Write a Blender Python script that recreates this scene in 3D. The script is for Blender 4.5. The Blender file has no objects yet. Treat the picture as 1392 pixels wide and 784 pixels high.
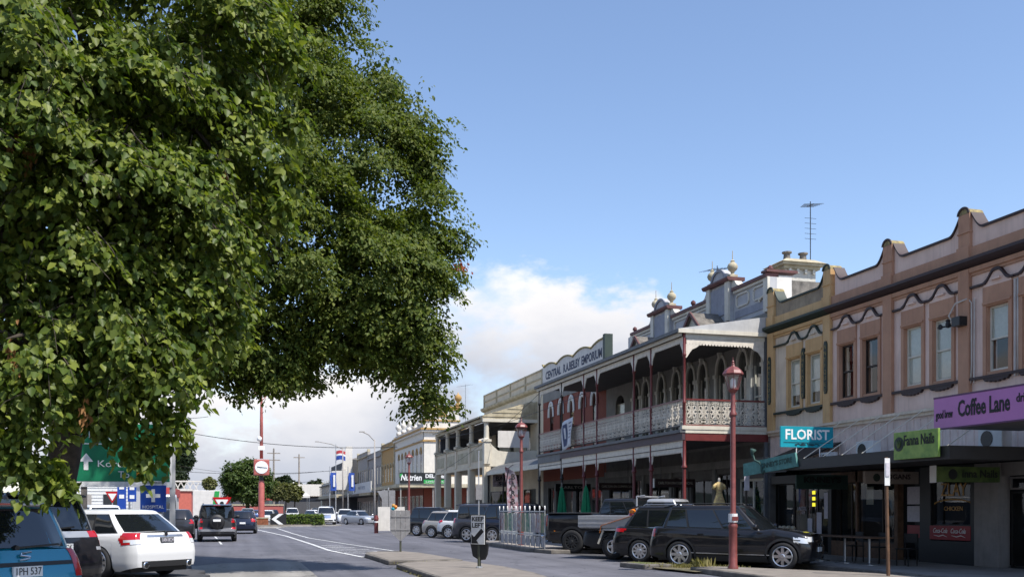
import bpy, bmesh, math, random
import numpy as np
from mathutils import Vector, Matrix
random.seed(7); rng = np.random.default_rng(7)
R = math.radians
scene = bpy.context.scene
COL = scene.collection
# ---------------------------------------------------------------- camera
cam_d = bpy.data.cameras.new('camera'); cam = bpy.data.objects.new('camera', cam_d); COL.objects.link(cam)
cam_d.lens = 35; cam_d.sensor_width = 36; cam_d.clip_start = .1; cam_d.clip_end = 6000
cam_d.shift_y = 0.2148
YAW = math.atan(376/1353)
cam.location = (0, 0, 1.62); cam.rotation_euler = (R(90), 0, -YAW)
cam_d.dof.use_dof = True; cam_d.dof.focus_distance = 21; cam_d.dof.aperture_fstop = 3.2
scene.camera = cam
# ---------------------------------------------------------------- light
SUN_EL, SUN_AZ = 57, 32          # azimuth measured from -Y (behind the camera) towards +X
sv = Vector((math.sin(R(SUN_AZ))*math.cos(R(SUN_EL)), -math.cos(R(SUN_AZ))*math.cos(R(SUN_EL)), math.sin(R(SUN_EL))))
sl = bpy.data.lights.new('sun', 'SUN'); sl.energy = 4.3; sl.angle = R(.53); sl.color = (1, .955, .89)
so = bpy.data.objects.new('sun', sl); COL.objects.link(so); so.rotation_euler = sv.to_track_quat('Z', 'Y').to_euler()
so.location = (0, -20, 40)
w = bpy.data.worlds.new('World'); scene.world = w; w.use_nodes = True
def sky_world():
    nt = w.node_tree; N = nt.nodes; Lk = nt.links; N.clear()
    out = N.new('ShaderNodeOutputWorld'); bg = N.new('ShaderNodeBackground'); bg.inputs[1].default_value = .145
    sky = N.new('ShaderNodeTexSky'); sky.sky_type = 'NISHITA'; sky.sun_disc = False
    sky.sun_elevation = R(SUN_EL); sky.sun_rotation = math.atan2(sv.x, sv.y); sky.air_density = 1.0; sky.dust_density = .35; sky.ozone_density = 2.8
    tc = N.new('ShaderNodeTexCoord')
    def math_(op, a, b=None, c=None):
        m = N.new('ShaderNodeMath'); m.operation = op
        for i, q in enumerate((a, b, c)):
            if q is None: continue
            if isinstance(q, (int, float)): m.inputs[i].default_value = q
            else: Lk.new(q, m.inputs[i])
        return m.outputs[0]
    def ss(v, a, b):
        m = N.new('ShaderNodeMapRange'); m.interpolation_type = 'SMOOTHSTEP'; Lk.new(v, m.inputs[0]); m.inputs[1].default_value = a; m.inputs[2].default_value = b
        return m.outputs[0]
    sx = N.new('ShaderNodeSeparateXYZ'); Lk.new(tc.outputs['Generated'], sx.inputs[0])
    x, y, z = sx.outputs
    az = math_('ARCTAN2', x, y); el = math_('ARCSINE', z)
    cmb = N.new('ShaderNodeCombineXYZ'); Lk.new(math_('MULTIPLY', az, 1.0), cmb.inputs[0]); Lk.new(math_('MULTIPLY', el, 1.75), cmb.inputs[1])
    def noise(sc, det, rough, off, vec=None):
        mp = N.new('ShaderNodeMapping'); mp.inputs['Location'].default_value = off; Lk.new(vec or cmb.outputs[0], mp.inputs[0])
        n = N.new('ShaderNodeTexNoise'); n.inputs['Scale'].default_value = sc; n.inputs['Detail'].default_value = det; n.inputs['Roughness'].default_value = rough
        Lk.new(mp.outputs[0], n.inputs['Vector']); return n.outputs[0]
    nA = noise(7.5, 9, .58, (0.35, .1, 0)); nB = noise(17, 6, .6, (3, 1, 2)); nC = noise(2.3, 4, .5, (7.3, 2.2, 5))
    # cumulus bank: how high its billowing top stands changes with bearing; one tall heap stands right of the street's end
    bump = lambda c, wd, h: math_('MULTIPLY', h, math_('EXPONENT', math_('MULTIPLY', -1, math_('POWER', math_('DIVIDE', math_('SUBTRACT', az, c), wd), 2))))
    hill = math_('MULTIPLY', .098, math_('MULTIPLY', ss(az, .10, .22), ss(az, .455, .41)))
    hill = math_('ADD', hill, math_('MULTIPLY', .10, math_('SUBTRACT', nC, .5)))
    top = math_('ADD', hill, .138)
    edge = math_('ADD', math_('MULTIPLY', math_('SUBTRACT', nA, .5), .15), math_('MULTIPLY', math_('SUBTRACT', nB, .5), .05))
    dens = math_('SUBTRACT', math_('ADD', top, edge), el)
    mask = ss(dens, -.004, .022)
    gaps = ss(noise(6, 7, .6, (1.2, 4.4, 0)), .33, .52)
    mask = math_('MULTIPLY', mask, math_('ADD', .35, math_('MULTIPLY', .65, gaps)))
    wisp = math_('MULTIPLY', ss(noise(5.5, 8, .62, (9.1, 3.2, 1)), .67, .82), .35)
    mask = math_('MINIMUM', 1, math_('MAXIMUM', mask, wisp))
    lit = math_('ADD', ss(dens, .13, -.01), math_('MULTIPLY', 1.3, math_('SUBTRACT', nA, .52)))
    lit = math_('MINIMUM', 1, math_('MAXIMUM', 0, lit))
    cc = N.new('ShaderNodeMix'); cc.data_type = 'RGBA'; Lk.new(lit, cc.inputs[0])
    cc.inputs[6].default_value = (2.75, 2.95, 3.45, 1); cc.inputs[7].default_value = (5.3, 5.15, 5.1, 1)
    mx = N.new('ShaderNodeMix'); mx.data_type = 'RGBA'; Lk.new(mask, mx.inputs[0]); tn = N.new('ShaderNodeMix'); tn.data_type = 'RGBA'; tn.blend_type = 'MULTIPLY'; tn.inputs[0].default_value = 1; tn.inputs[7].default_value = (1.05, 1.0, 1.0, 1); Lk.new(sky.outputs[0], tn.inputs[6]); Lk.new(tn.outputs[2], mx.inputs[6]); Lk.new(cc.outputs[2], mx.inputs[7])
    Lk.new(mx.outputs[2], bg.inputs[0]); Lk.new(bg.outputs[0], out.inputs[0])
    w.cycles.sampling_method = 'MANUAL'; w.cycles.sample_map_resolution = 512
sky_world()
scene.view_settings.view_transform = 'Standard'; scene.view_settings.look = 'None'; scene.view_settings.gamma = 1
scene.view_settings.exposure = 0.55
# ---------------------------------------------------------------- materials
MATS = {}
def mat(name, col, rough=.8, metal=0, var=.18, scale=3., bump=.0, bscale=40., streak=0., col2=None, spec=.5, coat=0, alpha=None, emit=None, trans=0):
    if name in MATS: return MATS[name]
    m = bpy.data.materials.new(name); m.use_nodes = True; nt = m.node_tree; N = nt.nodes; Lk = nt.links
    b = N['Principled BSDF']; b.inputs['Roughness'].default_value = rough; b.inputs['Metallic'].default_value = metal
    b.inputs['Specular IOR Level'].default_value = spec; b.inputs['Coat Weight'].default_value = coat; b.inputs['Coat Roughness'].default_value = .04
    g = N.new('ShaderNodeNewGeometry'); c2 = col2 or tuple(c*(1-2*var) for c in col)
    if var or col2:
        n = N.new('ShaderNodeTexNoise'); n.inputs['Scale'].default_value = scale; n.inputs['Detail'].default_value = 7; n.inputs['Roughness'].default_value = .62
        Lk.new(g.outputs['Position'], n.inputs['Vector'])
        mr = N.new('ShaderNodeMapRange'); mr.inputs[1].default_value = .38; mr.inputs[2].default_value = .68; Lk.new(n.outputs[0], mr.inputs[0])
        mx = N.new('ShaderNodeMix'); mx.data_type = 'RGBA'; mx.inputs[6].default_value = (*col, 1); mx.inputs[7].default_value = (*c2, 1); Lk.new(mr.outputs[0], mx.inputs[0])
        last = mx.outputs[2]
        if streak:       # rain-wash stains running down the wall
            mp = N.new('ShaderNodeMapping'); mp.inputs['Scale'].default_value = (5, 5, .35); Lk.new(g.outputs['Position'], mp.inputs[0])
            n2 = N.new('ShaderNodeTexNoise'); n2.inputs['Scale'].default_value = 1.6; n2.inputs['Detail'].default_value = 6; n2.inputs['Roughness'].default_value = .65; Lk.new(mp.outputs[0], n2.inputs['Vector'])
            m2 = N.new('ShaderNodeMapRange'); m2.inputs[1].default_value = .5; m2.inputs[2].default_value = .78; m2.inputs[4].default_value = streak; Lk.new(n2.outputs[0], m2.inputs[0])
            x2 = N.new('ShaderNodeMix'); x2.data_type = 'RGBA'; Lk.new(m2.outputs[0], x2.inputs[0]); Lk.new(last, x2.inputs[6]); x2.inputs[7].default_value = (col[0]*.28, col[1]*.27, col[2]*.25, 1); last = x2.outputs[2]
        Lk.new(last, b.inputs['Base Color'])
    else: b.inputs['Base Color'].default_value = (*col, 1)
    if bump:
        n3 = N.new('ShaderNodeTexNoise'); n3.inputs['Scale'].default_value = bscale; n3.inputs['Detail'].default_value = 5; Lk.new(g.outputs['Position'], n3.inputs['Vector'])
        bp = N.new('ShaderNodeBump'); bp.inputs['Strength'].default_value = bump; bp.inputs['Distance'].default_value = .02; Lk.new(n3.outputs[0], bp.inputs['Height']); Lk.new(bp.outputs[0], b.inputs['Normal'])
    if emit: b.inputs['Emission Color'].default_value = (*emit[0], 1); b.inputs['Emission Strength'].default_value = emit[1]
    MATS[name] = m; return m
def glass_mat(name, tint=(.55, .6, .6), refl=.08):
    m = bpy.data.materials.new(name); m.use_nodes = True; nt = m.node_tree; N = nt.nodes; Lk = nt.links
    N.remove(N['Principled BSDF']); t = N.new('ShaderNodeBsdfTransparent'); t.inputs[0].default_value = (*tint, 1)
    gl = N.new('ShaderNodeBsdfGlossy'); gl.inputs['Roughness'].default_value = .02
    lw = N.new('ShaderNodeFresnel'); lw.inputs[0].default_value = 1.5
    ad = N.new('ShaderNodeMath'); ad.operation = 'ADD'; ad.inputs[1].default_value = refl; Lk.new(lw.outputs[0], ad.inputs[0]); ge = N.new('ShaderNodeNewGeometry'); inv = N.new('ShaderNodeMath'); inv.operation = 'SUBTRACT'; inv.inputs[0].default_value = 1; Lk.new(ge.outputs['Backfacing'], inv.inputs[1]); mu = N.new('ShaderNodeMath'); mu.operation = 'MULTIPLY'; Lk.new(ad.outputs[0], mu.inputs[0]); Lk.new(inv.outputs[0], mu.inputs[1]); ad = mu
    mx = N.new('ShaderNodeMixShader'); Lk.new(ad.outputs[0], mx.inputs[0]); Lk.new(t.outputs[0], mx.inputs[1]); Lk.new(gl.outputs[0], mx.inputs[2])
    Lk.new(mx.outputs[0], N['Material Output'].inputs[0]); MATS[name] = m; return m
def leaf_mat(name, c1, c2, tr=.35, rough=.45):
    m = bpy.data.materials.new(name); m.use_nodes = True; nt = m.node_tree; N = nt.nodes; Lk = nt.links
    b = N['Principled BSDF']; b.inputs['Roughness'].default_value = rough; b.inputs['Specular IOR Level'].default_value = .28
    g = N.new('ShaderNodeNewGeometry'); cr = N.new('ShaderNodeValToRGB'); Lk.new(g.outputs['Random Per Island'], cr.inputs[0])
    cr.color_ramp.elements[0].color = (*c1, 1); cr.color_ramp.elements[1].color = (*c2, 1); cr.color_ramp.elements[0].position = .1
    e = cr.color_ramp.elements.new(.75); e.color = tuple(.55*a+.45*q for a, q in zip(c1, c2))+(1,)
    Lk.new(cr.outputs[0], b.inputs['Base Color'])
    t = N.new('ShaderNodeBsdfTranslucent'); hs = N.new('ShaderNodeMix'); hs.data_type = 'RGBA'; hs.blend_type = 'MULTIPLY'; hs.inputs[0].default_value = 1
    Lk.new(cr.outputs[0], hs.inputs[6]); hs.inputs[7].default_value = (1.5, 1.6, .6, 1); Lk.new(hs.outputs[2], t.inputs[0])
    mx = N.new('ShaderNodeMixShader'); mx.inputs[0].default_value = tr; Lk.new(b.outputs[0], mx.inputs[1]); Lk.new(t.outputs[0], mx.inputs[2])
    Lk.new(mx.outputs[0], N['Material Output'].inputs[0]); MATS[name] = m; return m
glass_mat('shop_glass', (.86, .88, .88), .0); glass_mat('sash_glass', (.92, .94, .94), .02); glass_mat('lamp_glass', (.93, .93, .95), .08)
mat('white_paint', (.78, .77, .74), .6, var=.05); mat('cream', (.62, .55, .42), .7, streak=.35, var=.08); mat('cream_trim', (.66, .61, .50), .65, streak=.25, var=.07)
mat('dark_void', (.012, .012, .013), .9, var=0); mat('dark_wood', (.035, .022, .016), .6, var=.2)  # dark_void: room darkness put into the colour of the boxes behind windows
mat('maroon', (.16, .028, .026), .45, var=.12, scale=5); mat('lamp_red', (.215, .06, .053), .45, var=.16, scale=6, bump=.05); mat('plum', (.075, .045, .055), .6, var=.1, streak=.2)
mat('black', (.012, .012, .012), .45, var=0); mat('rubber', (.02, .02, .021), .85, var=.1); mat('steel', (.42, .43, .44), .38, .85, var=.06); mat('galv', (.5, .51, .52), .5, .7, var=.1, scale=8)
mat('alloy', (.62, .62, .63), .28, .9, var=0); mat('plate_white', (.75, .75, .73), .5, var=0); mat('car_glass', (.008, .01, .012), .03, var=0, spec=.8, coat=.5)
mat('tail_red', (.42, .008, .012), .12, var=0, coat=.8); mat('amber', (.7, .2, .01), .2, var=0, coat=.6); mat('lamp_clear', (.72, .74, .76), .1, .2, var=0, coat=1); mat('chrome', (.75, .75, .76), .12, 1, var=0)
mat('trim_black', (.018, .018, .019), .55, var=0); mat('concrete', (.235, .205, .175), .9, var=.14, scale=2.2, bump=.25, bscale=60, streak=0)
# ---------------------------------------------------------------- mesh helpers
def wloc(o):
    v = Vector((0, 0, 0))
    while o is not None: v += o.location; o = o.parent
    return v
class MB:
    def __init__(s): s.v = []; s.f = []
    def add(s, vs, fs):
        o = len(s.v); s.v += [tuple(p) for p in vs]; s.f += [tuple(i+o for i in f) for f in fs]; return s
    def hexa(s, p): return s.add(p, [(0, 3, 2, 1), (4, 5, 6, 7), (0, 1, 5, 4), (1, 2, 6, 5), (2, 3, 7, 6), (3, 0, 4, 7)])
    def box(s, x0, x1, y0, y1, z0, z1): return s.hexa([(x0, y0, z0), (x1, y0, z0), (x1, y1, z0), (x0, y1, z0), (x0, y0, z1), (x1, y0, z1), (x1, y1, z1), (x0, y1, z1)])
    def cbox(s, c, d, rz=0):
        cs, sn = math.cos(rz), math.sin(rz); q = []
        for z in (-1, 1):
            for x, y in ((-1, -1), (1, -1), (1, 1), (-1, 1)):
                a, b = x*d[0]/2, y*d[1]/2; q.append((c[0]+a*cs-b*sn, c[1]+a*sn+b*cs, c[2]+z*d[2]/2))
        return s.hexa(q)
    def bar(s, p0, p1, w, h=None):
        h = h or w; p0, p1 = Vector(p0), Vector(p1); d = (p1-p0).normalized(); up = Vector((0, 0, 1)) if abs(d.z) < .95 else Vector((1, 0, 0))
        a = d.cross(up).normalized()*w/2; b = a.cross(d).normalized()*h/2
        return s.hexa([p0-a-b, p0+a-b, p0+a+b, p0-a+b, p1-a-b, p1+a-b, p1+a+b, p1-a+b])
    def tube(s, pts, r, n=8, cap=True):
        pts = [Vector(p) for p in pts]; rs = r if isinstance(r, (list, tuple)) else [r]*len(pts); vs = []; fs = []
        pa = None
        for i, p in enumerate(pts):
            d = (pts[min(i+1, len(pts)-1)]-pts[max(i-1, 0)]).normalized()
            if pa is None: up = Vector((0, 0, 1)) if abs(d.z) < .9 else Vector((1, 0, 0)); pa = d.cross(up).normalized()
            else: pa = (pa-d*pa.dot(d)).normalized()
            pb = d.cross(pa)
            for k in range(n): t = 2*math.pi*k/n; vs.append(p+(pa*math.cos(t)+pb*math.sin(t))*rs[i])
        for i in range(len(pts)-1):
            for k in range(n): k2 = (k+1) % n; fs.append((i*n+k, i*n+k2, (i+1)*n+k2, (i+1)*n+k))
        if cap: fs.append(tuple(range(n))[::-1]); fs.append(tuple((len(pts)-1)*n+k for k in range(n)))
        return s.add(vs, fs)
    def lathe(s, prof, c=(0, 0, 0), n=14, axis='z', a0=0):
        vs = []; fs = []
        for r, z in prof:
            for k in range(n):
                t = a0+2*math.pi*k/n; u, v = r*math.cos(t), r*math.sin(t)
                vs.append((c[0]+u, c[1]+v, c[2]+z) if axis == 'z' else (c[0]+u, c[1]+z, c[2]+v) if axis == 'y' else (c[0]+z, c[1]+u, c[2]+v))
        for i in range(len(prof)-1):
            for k in range(n): k2 = (k+1) % n; fs.append((i*n+k, i*n+k2, (i+1)*n+k2, (i+1)*n+k))
        fs.append(tuple(range(n))[::-1]); fs.append(tuple((len(prof)-1)*n+k for k in range(n)))
        return s.add(vs, fs)
    def prism(s, poly, axis, c0, c1):
        n = len(poly); mk = {'x': lambda a, b, c: (c, a, b), 'y': lambda a, b, c: (a, c, b), 'z': lambda a, b, c: (a, b, c)}[axis]
        return s.add([mk(a, b, c0) for a, b in poly]+[mk(a, b, c1) for a, b in poly], [tuple(range(n))[::-1], tuple(range(n, 2*n))]+[(i, (i+1) % n, n+(i+1) % n, n+i) for i in range(n)])
    def grid(s, rows):
        n = len(rows[0]); vs = [p for r in rows for p in r]
        return s.add(vs, [(i*n+k, i*n+k+1, (i+1)*n+k+1, (i+1)*n+k) for i in range(len(rows)-1) for k in range(n-1)])
    def xform(s, M): s.v = [tuple(M @ Vector(p)) for p in s.v]; return s
    def mesh(s, name, off=None, smooth=False):
        me = bpy.data.meshes.new(name); o = off or (0, 0, 0)
        me.from_pydata([(a-o[0], b-o[1], c-o[2]) for a, b, c in s.v], [], s.f); me.update()
        bm = bmesh.new(); bm.from_mesh(me); bmesh.ops.recalc_face_normals(bm, faces=bm.faces); bm.to_mesh(me); bm.free()
        if smooth: me.polygons.foreach_set('use_smooth', [True]*len(me.polygons))
        return me
    def build(s, name, m, parent=None, smooth=False, bevel=0, local=False, sharp=None):
        off = (0, 0, 0) if (parent is None or local) else wloc(parent)
        o = bpy.data.objects.new(name, s.mesh(name, off, smooth)); COL.objects.link(o); o.parent = parent
        o.data.materials.append(MATS[m] if isinstance(m, str) else m)
        if smooth and sharp: 
            try: o.data.set_sharp_from_angle(angle=R(sharp))
            except Exception: pass
        if bevel:
            b = o.modifiers.new('bevel', 'BEVEL'); b.width = bevel; b.segments = 2; b.limit_method = 'ANGLE'; b.angle_limit = R(40)
        return o
def tag(o, label=None, cat=None, group=None, kind=None):
    for k, v in (('label', label), ('category', cat), ('group', group), ('kind', kind)):
        if v: o[k] = v
    return o
def thing(name, label, cat, loc=(0, 0, 0), rz=0, group=None):
    o = bpy.data.objects.new(name, None); COL.objects.link(o); o.location = loc; o.rotation_euler = (0, 0, rz); o.empty_display_size = .3
    return tag(o, label, cat, group)
def struct(mb, name, m, label=None, **k):
    o = mb.build(name, m, **k); tag(o, label, None, None, 'structure'); return o
def dup(o, parent=None):
    c = o.copy(); COL.objects.link(c); c.parent = parent
    for ch in o.children: dup(ch, c)
    return c
def share(o, name, parent, loc, rz=0):     # another object on the same mesh (same local frame)
    c = bpy.data.objects.new(name, o.data); COL.objects.link(c); c.parent = parent; c.location = loc; c.rotation_euler = (0, 0, rz); return c
FX = (Vector((0, -1, 0)), Vector((0, 0, 1)))     # text on a face that looks towards -X
FY = (Vector((1, 0, 0)), Vector((0, 0, 1)))      # text on a face that looks towards -Y
FYB = (Vector((-1, 0, 0)), Vector((0, 0, 1)))
_fonts = {}
def text(body, size, loc, axes, m, parent, ext=.004, width=None, name='lettering', align='CENTER', bold=0, shear=0, local=False, sp=1):
    cu = bpy.data.curves.new('t', 'FONT'); cu.body = body; cu.size = size; cu.align_x = align; cu.align_y = 'CENTER'; cu.extrude = ext; cu.resolution_u = 2; cu.offset = bold; cu.shear = shear; cu.space_character = sp
    t = bpy.data.objects.new('t', cu); COL.objects.link(t); dg = bpy.context.evaluated_depsgraph_get(); dg.update()
    me = bpy.data.meshes.new_from_object(t.evaluated_get(dg)); bpy.data.objects.remove(t); bpy.data.curves.remove(cu); me.name = name
    xs = [v.co.x for v in me.vertices]; k = 1 if not (width and xs) else width/(max(xs)-min(xs))
    ax, ay = axes; az = ax.cross(ay); off = Vector((0, 0, 0)) if (parent is None or local) else wloc(parent)
    for v in me.vertices: v.co = ax*(v.co.x*k)+ay*v.co.y+az*v.co.z+Vector(loc)-off
    o = bpy.data.objects.new(name, me); COL.objects.link(o); o.parent = parent; me.materials.clear(); me.materials.append(MATS[m]); return o
# ---------------------------------------------------------------- ground, road, kerbs
def asphalt(name, c1, c2, spec=.35, crack=True):
    m = mat(name, c1, .82, var=0, col2=c2, scale=.35, spec=spec); nt = m.node_tree; N = nt.nodes; Lk = nt.links; b = N['Principled BSDF']
    g = N.new('ShaderNodeNewGeometry'); src = b.inputs['Base Color'].links[0].from_socket
    n = N.new('ShaderNodeTexNoise'); n.inputs['Scale'].default_value = 70; n.inputs['Detail'].default_value = 3; Lk.new(g.outputs['Position'], n.inputs['Vector'])
    r = N.new('ShaderNodeMapRange'); r.inputs[1].default_value = .3; r.inputs[2].default_value = .7; r.inputs[3].default_value = .72; r.inputs[4].default_value = 1.25; Lk.new(n.outputs[0], r.inputs[0])
    x = N.new('ShaderNodeMix'); x.data_type = 'RGBA'; x.blend_type = 'MULTIPLY'; x.inputs[0].default_value = 1; Lk.new(src, x.inputs[6]); Lk.new(r.outputs[0], x.inputs[7]); last = x.outputs[2]
    # tyre-polished wheel tracks and oil drips along the street
    mp = N.new('ShaderNodeMapping'); mp.inputs['Scale'].default_value = (1.6, .06, 1); Lk.new(g.outputs['Position'], mp.inputs[0])
    n2 = N.new('ShaderNodeTexNoise'); n2.inputs['Scale'].default_value = 1; n2.inputs['Detail'].default_value = 5; Lk.new(mp.outputs[0], n2.inputs['Vector'])
    r2 = N.new('ShaderNodeMapRange'); r2.inputs[1].default_value = .35; r2.inputs[2].default_value = .7; r2.inputs[3].default_value = .8; r2.inputs[4].default_value = 1.16; Lk.new(n2.outputs[0], r2.inputs[0])
    x2 = N.new('ShaderNodeMix'); x2.data_type = 'RGBA'; x2.blend_type = 'MULTIPLY'; x2.inputs[0].default_value = 1; Lk.new(last, x2.inputs[6]); Lk.new(r2.outputs[0], x2.inputs[7]); last = x2.outputs[2]
    if crack:
        v = N.new('ShaderNodeTexVoronoi'); v.feature = 'DISTANCE_TO_EDGE'; v.inputs['Scale'].default_value = .33
        n4 = N.new('ShaderNodeTexNoise'); n4.inputs['Scale'].default_value = 1.5; n4.inputs['Detail'].default_value = 6; Lk.new(g.outputs['Position'], n4.inputs['Vector'])
        ad = N.new('ShaderNodeVectorMath'); ad.operation = 'ADD'; Lk.new(g.outputs['Position'], ad.inputs[0]); Lk.new(n4.outputs[1], ad.inputs[1]); Lk.new(ad.outputs[0], v.inputs['Vector'])
        r3 = N.new('ShaderNodeMapRange'); r3.inputs[1].default_value = 0; r3.inputs[2].default_value = .010; r3.inputs[3].default_value = .45; r3.inputs[4].default_value = 1; Lk.new(v.outputs[0], r3.inputs[0])
        x3 = N.new('ShaderNodeMix'); x3.data_type = 'RGBA'; x3.blend_type = 'MULTIPLY'; x3.inputs[0].default_value = 1; Lk.new(last, x3.inputs[6]); Lk.new(r3.outputs[0], x3.inputs[7]); last = x3.outputs[2]
    Lk.new(last, b.inputs['Base Color'])
    n3 = N.new('ShaderNodeTexNoise'); n3.inputs['Scale'].default_value = 120; Lk.new(g.outputs['Position'], n3.inputs['Vector'])
    bp = N.new('ShaderNodeBump'); bp.inputs['Strength'].default_value = .35; bp.inputs['Distance'].default_value = .01; Lk.new(n3.outputs[0], bp.inputs['Height']); Lk.new(bp.outputs[0], b.inputs['Normal'])
    return m
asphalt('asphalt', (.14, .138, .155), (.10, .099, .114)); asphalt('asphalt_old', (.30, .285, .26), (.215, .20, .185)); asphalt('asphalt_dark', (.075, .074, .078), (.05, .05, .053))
mat('earth', (.16, .13, .08), .95, col2=(.10, .10, .045), scale=.4, bump=.3); mat('grass', (.10, .13, .04), .9, col2=(.17, .15, .07), scale=1.2, bump=.4, bscale=30)
mat('paving', (.30, .275, .25), .85, col2=(.21, .19, .175), scale=1.2, bump=.15); mat('road_paint', (.72, .72, .70), .7, var=0, col2=(.33, .33, .33), scale=9)
mat('kerb', (.20, .18, .155), .9, col2=(.09, .08, .07), scale=2.5, bump=.3); mat('weed', (.18, .2, .06), .8, var=.2)
mat('far_hill', (.045, .06, .05), .95, var=.2, scale=.05)
g = MB(); g.add([(-2500, -400, -.02), (2500, -400, -.02), (2500, 4200, -.02), (-2500, 4200, -.02)], [(0, 1, 2, 3)]); struct(g, 'ground', 'earth')
def sheet(name, poly, z, m): 
    b = MB(); b.add([(x, y, z) for x, y in poly], [tuple(range(len(poly)))]); return struct(b, name, m)
sheet('road', [(-7, -30), (14.8, -30), (14.8, 420), (-7, 420)], 0, 'asphalt')
sheet('cross_street', [(14.8, 78.5), (160, 78.5), (160, 99), (14.8, 99)], -.004, 'asphalt'); sheet('cross_street', [(-160, 80), (-7, 80), (-7, 110), (-160, 110)], -.004, 'asphalt')
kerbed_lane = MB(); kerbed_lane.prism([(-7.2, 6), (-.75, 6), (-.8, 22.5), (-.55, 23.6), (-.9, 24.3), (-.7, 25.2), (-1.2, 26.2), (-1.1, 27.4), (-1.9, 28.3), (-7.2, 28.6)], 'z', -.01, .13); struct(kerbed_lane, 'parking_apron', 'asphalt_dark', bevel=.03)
pt = [(-2.4, 10), (1.85, 10), (1.9, 31), (1.0, 31.5), (.3, 30.9), (-.5, 30.6), (-1.0, 29.6), (-1.7, 29.2), (-2.2, 28)]
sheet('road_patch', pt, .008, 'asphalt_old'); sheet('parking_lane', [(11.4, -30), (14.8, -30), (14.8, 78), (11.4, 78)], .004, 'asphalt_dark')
# footpaths: slab sheets on a kerb step; right footpath slabs that can be told apart are built singly
def kerbed(name, poly, h, top, kerbw=.18, side='kerb'):
    b = MB(); n = len(poly); b.prism(poly, 'z', -.01, h); o = struct(b, name, top); return o
kerbed('footpath', [(15.0, -30), (60, -30), (60, 78), (15.0, 78)], .13, 'paving')
kerbed('footpath', [(15.0, 99.5), (60, 99.5), (60, 330), (15.0, 330)], .13, 'paving')
kerbed('footpath', [(-40, -30), (-7.2, -30), (-7.2, 78), (-40, 78)], .13, 'paving')
kerbed('footpath', [(-40, 112), (-7.2, 112), (-7.2, 330), (-40, 330)], .13, 'paving')
def kerb_run(x0, x1, y0, y1, step=2.4, h=.14):
    root = MB(); root.box(x0+.02, x1-.02, y0, y1, -.01, h-.02); rt = struct(root, 'kerb', 'kerb'); mb = MB(); L = min(step, (y1-y0)); mb.box(x0, x1, 0, L-.02, -.01, h)
    first = None; y = y0
    while y < y1-.3:
        if first is None:
            first = mb.build('kerb_stone', 'kerb', None, bevel=.02); first.parent = rt; first.location = (0, y, 0)
        else: c = first.copy(); COL.objects.link(c); c.location = (0, y, 0)
        y += step
kerb_run(14.8, 15.0, 14.4, 77.8)
# right-hand parking bays: kerbed islands that carry the lamps
def island(name, poly, h=.13, top='concrete', kerbm='kerb', label=None):
    b = MB(); b.prism(poly, 'z', -.01, h); o = struct(b, name, kerbm, bevel=.03)
    cx = sum(p[0] for p in poly)/len(poly); cy = sum(p[1] for p in poly)/len(poly)
    t = MB(); q = []
    for x, y in poly:
        d = math.hypot(x-cx, y-cy); k = (d-.2)/d; q.append((cx+(x-cx)*k, cy+(y-cy)*k, h+.006))
    t.add(q, [tuple(range(len(q)))]); tt = t.build('island_top', top, o); return o
ISL = [[(10.3, 25.9), (10.7, 26.0), (11.3, 25.2), (11.25, 24.4), (10.5, 24.6)], [(11.2, 23.3), (11.7, 23.6), (12.5, 22.6), (13.6, 21.0), (14.5, 19.4), (14.78, 15), (11.2, 15)],
       [(10.9, 34.0), (10.6, 36), (10.7, 44.3), (11.1, 45.6), (14.2, 45.6), (14.2, 34)], [(10.4, 62), (10.2, 63), (10.4, 65.5), (14.78, 65.5), (14.78, 61)]]
for i, p in enumerate(ISL): island('kerb_island', p, .14, 'grass' if i == 0 else 'paving' if i == 2 else 'concrete')
sheet('verge', [(10.6, 25.2), (11.6, 24.2), (12.9, 22.5), (11.0, 22.6)], .06, 'earth')
# street median: two concrete noses
def rnd(poly, n=3): return poly
island('median_island', [(4.15, 33.2), (4.35, 34.4), (5.0, 35.4), (5.6, 35.2), (6.1, 33.5), (6.45, 28.6), (4.75, 28.3), (4.25, 28.6)], .13, 'concrete')
island('median_island', [(4.2, 26.8), (4.5, 27.5), (5.2, 27.9), (6.35, 27.9), (6.75, 25), (6.8, 22.5), (6.6, 20.4), (6.0, 19), (5.0, 18.6), (4.3, 19.4)], .13, 'concrete')
sheet('median_joint', [(4.6, 27.6), (6.5, 27.6), (6.4, 28.6), (4.8, 28.6)], .05, 'concrete')
# painted lines
def line(p, wd, name='road_marking'):
    for a, b2 in zip(p, p[1:]):
        a, b2 = Vector((*a, .012)), Vector((*b2, .012)); n = (b2-a).cross(Vector((0, 0, 1))).normalized()*wd/2
        q = MB(); q.add([a-n, a+n, b2+n, b2-n], [(0, 1, 2, 3)]); struct(q, name, 'road_paint')
line([(4.1, 33.3), (3.5, 39), (3.35, 46), (2.9, 60), (1.4, 82)], .16)
line([(6.1, 35.6), (4.9, 46), (3.9, 56), (3.6, 66), (3.3, 84)], .12)
for k in range(5): y = 35.8+k*1.9; line([(3.75-.03*k, y+.9), (5.75-.32*k, y)], .22)
line([(-1.2, 62), (-.6, 47)], .1); line([(10.9, 66), (10.9, 78)], .1)
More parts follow.
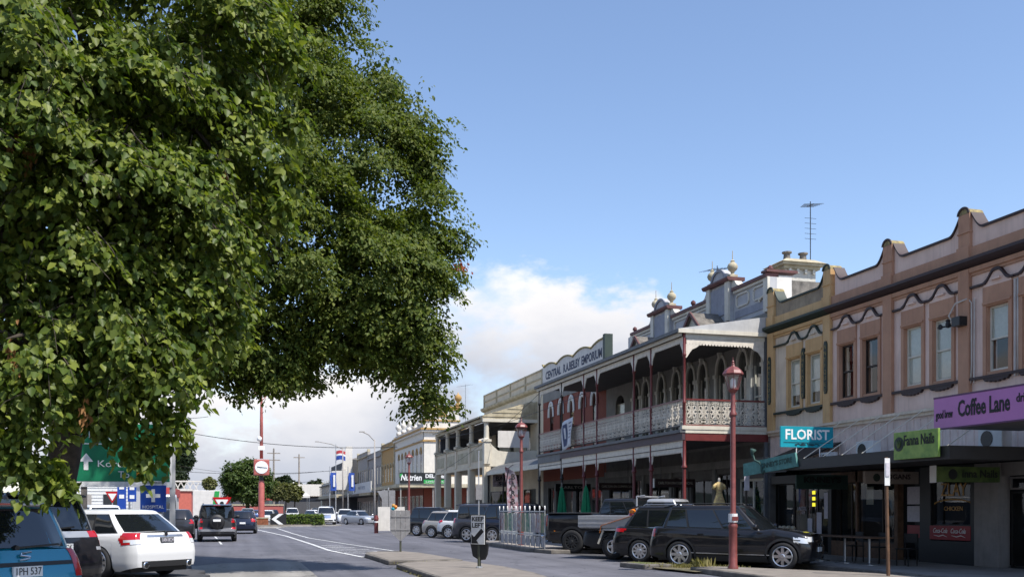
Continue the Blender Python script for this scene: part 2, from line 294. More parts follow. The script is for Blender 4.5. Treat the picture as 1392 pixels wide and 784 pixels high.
# roundabout
kc = [(2.4+6.2*math.cos(t), 98.5+6.2*math.sin(t)) for t in np.linspace(0, 2*math.pi, 40)[:-1]]; kerbed('roundabout_island', kc, .16, 'concrete')
kc2 = [(2.4+7.6*math.cos(t), 98.5+7.6*math.sin(t)) for t in np.linspace(0, 2*math.pi, 40)[:-1]]; kerbed('roundabout_apron', kc2, .07, 'asphalt_old')
sheet('splitter_island', [(1.6, 84), (3.2, 84), (4.4, 90), (.4, 90)], .02, 'asphalt_old')
# distant low hills
def hill(pts, y, dep, name='hill'):
    b = MB(); rows = []
    for k in range(5):
        f = [0, .6, 1, .6, 0][k]; rows.append([(x, y+dep*(k-2)/2, -1+(z+1)*f) for x, z in pts])
    b.grid(rows); struct(b, name, 'far_hill', smooth=True)
xs = np.linspace(-700, 700, 60); hill([(float(x), 14+6*math.sin(x*.011)+4*math.sin(x*.037+1)+3*math.sin(x*.09)) for x in xs], 1100, 300)
# ---------------------------------------------------------------- buildings, right side of the street
F = 18.6
mat('pink_wall', (.76, .565, .47), .85, col2=(.66, .475, .39), scale=1.5, streak=.30, bump=.12); mat('tan_wall', (.48, .265, .165), .82, col2=(.40, .215, .135), scale=1.8, streak=.3, bump=.1)
mat('ochre_wall', (.62, .40, .19), .82, col2=(.52, .32, .14), scale=1.8, streak=.35, bump=.1); mat('pale_wall', (.70, .59, .46), .85, col2=(.58, .48, .37), scale=1.5, streak=.4, bump=.12)
mat('brown_trim', (.042, .022, .022), .6, var=.15); mat('green_trim', (.02, .036, .026), .6, var=.15); mat('lichen', (.38, .30, .12), .9, col2=(.12, .10, .07), scale=9); mat('blind', (.66, .62, .52), .8, var=.06, scale=8)
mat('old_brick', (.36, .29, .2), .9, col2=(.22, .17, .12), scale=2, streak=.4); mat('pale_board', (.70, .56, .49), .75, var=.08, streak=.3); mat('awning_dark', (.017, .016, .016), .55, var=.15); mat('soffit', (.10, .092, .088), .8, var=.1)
mat('shop_black', (.016, .016, .017), .5, var=.1); mat('shop_wall', (.24, .22, .205), .8, var=.1, streak=.3); mat('rust_wood', (.16, .085, .045), .7, var=.25, scale=6); mat('cable', (.55, .5, .44), .6, var=.1)
mat('coke_red', (.28, .012, .018), .4, var=.05); mat('paper', (.6, .57, .62), .8, var=.08, scale=12); mat('neon', (.7, .65, .02), .6, var=0, emit=((1, .9, .05), .7)); mat('gold', (.55, .30, .08), .5, var=.1)
mat('ac_white', (.6, .6, .58), .6, var=.06)
def wall_open(mb, x0, x1, y0, y1, z0, z1, ops):
    ys = sorted({y0, y1, *[min(max(o[i], y0), y1) for o in ops for i in (0, 1)]})
    for a, b in zip(ys, ys[1:]):
        m = (a+b)/2; sp = sorted((max(o[2], z0), min(o[3], z1)) for o in ops if o[0] < m < o[1]); z = z0
        for s0, s1 in sp:
            if s0 > z+1e-4: mb.box(x0, x1, a, b, z, s0)
            z = s1
        if z < z1-1e-4: mb.box(x0, x1, a, b, z, z1)
    return mb
def sash(par, y0, y1, z0, z1, x, fm='cream_trim', gm='sash_glass', blind=.5, name='window', fw=.05):
    b = MB(); b.box(x, x+.06, y0, y0+fw, z0, z1); b.box(x, x+.06, y1-fw, y1, z0, z1); b.box(x, x+.06, y0+fw, y1-fw, z1-fw, z1); b.box(x, x+.07, y0+fw, y1-fw, z0, z0+fw*1.3)
    zm = (z0+z1)/2; b.box(x-.01, x+.05, y0+fw, y1-fw, zm-.025, zm+.025); o = b.build(name, fm, par)
    for i, (a, c) in enumerate(((z0+fw*1.3, zm-.025), (zm+.025, z1-fw))):
        p = MB(); xx = x+.035-.02*i; p.box(xx, xx+.006, y0+fw, y1-fw, a, c); p.build('pane', gm, o)
    if blind:
        q = MB(); q.box(x+.048, x+.055, y0+fw, y1-fw, z1-(z1-z0)*blind, z1); q.build('blind', 'blind', o)
    return o
def pane(par, y0, y1, z0, z1, x, gm='shop_glass', fm='shop_black', fw=.045, name='shop_window', muls=()):
    b = MB(); b.box(x-.02, x+.04, y0, y0+fw, z0, z1); b.box(x-.02, x+.04, y1-fw, y1, z0, z1); b.box(x-.02, x+.04, y0+fw, y1-fw, z1-fw, z1); b.box(x-.02, x+.04, y0+fw, y1-fw, z0, z0+fw)
    for m in muls: b.box(x-.018, x+.038, m-fw/2, m+fw/2, z0+fw, z1-fw)
    o = b.build(name, fm, par); e = [y0+fw]+[v for m in muls for v in (m-fw/2, m+fw/2)]+[y1-fw]
    for a, c in zip(e[::2], e[1::2]): p = MB(); p.box(x+.005, x+.012, a, c, z0+fw, z1-fw); p.build('pane', gm, o)
    return o
def profile_between(ya, yb):           # parapet outline between two piers: ogee up to each pier
    P = []; n = 7
    for i in range(n+1): t = i/n; P.append((ya+.22+.42*t, 9.32-.44*math.sin(t*math.pi/2)))
    for i in range(n, -1, -1): t = i/n; P.append((yb-.22-.42*t, 9.32-.44*math.sin(t*math.pi/2)))
    return P
def parapet(par, ya, yb, wm, trim):
    P = profile_between(ya, yb); b = MB(); b.prism([(ya+.2, 8.4)]+[(ya+.2, 9.32)]+P+[(yb-.2, 9.32), (yb-.2, 8.4)], 'x', F, F+.3); b.build('parapet', wm, par)
    t = MB(); Q = [(ya+.2, 9.32)]+P+[(yb-.2, 9.32)]
    for (a, z), (a2, z2) in zip(Q, Q[1:]): t.hexa([(F-.06, a, z), (F+.34, a, z), (F+.34, a2, z2), (F-.06, a2, z2), (F-.06, a, z+.06), (F+.34, a, z+.06), (F+.34, a2, z2+.06), (F-.06, a2, z2+.06)])
    t.build('coping', trim, par)
def pier(par, y, wm, trim, zb=4.4, cap='lichen', wd=.2):
    b = MB(); b.box(F-.12, F, y-wd, y+wd, zb, 7.9); b.box(F-.10, F+.35, y-wd-.01, y+wd+.01, 8.15, 9.36); b.box(F-.13, F+.0, y-wd-.03, y+wd+.03, 8.85, 8.9); b.box(F-.15, F, y-wd-.03, y+wd+.03, 8.15, 8.5); b.build('pier', wm, par, bevel=.012)
    c = MB(); c.prism([(y-wd-.01+(wd*2+.02)*(.5-.5*math.cos(t)), 9.36+.16*math.sin(t)) for t in np.linspace(0, math.pi, 11)], 'x', F-.1, F+.35); c.build('pier_cap', cap, par)
    t = MB(); A = [(y-(wd+.03)*math.cos(t_), 9.36+.20*math.sin(t_)) for t_ in np.linspace(0, math.pi, 11)]; I = [(y-(wd-.03)*math.cos(t_), 9.36+.14*math.sin(t_)) for t_ in np.linspace(0, math.pi, 11)]
    t.prism(A+I[::-1], 'x', F-.13, F-.1); t.build('pier_cap_trim', trim, par)
def hood(par, y0, y1, trim, wallm):
    # wavy dark hood moulding over one window
    ym = (y0+y1)/2; n = 18; up = []; lo = []
    for i in range(n+1):
        t = i/n; y = y0+(y1-y0)*t; s = abs(2*t-1); z = 7.37+(.145*(1+math.cos(math.pi*max(0, s-.1)/.6)) if s < .7 else 0); up.append((y, z+(.075 if s < .7 else .045))); lo.append((y, z-.01))
    b = MB(); b.prism(lo+up[::-1], 'x', F-.10, F); b.build('hood_moulding', trim, par, bevel=.01)
    c = MB(); c.prism([(y0+.12, 7.30), (y1-.12, 7.30), (y1-.12, 7.34)]+[p for p in lo[::-1] if y0+.12 < p[0] < y1-.12]+[(y0+.12, 7.34)], 'x', F-.05, F); c.build('hood_panel', wallm, par)
    k = MB(); k.box(F-.13, F-.02, ym-.16, ym+.16, 7.42, 7.47); k.build('hood_keystone', wallm, par)
def apron(par, y0, y1, trim):
    n = 12; P = [(y0, 4.958)]; 
    for i in range(n+1): t = i/n; P.append((y0+(y1-y0)*t, 4.93-.045*(i % 2)-.06*math.sin(t*math.pi)))
    P.append((y1, 4.958)); b = MB(); b.prism(P, 'x', F-.09, F); b.build('apron', trim, par)
def shophouse(par, ya, yb, piers, wm, pm, trim, win, blinds, core_y):
    ops = [(y-.38, y+.38, 5.12, 6.80) for y in win]
    wb = MB(); wall_open(wb, F, F+.3, ya, yb, 4.4, 8.4, ops); wb.build('wall', wm, par)
    lb = MB(); lb.box(F+.02, F+.25, ya, yb, 3.05, 4.4); lb.build('lower_wall', 'pale_board', par)
    rb = MB(); y = ya+.15
    while y < yb-.1: rb.box(F, F+.02, y, y+.035, 3.05, 4.16); y += .3
    rb.build('cover_batten', 'pale_board', par)
    c = MB(); c.prism([(F-.30, 8.12), (F-.30, 8.04), (F-.22, 7.98), (F-.10, 7.93), (F, 7.90), (F, 8.15)], 'y', ya, yb); c.build('cornice', trim, par)
    c = MB(); c.box(F-.10, F, ya, yb, 7.78, 7.90); c.box(F-.05, F, ya, yb, 7.70, 7.78); c.build('cornice_moulding', pm, par)
    c = MB(); c.box(F-.08, F, ya, yb, 8.15, 8.45); c.build('frieze_band', pm, par)
    c = MB(); c.box(F-.10, F, ya, yb, 4.96, 5.03); c.build('sill_course', trim, par)
    c = MB(); c.box(F-.14, F+.02, ya, yb, 4.32, 4.40); c.box(F-.07, F+.02, ya, yb, 4.22, 4.32); c.build('lower_cornice', 'pale_wall', par)
    for y in win:
        s = MB(); s.box(F-.05, F, y-.50, y-.38, 5.03, 7.30); s.box(F-.05, F, y+.38, y+.50, 5.03, 7.30); s.box(F-.05, F, y-.38, y+.38, 6.80, 7.30); s.box(F-.03, F+.001, y-.38, y+.38, 5.03, 5.12); s.build('window_surround', pm, par)
        s = MB(); s.box(F-.09, F-.05, y-.48, y+.48, 6.84, 6.90); s.build('lintel_bead', pm, par)
        rv = MB(); rv.box(F+.001, F+.24, y-.38, y-.365, 5.12, 6.80); rv.box(F+.001, F+.24, y+.365, y+.38, 5.12, 6.80); rv.box(F+.001, F+.24, y-.365, y+.365, 6.785, 6.80); rv.build('window_reveal', pm, par)
        sash(par, y-.365, y+.365, 5.12, 6.785, F+.07, 'cream_trim' if blinds[win.index(y)] > .3 else 'dark_wood', blind=blinds[win.index(y)])
        hood(par, y-.6, y+.6, trim, wm); apron(par, y-.44, y+.44, trim)
    # plain ledge between the hoods
    e = [ya]+[v for y in sorted(win) for v in (y-.6, y+.6)]+[yb]
    for a, b2 in zip(e[::2], e[1::2]):
        if b2-a > .02: lg = MB(); lg.box(F-.09, F, a, b2, 7.36, 7.415); lg.build('ledge', trim, par)
    for y in piers: pier(par, y, pm, trim)
    core = MB(); core.box(F+1.2, F+9, ya+.01, yb-.01, .1, 8.3); core.build('dark_core', 'dark_void', par)  # near-black box stands in for the unlit rooms behind the glass
    rf = MB(); rf.box(F+.3, F+9, ya, yb, 8.3, 8.42); rf.build('roof', 'galv', par)
# pink row
PK = thing('shop_building', 'pink rendered two-storey shop row with scalloped parapet and brown hoods above the nail shop', 'building', (F, 23.4, 0))
shophouse(PK, 14.2, 28.3, [25.3, 22.1, 18.9, 15.7], 'pink_wall', 'tan_wall', 'brown_trim', [27.42, 26.2, 24.24, 23.02, 20.97, 19.75, 17.92, 16.7], [.0, .0, .95, .95, .5, .5, .3, .9], 0)
for a, b in ((25.3, 28.3), (22.1, 25.3), (18.9, 22.1), (15.7, 18.9)): parapet(PK, a, b, 'pink_wall', 'brown_trim')
YL = thing('shop_building', 'narrow ochre two-storey shop with green trim between the pink row and the iron-lace verandah', 'building', (F, 30.2, 0))
shophouse(YL, 28.304, 32.16, [31.95, 28.42], 'pale_wall', 'ochre_wall', 'green_trim', [30.47, 29.25], [.75, .75], 0)
parapet(YL, 28.42, 31.95, 'old_brick', 'green_trim')
for y in (29.86, 28.42, 31.95):     # painted vertical name boards
    b = MB(); b.prism([(y-.09, 5.45), (y-.05, 5.35), (y+.05, 5.35), (y+.09, 5.45), (y+.09, 6.95), (y+.05, 7.05), (y-.05, 7.05), (y-.09, 6.95)], 'x', F-.155 if y != 29.86 else F-.09, F-.12 if y != 29.86 else F); o = b.build('name_board', 'green_trim', YL)
    for k, ch in enumerate('ANTIQUES'): text(ch, .19, (F-.162 if y != 29.86 else F-.095, y, 6.85-.2*k), FX, 'lichen', o, name='letter')
# service cables and bracket on the pink wall
cb = MB(); cb.tube([(F-.05, 21.9, 4.9), (F-.06, 21.85, 5.4), (F-.06, 21.86, 7.0), (F-.1, 21.95, 7.12), (F-.2, 22.3, 7.05), (F-.28, 22.45, 6.75), (F-.24, 22.3, 6.5)], .022, 6); cb.build('service_cable', 'cable', PK, smooth=True); cb = MB(); cb.tube([(F-.05, 21.78, 4.9), (F-.05, 21.76, 7.1)], .02, 6); cb.build('service_cable', 'cable', PK); cb = MB(); cb.tube([(F-.05, 20.36, 4.9), (F-.05, 20.36, 7.3)], .03, 6); cb.build('service_cable', 'cable', PK); cb = MB(); cb.tube([(F-.05, 20.27, 4.9), (F-.05, 20.27, 7.3)], .022, 6); cb.build('service_cable', 'cable', PK, smooth=True)
ib = MB(); ib.box(F-.36, F-.12, 21.95, 22.25, 6.42, 6.66); ib.lathe([(.02, 0), (.07, .02), (.07, .1), (.05, .16), (.07, .2), (.02, .24)], (F-.26, 22.5, 6.44), 8); ib.lathe([(.02, 0), (.06, .02), (.06, .1), (.02, .14)], (F-.3, 22.75, 6.44), 8); ib.bar((F-.1, 22.1, 6.5), (F-.3, 22.85, 6.5), .04); ib.build('junction_bracket', 'black', PK)
# awning over the pink and ochre shops
def awning(par, x0, ya, yb, z0, z1, m='awning_dark'):
    b = MB(); b.box(x0, x0+.06, ya, yb, z0, z1); b.box(x0+.06, F, ya, ya+.06, z0, z1); b.build('awning_fascia', m, par)
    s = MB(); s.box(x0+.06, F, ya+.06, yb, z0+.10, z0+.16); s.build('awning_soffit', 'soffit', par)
    t = MB(); t.box(x0+.06, F, ya+.06, yb, z1-.08, z1-.04); t.build('awning_roof', 'galv', par)
awning(PK, 15.2, 18.6, 27.7, 2.72, 3.02)
b = MB(); b.hexa([(16.7, 27.75, 2.95), (F, 27.75, 3.70), (F, 30.3, 3.70), (16.7, 30.3, 2.95), (16.7, 27.75, 3.0), (F, 27.75, 3.75), (F, 30.3, 3.75), (16.7, 30.3, 3.0)]); b.build('sloped_awning', 'awning_dark', YL)
b = MB(); b.box(16.64, 16.7, 27.75, 30.3, 2.78, 3.02); b.build('awning_fascia', 'awning_dark', YL)
for y in (27.6, 26.6, 25.6, 24.65, 23.7, 22.5, 21.4, 20.3): b = MB(); b.tube([(F-.02, y, 4.42), (16.3, y, 2.99)], .014, 6); b.build('tie_rod', 'cream_trim', PK)
def ac(y, lab, x=17.9, z=3.0, s=1):
    a = thing('air_conditioner', lab, 'air conditioner', (x, y, z)); b = MB(); b.box(x-.15, x+.15, y-.4*s, y+.4*s, z+.05, z+.05+.55*s); b.build('case', 'ac_white', a, bevel=.02)
    f = MB(); f.lathe([(.2*s, 0), (.2*s, .012), (.02, .02)], (x-.165, y+.1*s, z+.33*s), 16, 'x'); f.build('fan_grille', 'black', a)
    g_ = MB(); g_.box(x-.1, x+.1, y-.3*s, y-.26*s, z, z+.05); g_.box(x-.1, x+.1, y+.26*s, y+.3*s, z, z+.05); g_.build('foot', 'black', a)
ac(25.35, 'white air conditioner box on the awning roof right of the florist sign'); ac(27.35, 'small white air conditioner on the awning roof just beside the florist sign', s=.6); ac(20.3, 'white air conditioner on the awning roof under the violet fascia')
# ground-floor shopfronts
def shop_parts():
    b = MB(); b.box(F-.12, F+.25, 20.85, 21.7, .13, 2.78); b.build('white_pier', 'shop_wall', PK, bevel=.015)
    b = MB(); b.box(F-.02, F+.2, 14.3, 20.85, 2.45, 2.78); b.box(F-.02, F+.2, 19.2, 20.0, .13, .55); b.build('transom_wall', 'shop_wall', PK)
    pane(PK, 20.05, 20.8, .13, 2.05, F+.25, fm='black', name='shop_door'); pane(PK, 20.05, 20.8, 2.1, 2.42, F+.2, fm='shop_wall', name='fanlight')
    h = MB(); h.tube([(F+.19, 20.2, .95), (F+.17, 20.2, 1.0), (F+.17, 20.2, 1.45), (F+.19, 20.2, 1.5)], .015, 6); h.build('door_handle', 'steel', PK)
    pane(PK, 17.4, 19.95, .56, 2.42, F+.06, fm='shop_wall'); pane(PK, 14.4, 17.3, .56, 2.42, F+.06, fm='shop_wall')
    b = MB(); b.box(F-.02, F+.2, 14.3, 20.0, .13, .55); b.build('stall_riser', 'shop_wall', PK)
    b = MB(); b.box(F+.055, F+.06, 19.0, 19.7, .75, 1.4); b.build('window_poster', 'paper', PK)
    # takeaway window with two red panels
    b = MB(); b.box(F-.02, F+.2, 21.7, 24.0, .13, .75); b.box(F-.02, F+.2, 21.7, 21.95, .75, 2.78); b.box(F-.02, F+.2, 23.5, 23.95, .75, 2.78); b.box(F-.02, F+.2, 21.95, 23.5, 2.6, 2.78); b.build('shop_wall', 'shop_black', PK)
    pane(PK, 21.95, 23.5, 1.15, 2.6, F+.08); r = MB(); r.box(F-.03, F+.1, 21.93, 23.52, .78, 1.16); rp = r.build('red_panel', 'coke_red', PK)
    for y in (23.1, 22.4): text('Coca-Cola', .19, (F-.036, y, 1.02), FX, 'white_paint', rp, width=.56, shear=.35); q = MB(); q.tube([(F-.036, y+.25, .90), (F-.036, y+.05, .87), (F-.036, y-.12, .905), (F-.036, y-.28, .86)], [.004, .014, .012, .004], 6); q.build('swash', 'white_paint', rp)
    # gilt arch sign painted on the glass
    gs = MB(); gs.tube([(F+.07, 22.72+.75*math.cos(t), 1.72+.15*math.sin(t)) for t in np.linspace(.25, math.pi-.25, 14)], .018, 5)
    text('ZLAY', .5, (F+.07, 22.7, 2.12), FX, 'gold', PK, width=1.0, name='window_lettering')
    gs.build('window_lettering', 'gold', PK); text('CHICKEN', .17, (F+.07, 22.7, 1.62), FX, 'gold', PK, name='window_lettering')
    # recessed doorway and posters
    b = MB(); b.box(F+.7, F+.8, 24.0, 25.1, .13, 2.78); b.build('door_recess', 'shop_black', PK)
    for z0, z1, m in ((1.75, 2.25, 'paper'), (1.25, 1.7, 'paper'), (.8, 1.15, 'coke_red')): q = MB(); q.box(F+.1, F+.12, 24.02, 24.65, z0, z1); q.build('poster', m, PK)
    b = MB(); b.box(F, F+.2, 24.95, 25.1, .13, 2.78); b.box(F, F+.2, 25.1, 28.3, .13, .6); b.box(F, F+.2, 25.1, 28.3, 2.45, 2.78); b.build('shop_frame', 'rust_wood', PK)
    pane(PK, 25.12, 26.9, .6, 2.45, F+.06, fm='dark_wood', muls=(25.7,)); pane(PK, 27.0, 28.25, .14, 2.45, F+.3, fm='dark_wood', name='shop_door', muls=(27.6,))
    q = MB(); q.box(F+.25, F+.26, 26.45, 26.8, 1.75, 2.3); q.build('window_poster', 'blind', PK)
    q = MB(); q.box(F+.0, F+.2, 26.9, 27.0, .13, 2.78); q.build('post', 'rust_wood', PK)
    # ochre shop
    b = MB(); b.box(F, F+.2, 28.304, 32.1, 2.5, 2.78); b.build('shop_lintel', 'shop_black', YL); b = MB(); b.box(F, F+.2, 29.85, 32.1, .13, .45); b.build('shop_frame', 'shop_black', YL); b = MB(); b.box(F, F+.2, 28.304, 28.5, .13, 2.5); b.build('shop_frame', 'shop_black', YL)
    pane(YL, 28.5, 29.8, .14, 2.5, F+.05, name='shop_door', muls=(29.15,)); pane(YL, 29.9, 32.05, .46, 2.5, F+.3, muls=(31.0,))
    for y, z0, z1 in ((28.62, 1.3, 2.15), (29.05, .75, 1.5), (29.6, .8, 1.3)): q = MB(); q.box(F+.03, F+.04, y-.14, y+.14, z0, z1); q.build('notice', 'paper', YL)
    o = MB(); 
    for k in range(3):
        o.cbox((F+.04, 29.38, 2.16-.2*k), (.02, .16, .12))
    ob = o.build('open_sign', 'neon', YL)
    text('UNTITLED', .17, (F+.29, 30.4, 1.62), FX, 'paper', YL, name='window_lettering'); text('2.0', .13, (F+.29, 30.4, 1.48), FX, 'paper', YL, name='window_lettering')
shop_parts()
# ---- signs on and under the awnings
mat('florist_teal', (.0, .27, .34), .5, var=.05); mat('teal_board', (.10, .28, .25), .7, var=.2, scale=5); mat('dark_teal', (.035, .085, .07), .7, var=.15); mat('sign_lime', (.24, .36, .07), .5, col2=(.10, .22, .04), scale=4); mat('sign_lime2', (.11, .16, .04), .5, col2=(.02, .05, .01), scale=3)
mat('violet', (.50, .19, .46), .5, var=.04); mat('violet_edge', (.10, .03, .10), .5, var=0); mat('beige_sign', (.30, .25, .21), .7, var=.12); mat('ink', (.01, .01, .012), .6, var=0); mat('gilt_text', (.55, .5, .40), .6, var=0)
def board(name, label, x0, x1, y0, y1, z0, z1, m, frame=None, group=None, bevel=.006):
    t = thing(name, label, 'sign', ((x0+x1)/2, (y0+y1)/2, z0), group=group); b = MB(); b.box(x0, x1, y0, y1, z0, z1); b.build('board', m, t, bevel=bevel)
    return t
t = board('shop_sign', 'turquoise florist sign with white capitals standing on the awning roof', 15.75, 17.55, 26.6, 26.66, 3.47, 4.1, 'florist_teal')
text('FLORIST', .42, (16.65, 26.594, 3.84), FY, 'white_paint', t, width=1.5, bold=.008); s = MB()
for k in (-1, 1): s.tube([(16.65+k*.05, 26.595, 3.55), (16.65+k*.2, 26.595, 3.53), (16.65+k*.3, 26.595, 3.58), (16.65+k*.42, 26.595, 3.55), (16.65+k*.36, 26.595, 3.52)], .012, 5)
s.box(15.85, 17.45, 26.59, 26.598, 3.61, 3.622); s.build('scroll', 'ink', t); text('gifts  home', .1, (16.65, 26.594, 3.57), FY, 'ink', t)
s = MB(); s.tube([(16.3, 26.63, 2.98), (16.3, 26.63, 3.47)], .015, 6); s.build('post', 'white_paint', t); s = MB(); s.tube([(17.1, 26.63, 2.98), (17.1, 26.63, 3.47)], .015, 6); s.build('post', 'white_paint', t)
# teal wrought-iron fronted board, tilted, on the awning's front edge
t = thing('shop_sign', 'pale green sign board with curled iron ornament on the awning front below the florist sign', 'sign', (15.1, 26.6, 2.75)); M_ = Matrix.Translation((15.02, 25.85, 2.86)) @ Matrix.Rotation(R(-82), 4, 'Z')
b = MB(); b.prism([(-1.3, -.26), (1.15, -.06), (1.05, .34), (-1.32, .12)], 'y', -.03, .03); b.xform(M_).build('board', 'teal_board', t)
b = MB(); b.tube([(-.8, -.05, .52), (-.86, -.05, .4), (-.74, -.05, .2), (-.5, -.05, .12), (-.4, -.05, -.02), (-.42, -.05, -.14), (-.34, -.05, -.2), (-.28, -.05, -.12)], [.1, .05, .03, .03, .03, .03, .04, .03], 6); b.xform(M_).build('ornament', 'dark_teal', t, smooth=True)
ax = (M_.to_3x3() @ Vector((.994, 0, .10)).normalized(), Vector((0, 0, 1))); text("KINNEY'S STORE", .2, tuple(M_ @ Vector((.22, -.036, .07))), ax, 'dark_teal', t, width=1.4, bold=.006)
t = board('shop_sign', 'dark green hanging sign under the awning above the black shop door', 16.5, 18.3, 26.95, 27.02, 2.22, 2.66, 'dark_teal')
text("KINNEY'S", .24, (17.4, 26.944, 2.5), FY, 'ink', t, width=1.3, bold=.01); text('EMPORIUM', .13, (17.4, 26.944, 2.31), FY, 'ink', t)
t = board('shop_sign', 'beige hanging sign lettered LOGANS under the awning', 16.5, 18.2, 23.5, 23.62, 2.3, 2.64, 'beige_sign')
text('LOGANS', .19, (17.5, 23.494, 2.49), FY, 'brown_trim', t, width=.85, bold=.005); s = MB(); s.lathe([(.11, 0), (.11, .006)], (16.85, 23.49, 2.47), 14, 'y'); s.build('emblem', 'green_trim', t)
t = board('shop_sign', 'lime green nail salon board mounted on the front of the awning', 15.10, 15.16, 18.85, 20.4, 2.78, 3.42, 'sign_lime')
text('Fanna Nails', .34, (15.094, 19.5, 3.2), FX, 'ink', t, width=1.05, bold=.006); s = MB(); s.lathe([(.17, 0), (.17, .006)], (15.09, 20.2, 3.14), 18, 'x'); s.build('emblem', 'green_trim', t)
for k in range(3): s = MB(); s.tube([(15.082, 20.2, 3.05), (15.082, 20.2-.06+.06*k, 3.16), (15.082, 20.2-.08+.08*k, 3.24)], [.02, .03, .004], 5); s.build('leaf_motif', 'sign_lime2', t)
t = board('shop_sign', 'green lightbox nail sign hanging below the awning above the takeaway window', 16.55, 18.45, 20.75, 20.92, 2.28, 2.66, 'sign_lime2')
text('inna Nails', .27, (17.85, 20.744, 2.48), FY, 'ink', t, width=1.05, bold=.006); s = MB(); s.lathe([(.13, 0), (.13, .006)], (17.05, 20.74, 2.47), 16, 'y'); s.build('emblem', 'ink', t); s = MB(); s.box(16.53, 16.56, 20.73, 20.94, 2.26, 2.68); s.build('end_cap', 'white_paint', t)
# violet coffee-shop canopy of the next tenancy
t = thing('shop_canopy', 'violet boxed shop canopy lettered Coffee Lane at the right edge', 'canopy', (16.5, 17, 3.4))
b = MB(); b.box(15.55, 15.62, 13.0, 19.55, 3.46, 4.14); b.build('fascia', 'violet', t); b = MB(); b.box(15.545, 15.66, 13.0, 19.56, 4.14, 4.18); b.box(15.545, 15.66, 13.0, 19.56, 3.43, 3.46); b.build('fascia_edge', 'violet_edge', t)
b = MB(); b.box(15.62, 17.9, 13.0, 19.5, 3.46, 3.52); b.build('soffit', 'soffit', t); b = MB(); b.box(15.62, 17.9, 19.44, 19.52, 3.52, 4.1); b.build('end_panel', 'awning_dark', t)
text('Coffee Lane', .50, (15.544, 17.98, 3.83), FX, 'ink', t, width=1.55, bold=.012); text('good brew', .26, (15.544, 19.2, 3.76), FX, 'ink', t, width=.56, bold=.005); text('drive thru', .26, (15.544, 16.6, 3.9), FX, 'ink', t, width=.85, bold=.005)
for y in (19.3, 18.3, 17.2, 16.1): b = MB(); b.tube([(F-.02, y+.1, 4.75), (16.6, y, 4.12)], .022, 6); b.lathe([(.05, 0), (.05, .08)], (F-.1, y+.1, 4.71), 8); b.build('tie_rod', 'steel', t)
# ---------------------------------------------------------------- verandahed emporium
mat('emp_dark', (.15, .14, .125), .85, var=.15); mat('emp_wall', (.24, .225, .20), .85, col2=(.18, .17, .15), scale=1.5, streak=.3); mat('emp_grey', (.46, .46, .47), .8, col2=(.38, .38, .39), scale=2, streak=.25); mat('emp_blue', (.29, .30, .345), .8, var=.12, streak=.2); mat('emp_trim', (.66, .62, .53), .75, var=.1, streak=.3)
mat('red_coping', (.13, .045, .04), .6, var=.2, streak=.2); mat('lace_white', (.72, .65, .54), .6, var=.1, scale=6); mat('brick_red', (.25, .07, .042), .9, col2=(.19, .05, .032), scale=12, bump=.15); mat('roof_white', (.52, .51, .49), .5, .1, var=.08, streak=.15); mat('grimy', (.20, .18, .155), .9, col2=(.06, .055, .05), scale=3, streak=.5); mat('slate_fascia', (.13, .135, .14), .6, var=.15, streak=.3)
mat('cream_old', (.50, .44, .31), .85, col2=(.32, .27, .17), scale=1.4, streak=.5); mat('white_wall', (.66, .63, .58), .8, var=.06, streak=.2)
def arch_pts(y0, y1, zs, zt, n=10, p=.85):
    ym = (y0+y1)/2; h = (y1-y0)/2
    return [(ym-h*math.cos(t), zs+(zt-zs)*math.sin(t)**p) for t in np.linspace(0, math.pi, 2*n+1)]
def arch_fill(mb, y0, y1, zs, zt, x0, x1):
    P = arch_pts(y0, y1, zs, zt); k = len(P)//2
    mb.prism([(y0, zt)]+P[:k+1], 'x', x0, x1); mb.prism([(y1, zt)]+P[k:][::-1], 'x', x0, x1)
def arch_ring(y0, y1, zs, zt, wd, x0, x1):
    P = arch_pts(y0, y1, zs, zt); Q = arch_pts(y0-wd, y1+wd, zs, zt+wd*1.2); b = MB()
    for i in range(len(P)-1): a, c, d, e = P[i], P[i+1], Q[i+1], Q[i]; b.hexa([(x0, *a), (x0, *c), (x0, *d), (x0, *e), (x1, *a), (x1, *c), (x1, *d), (x1, *e)])
    return b
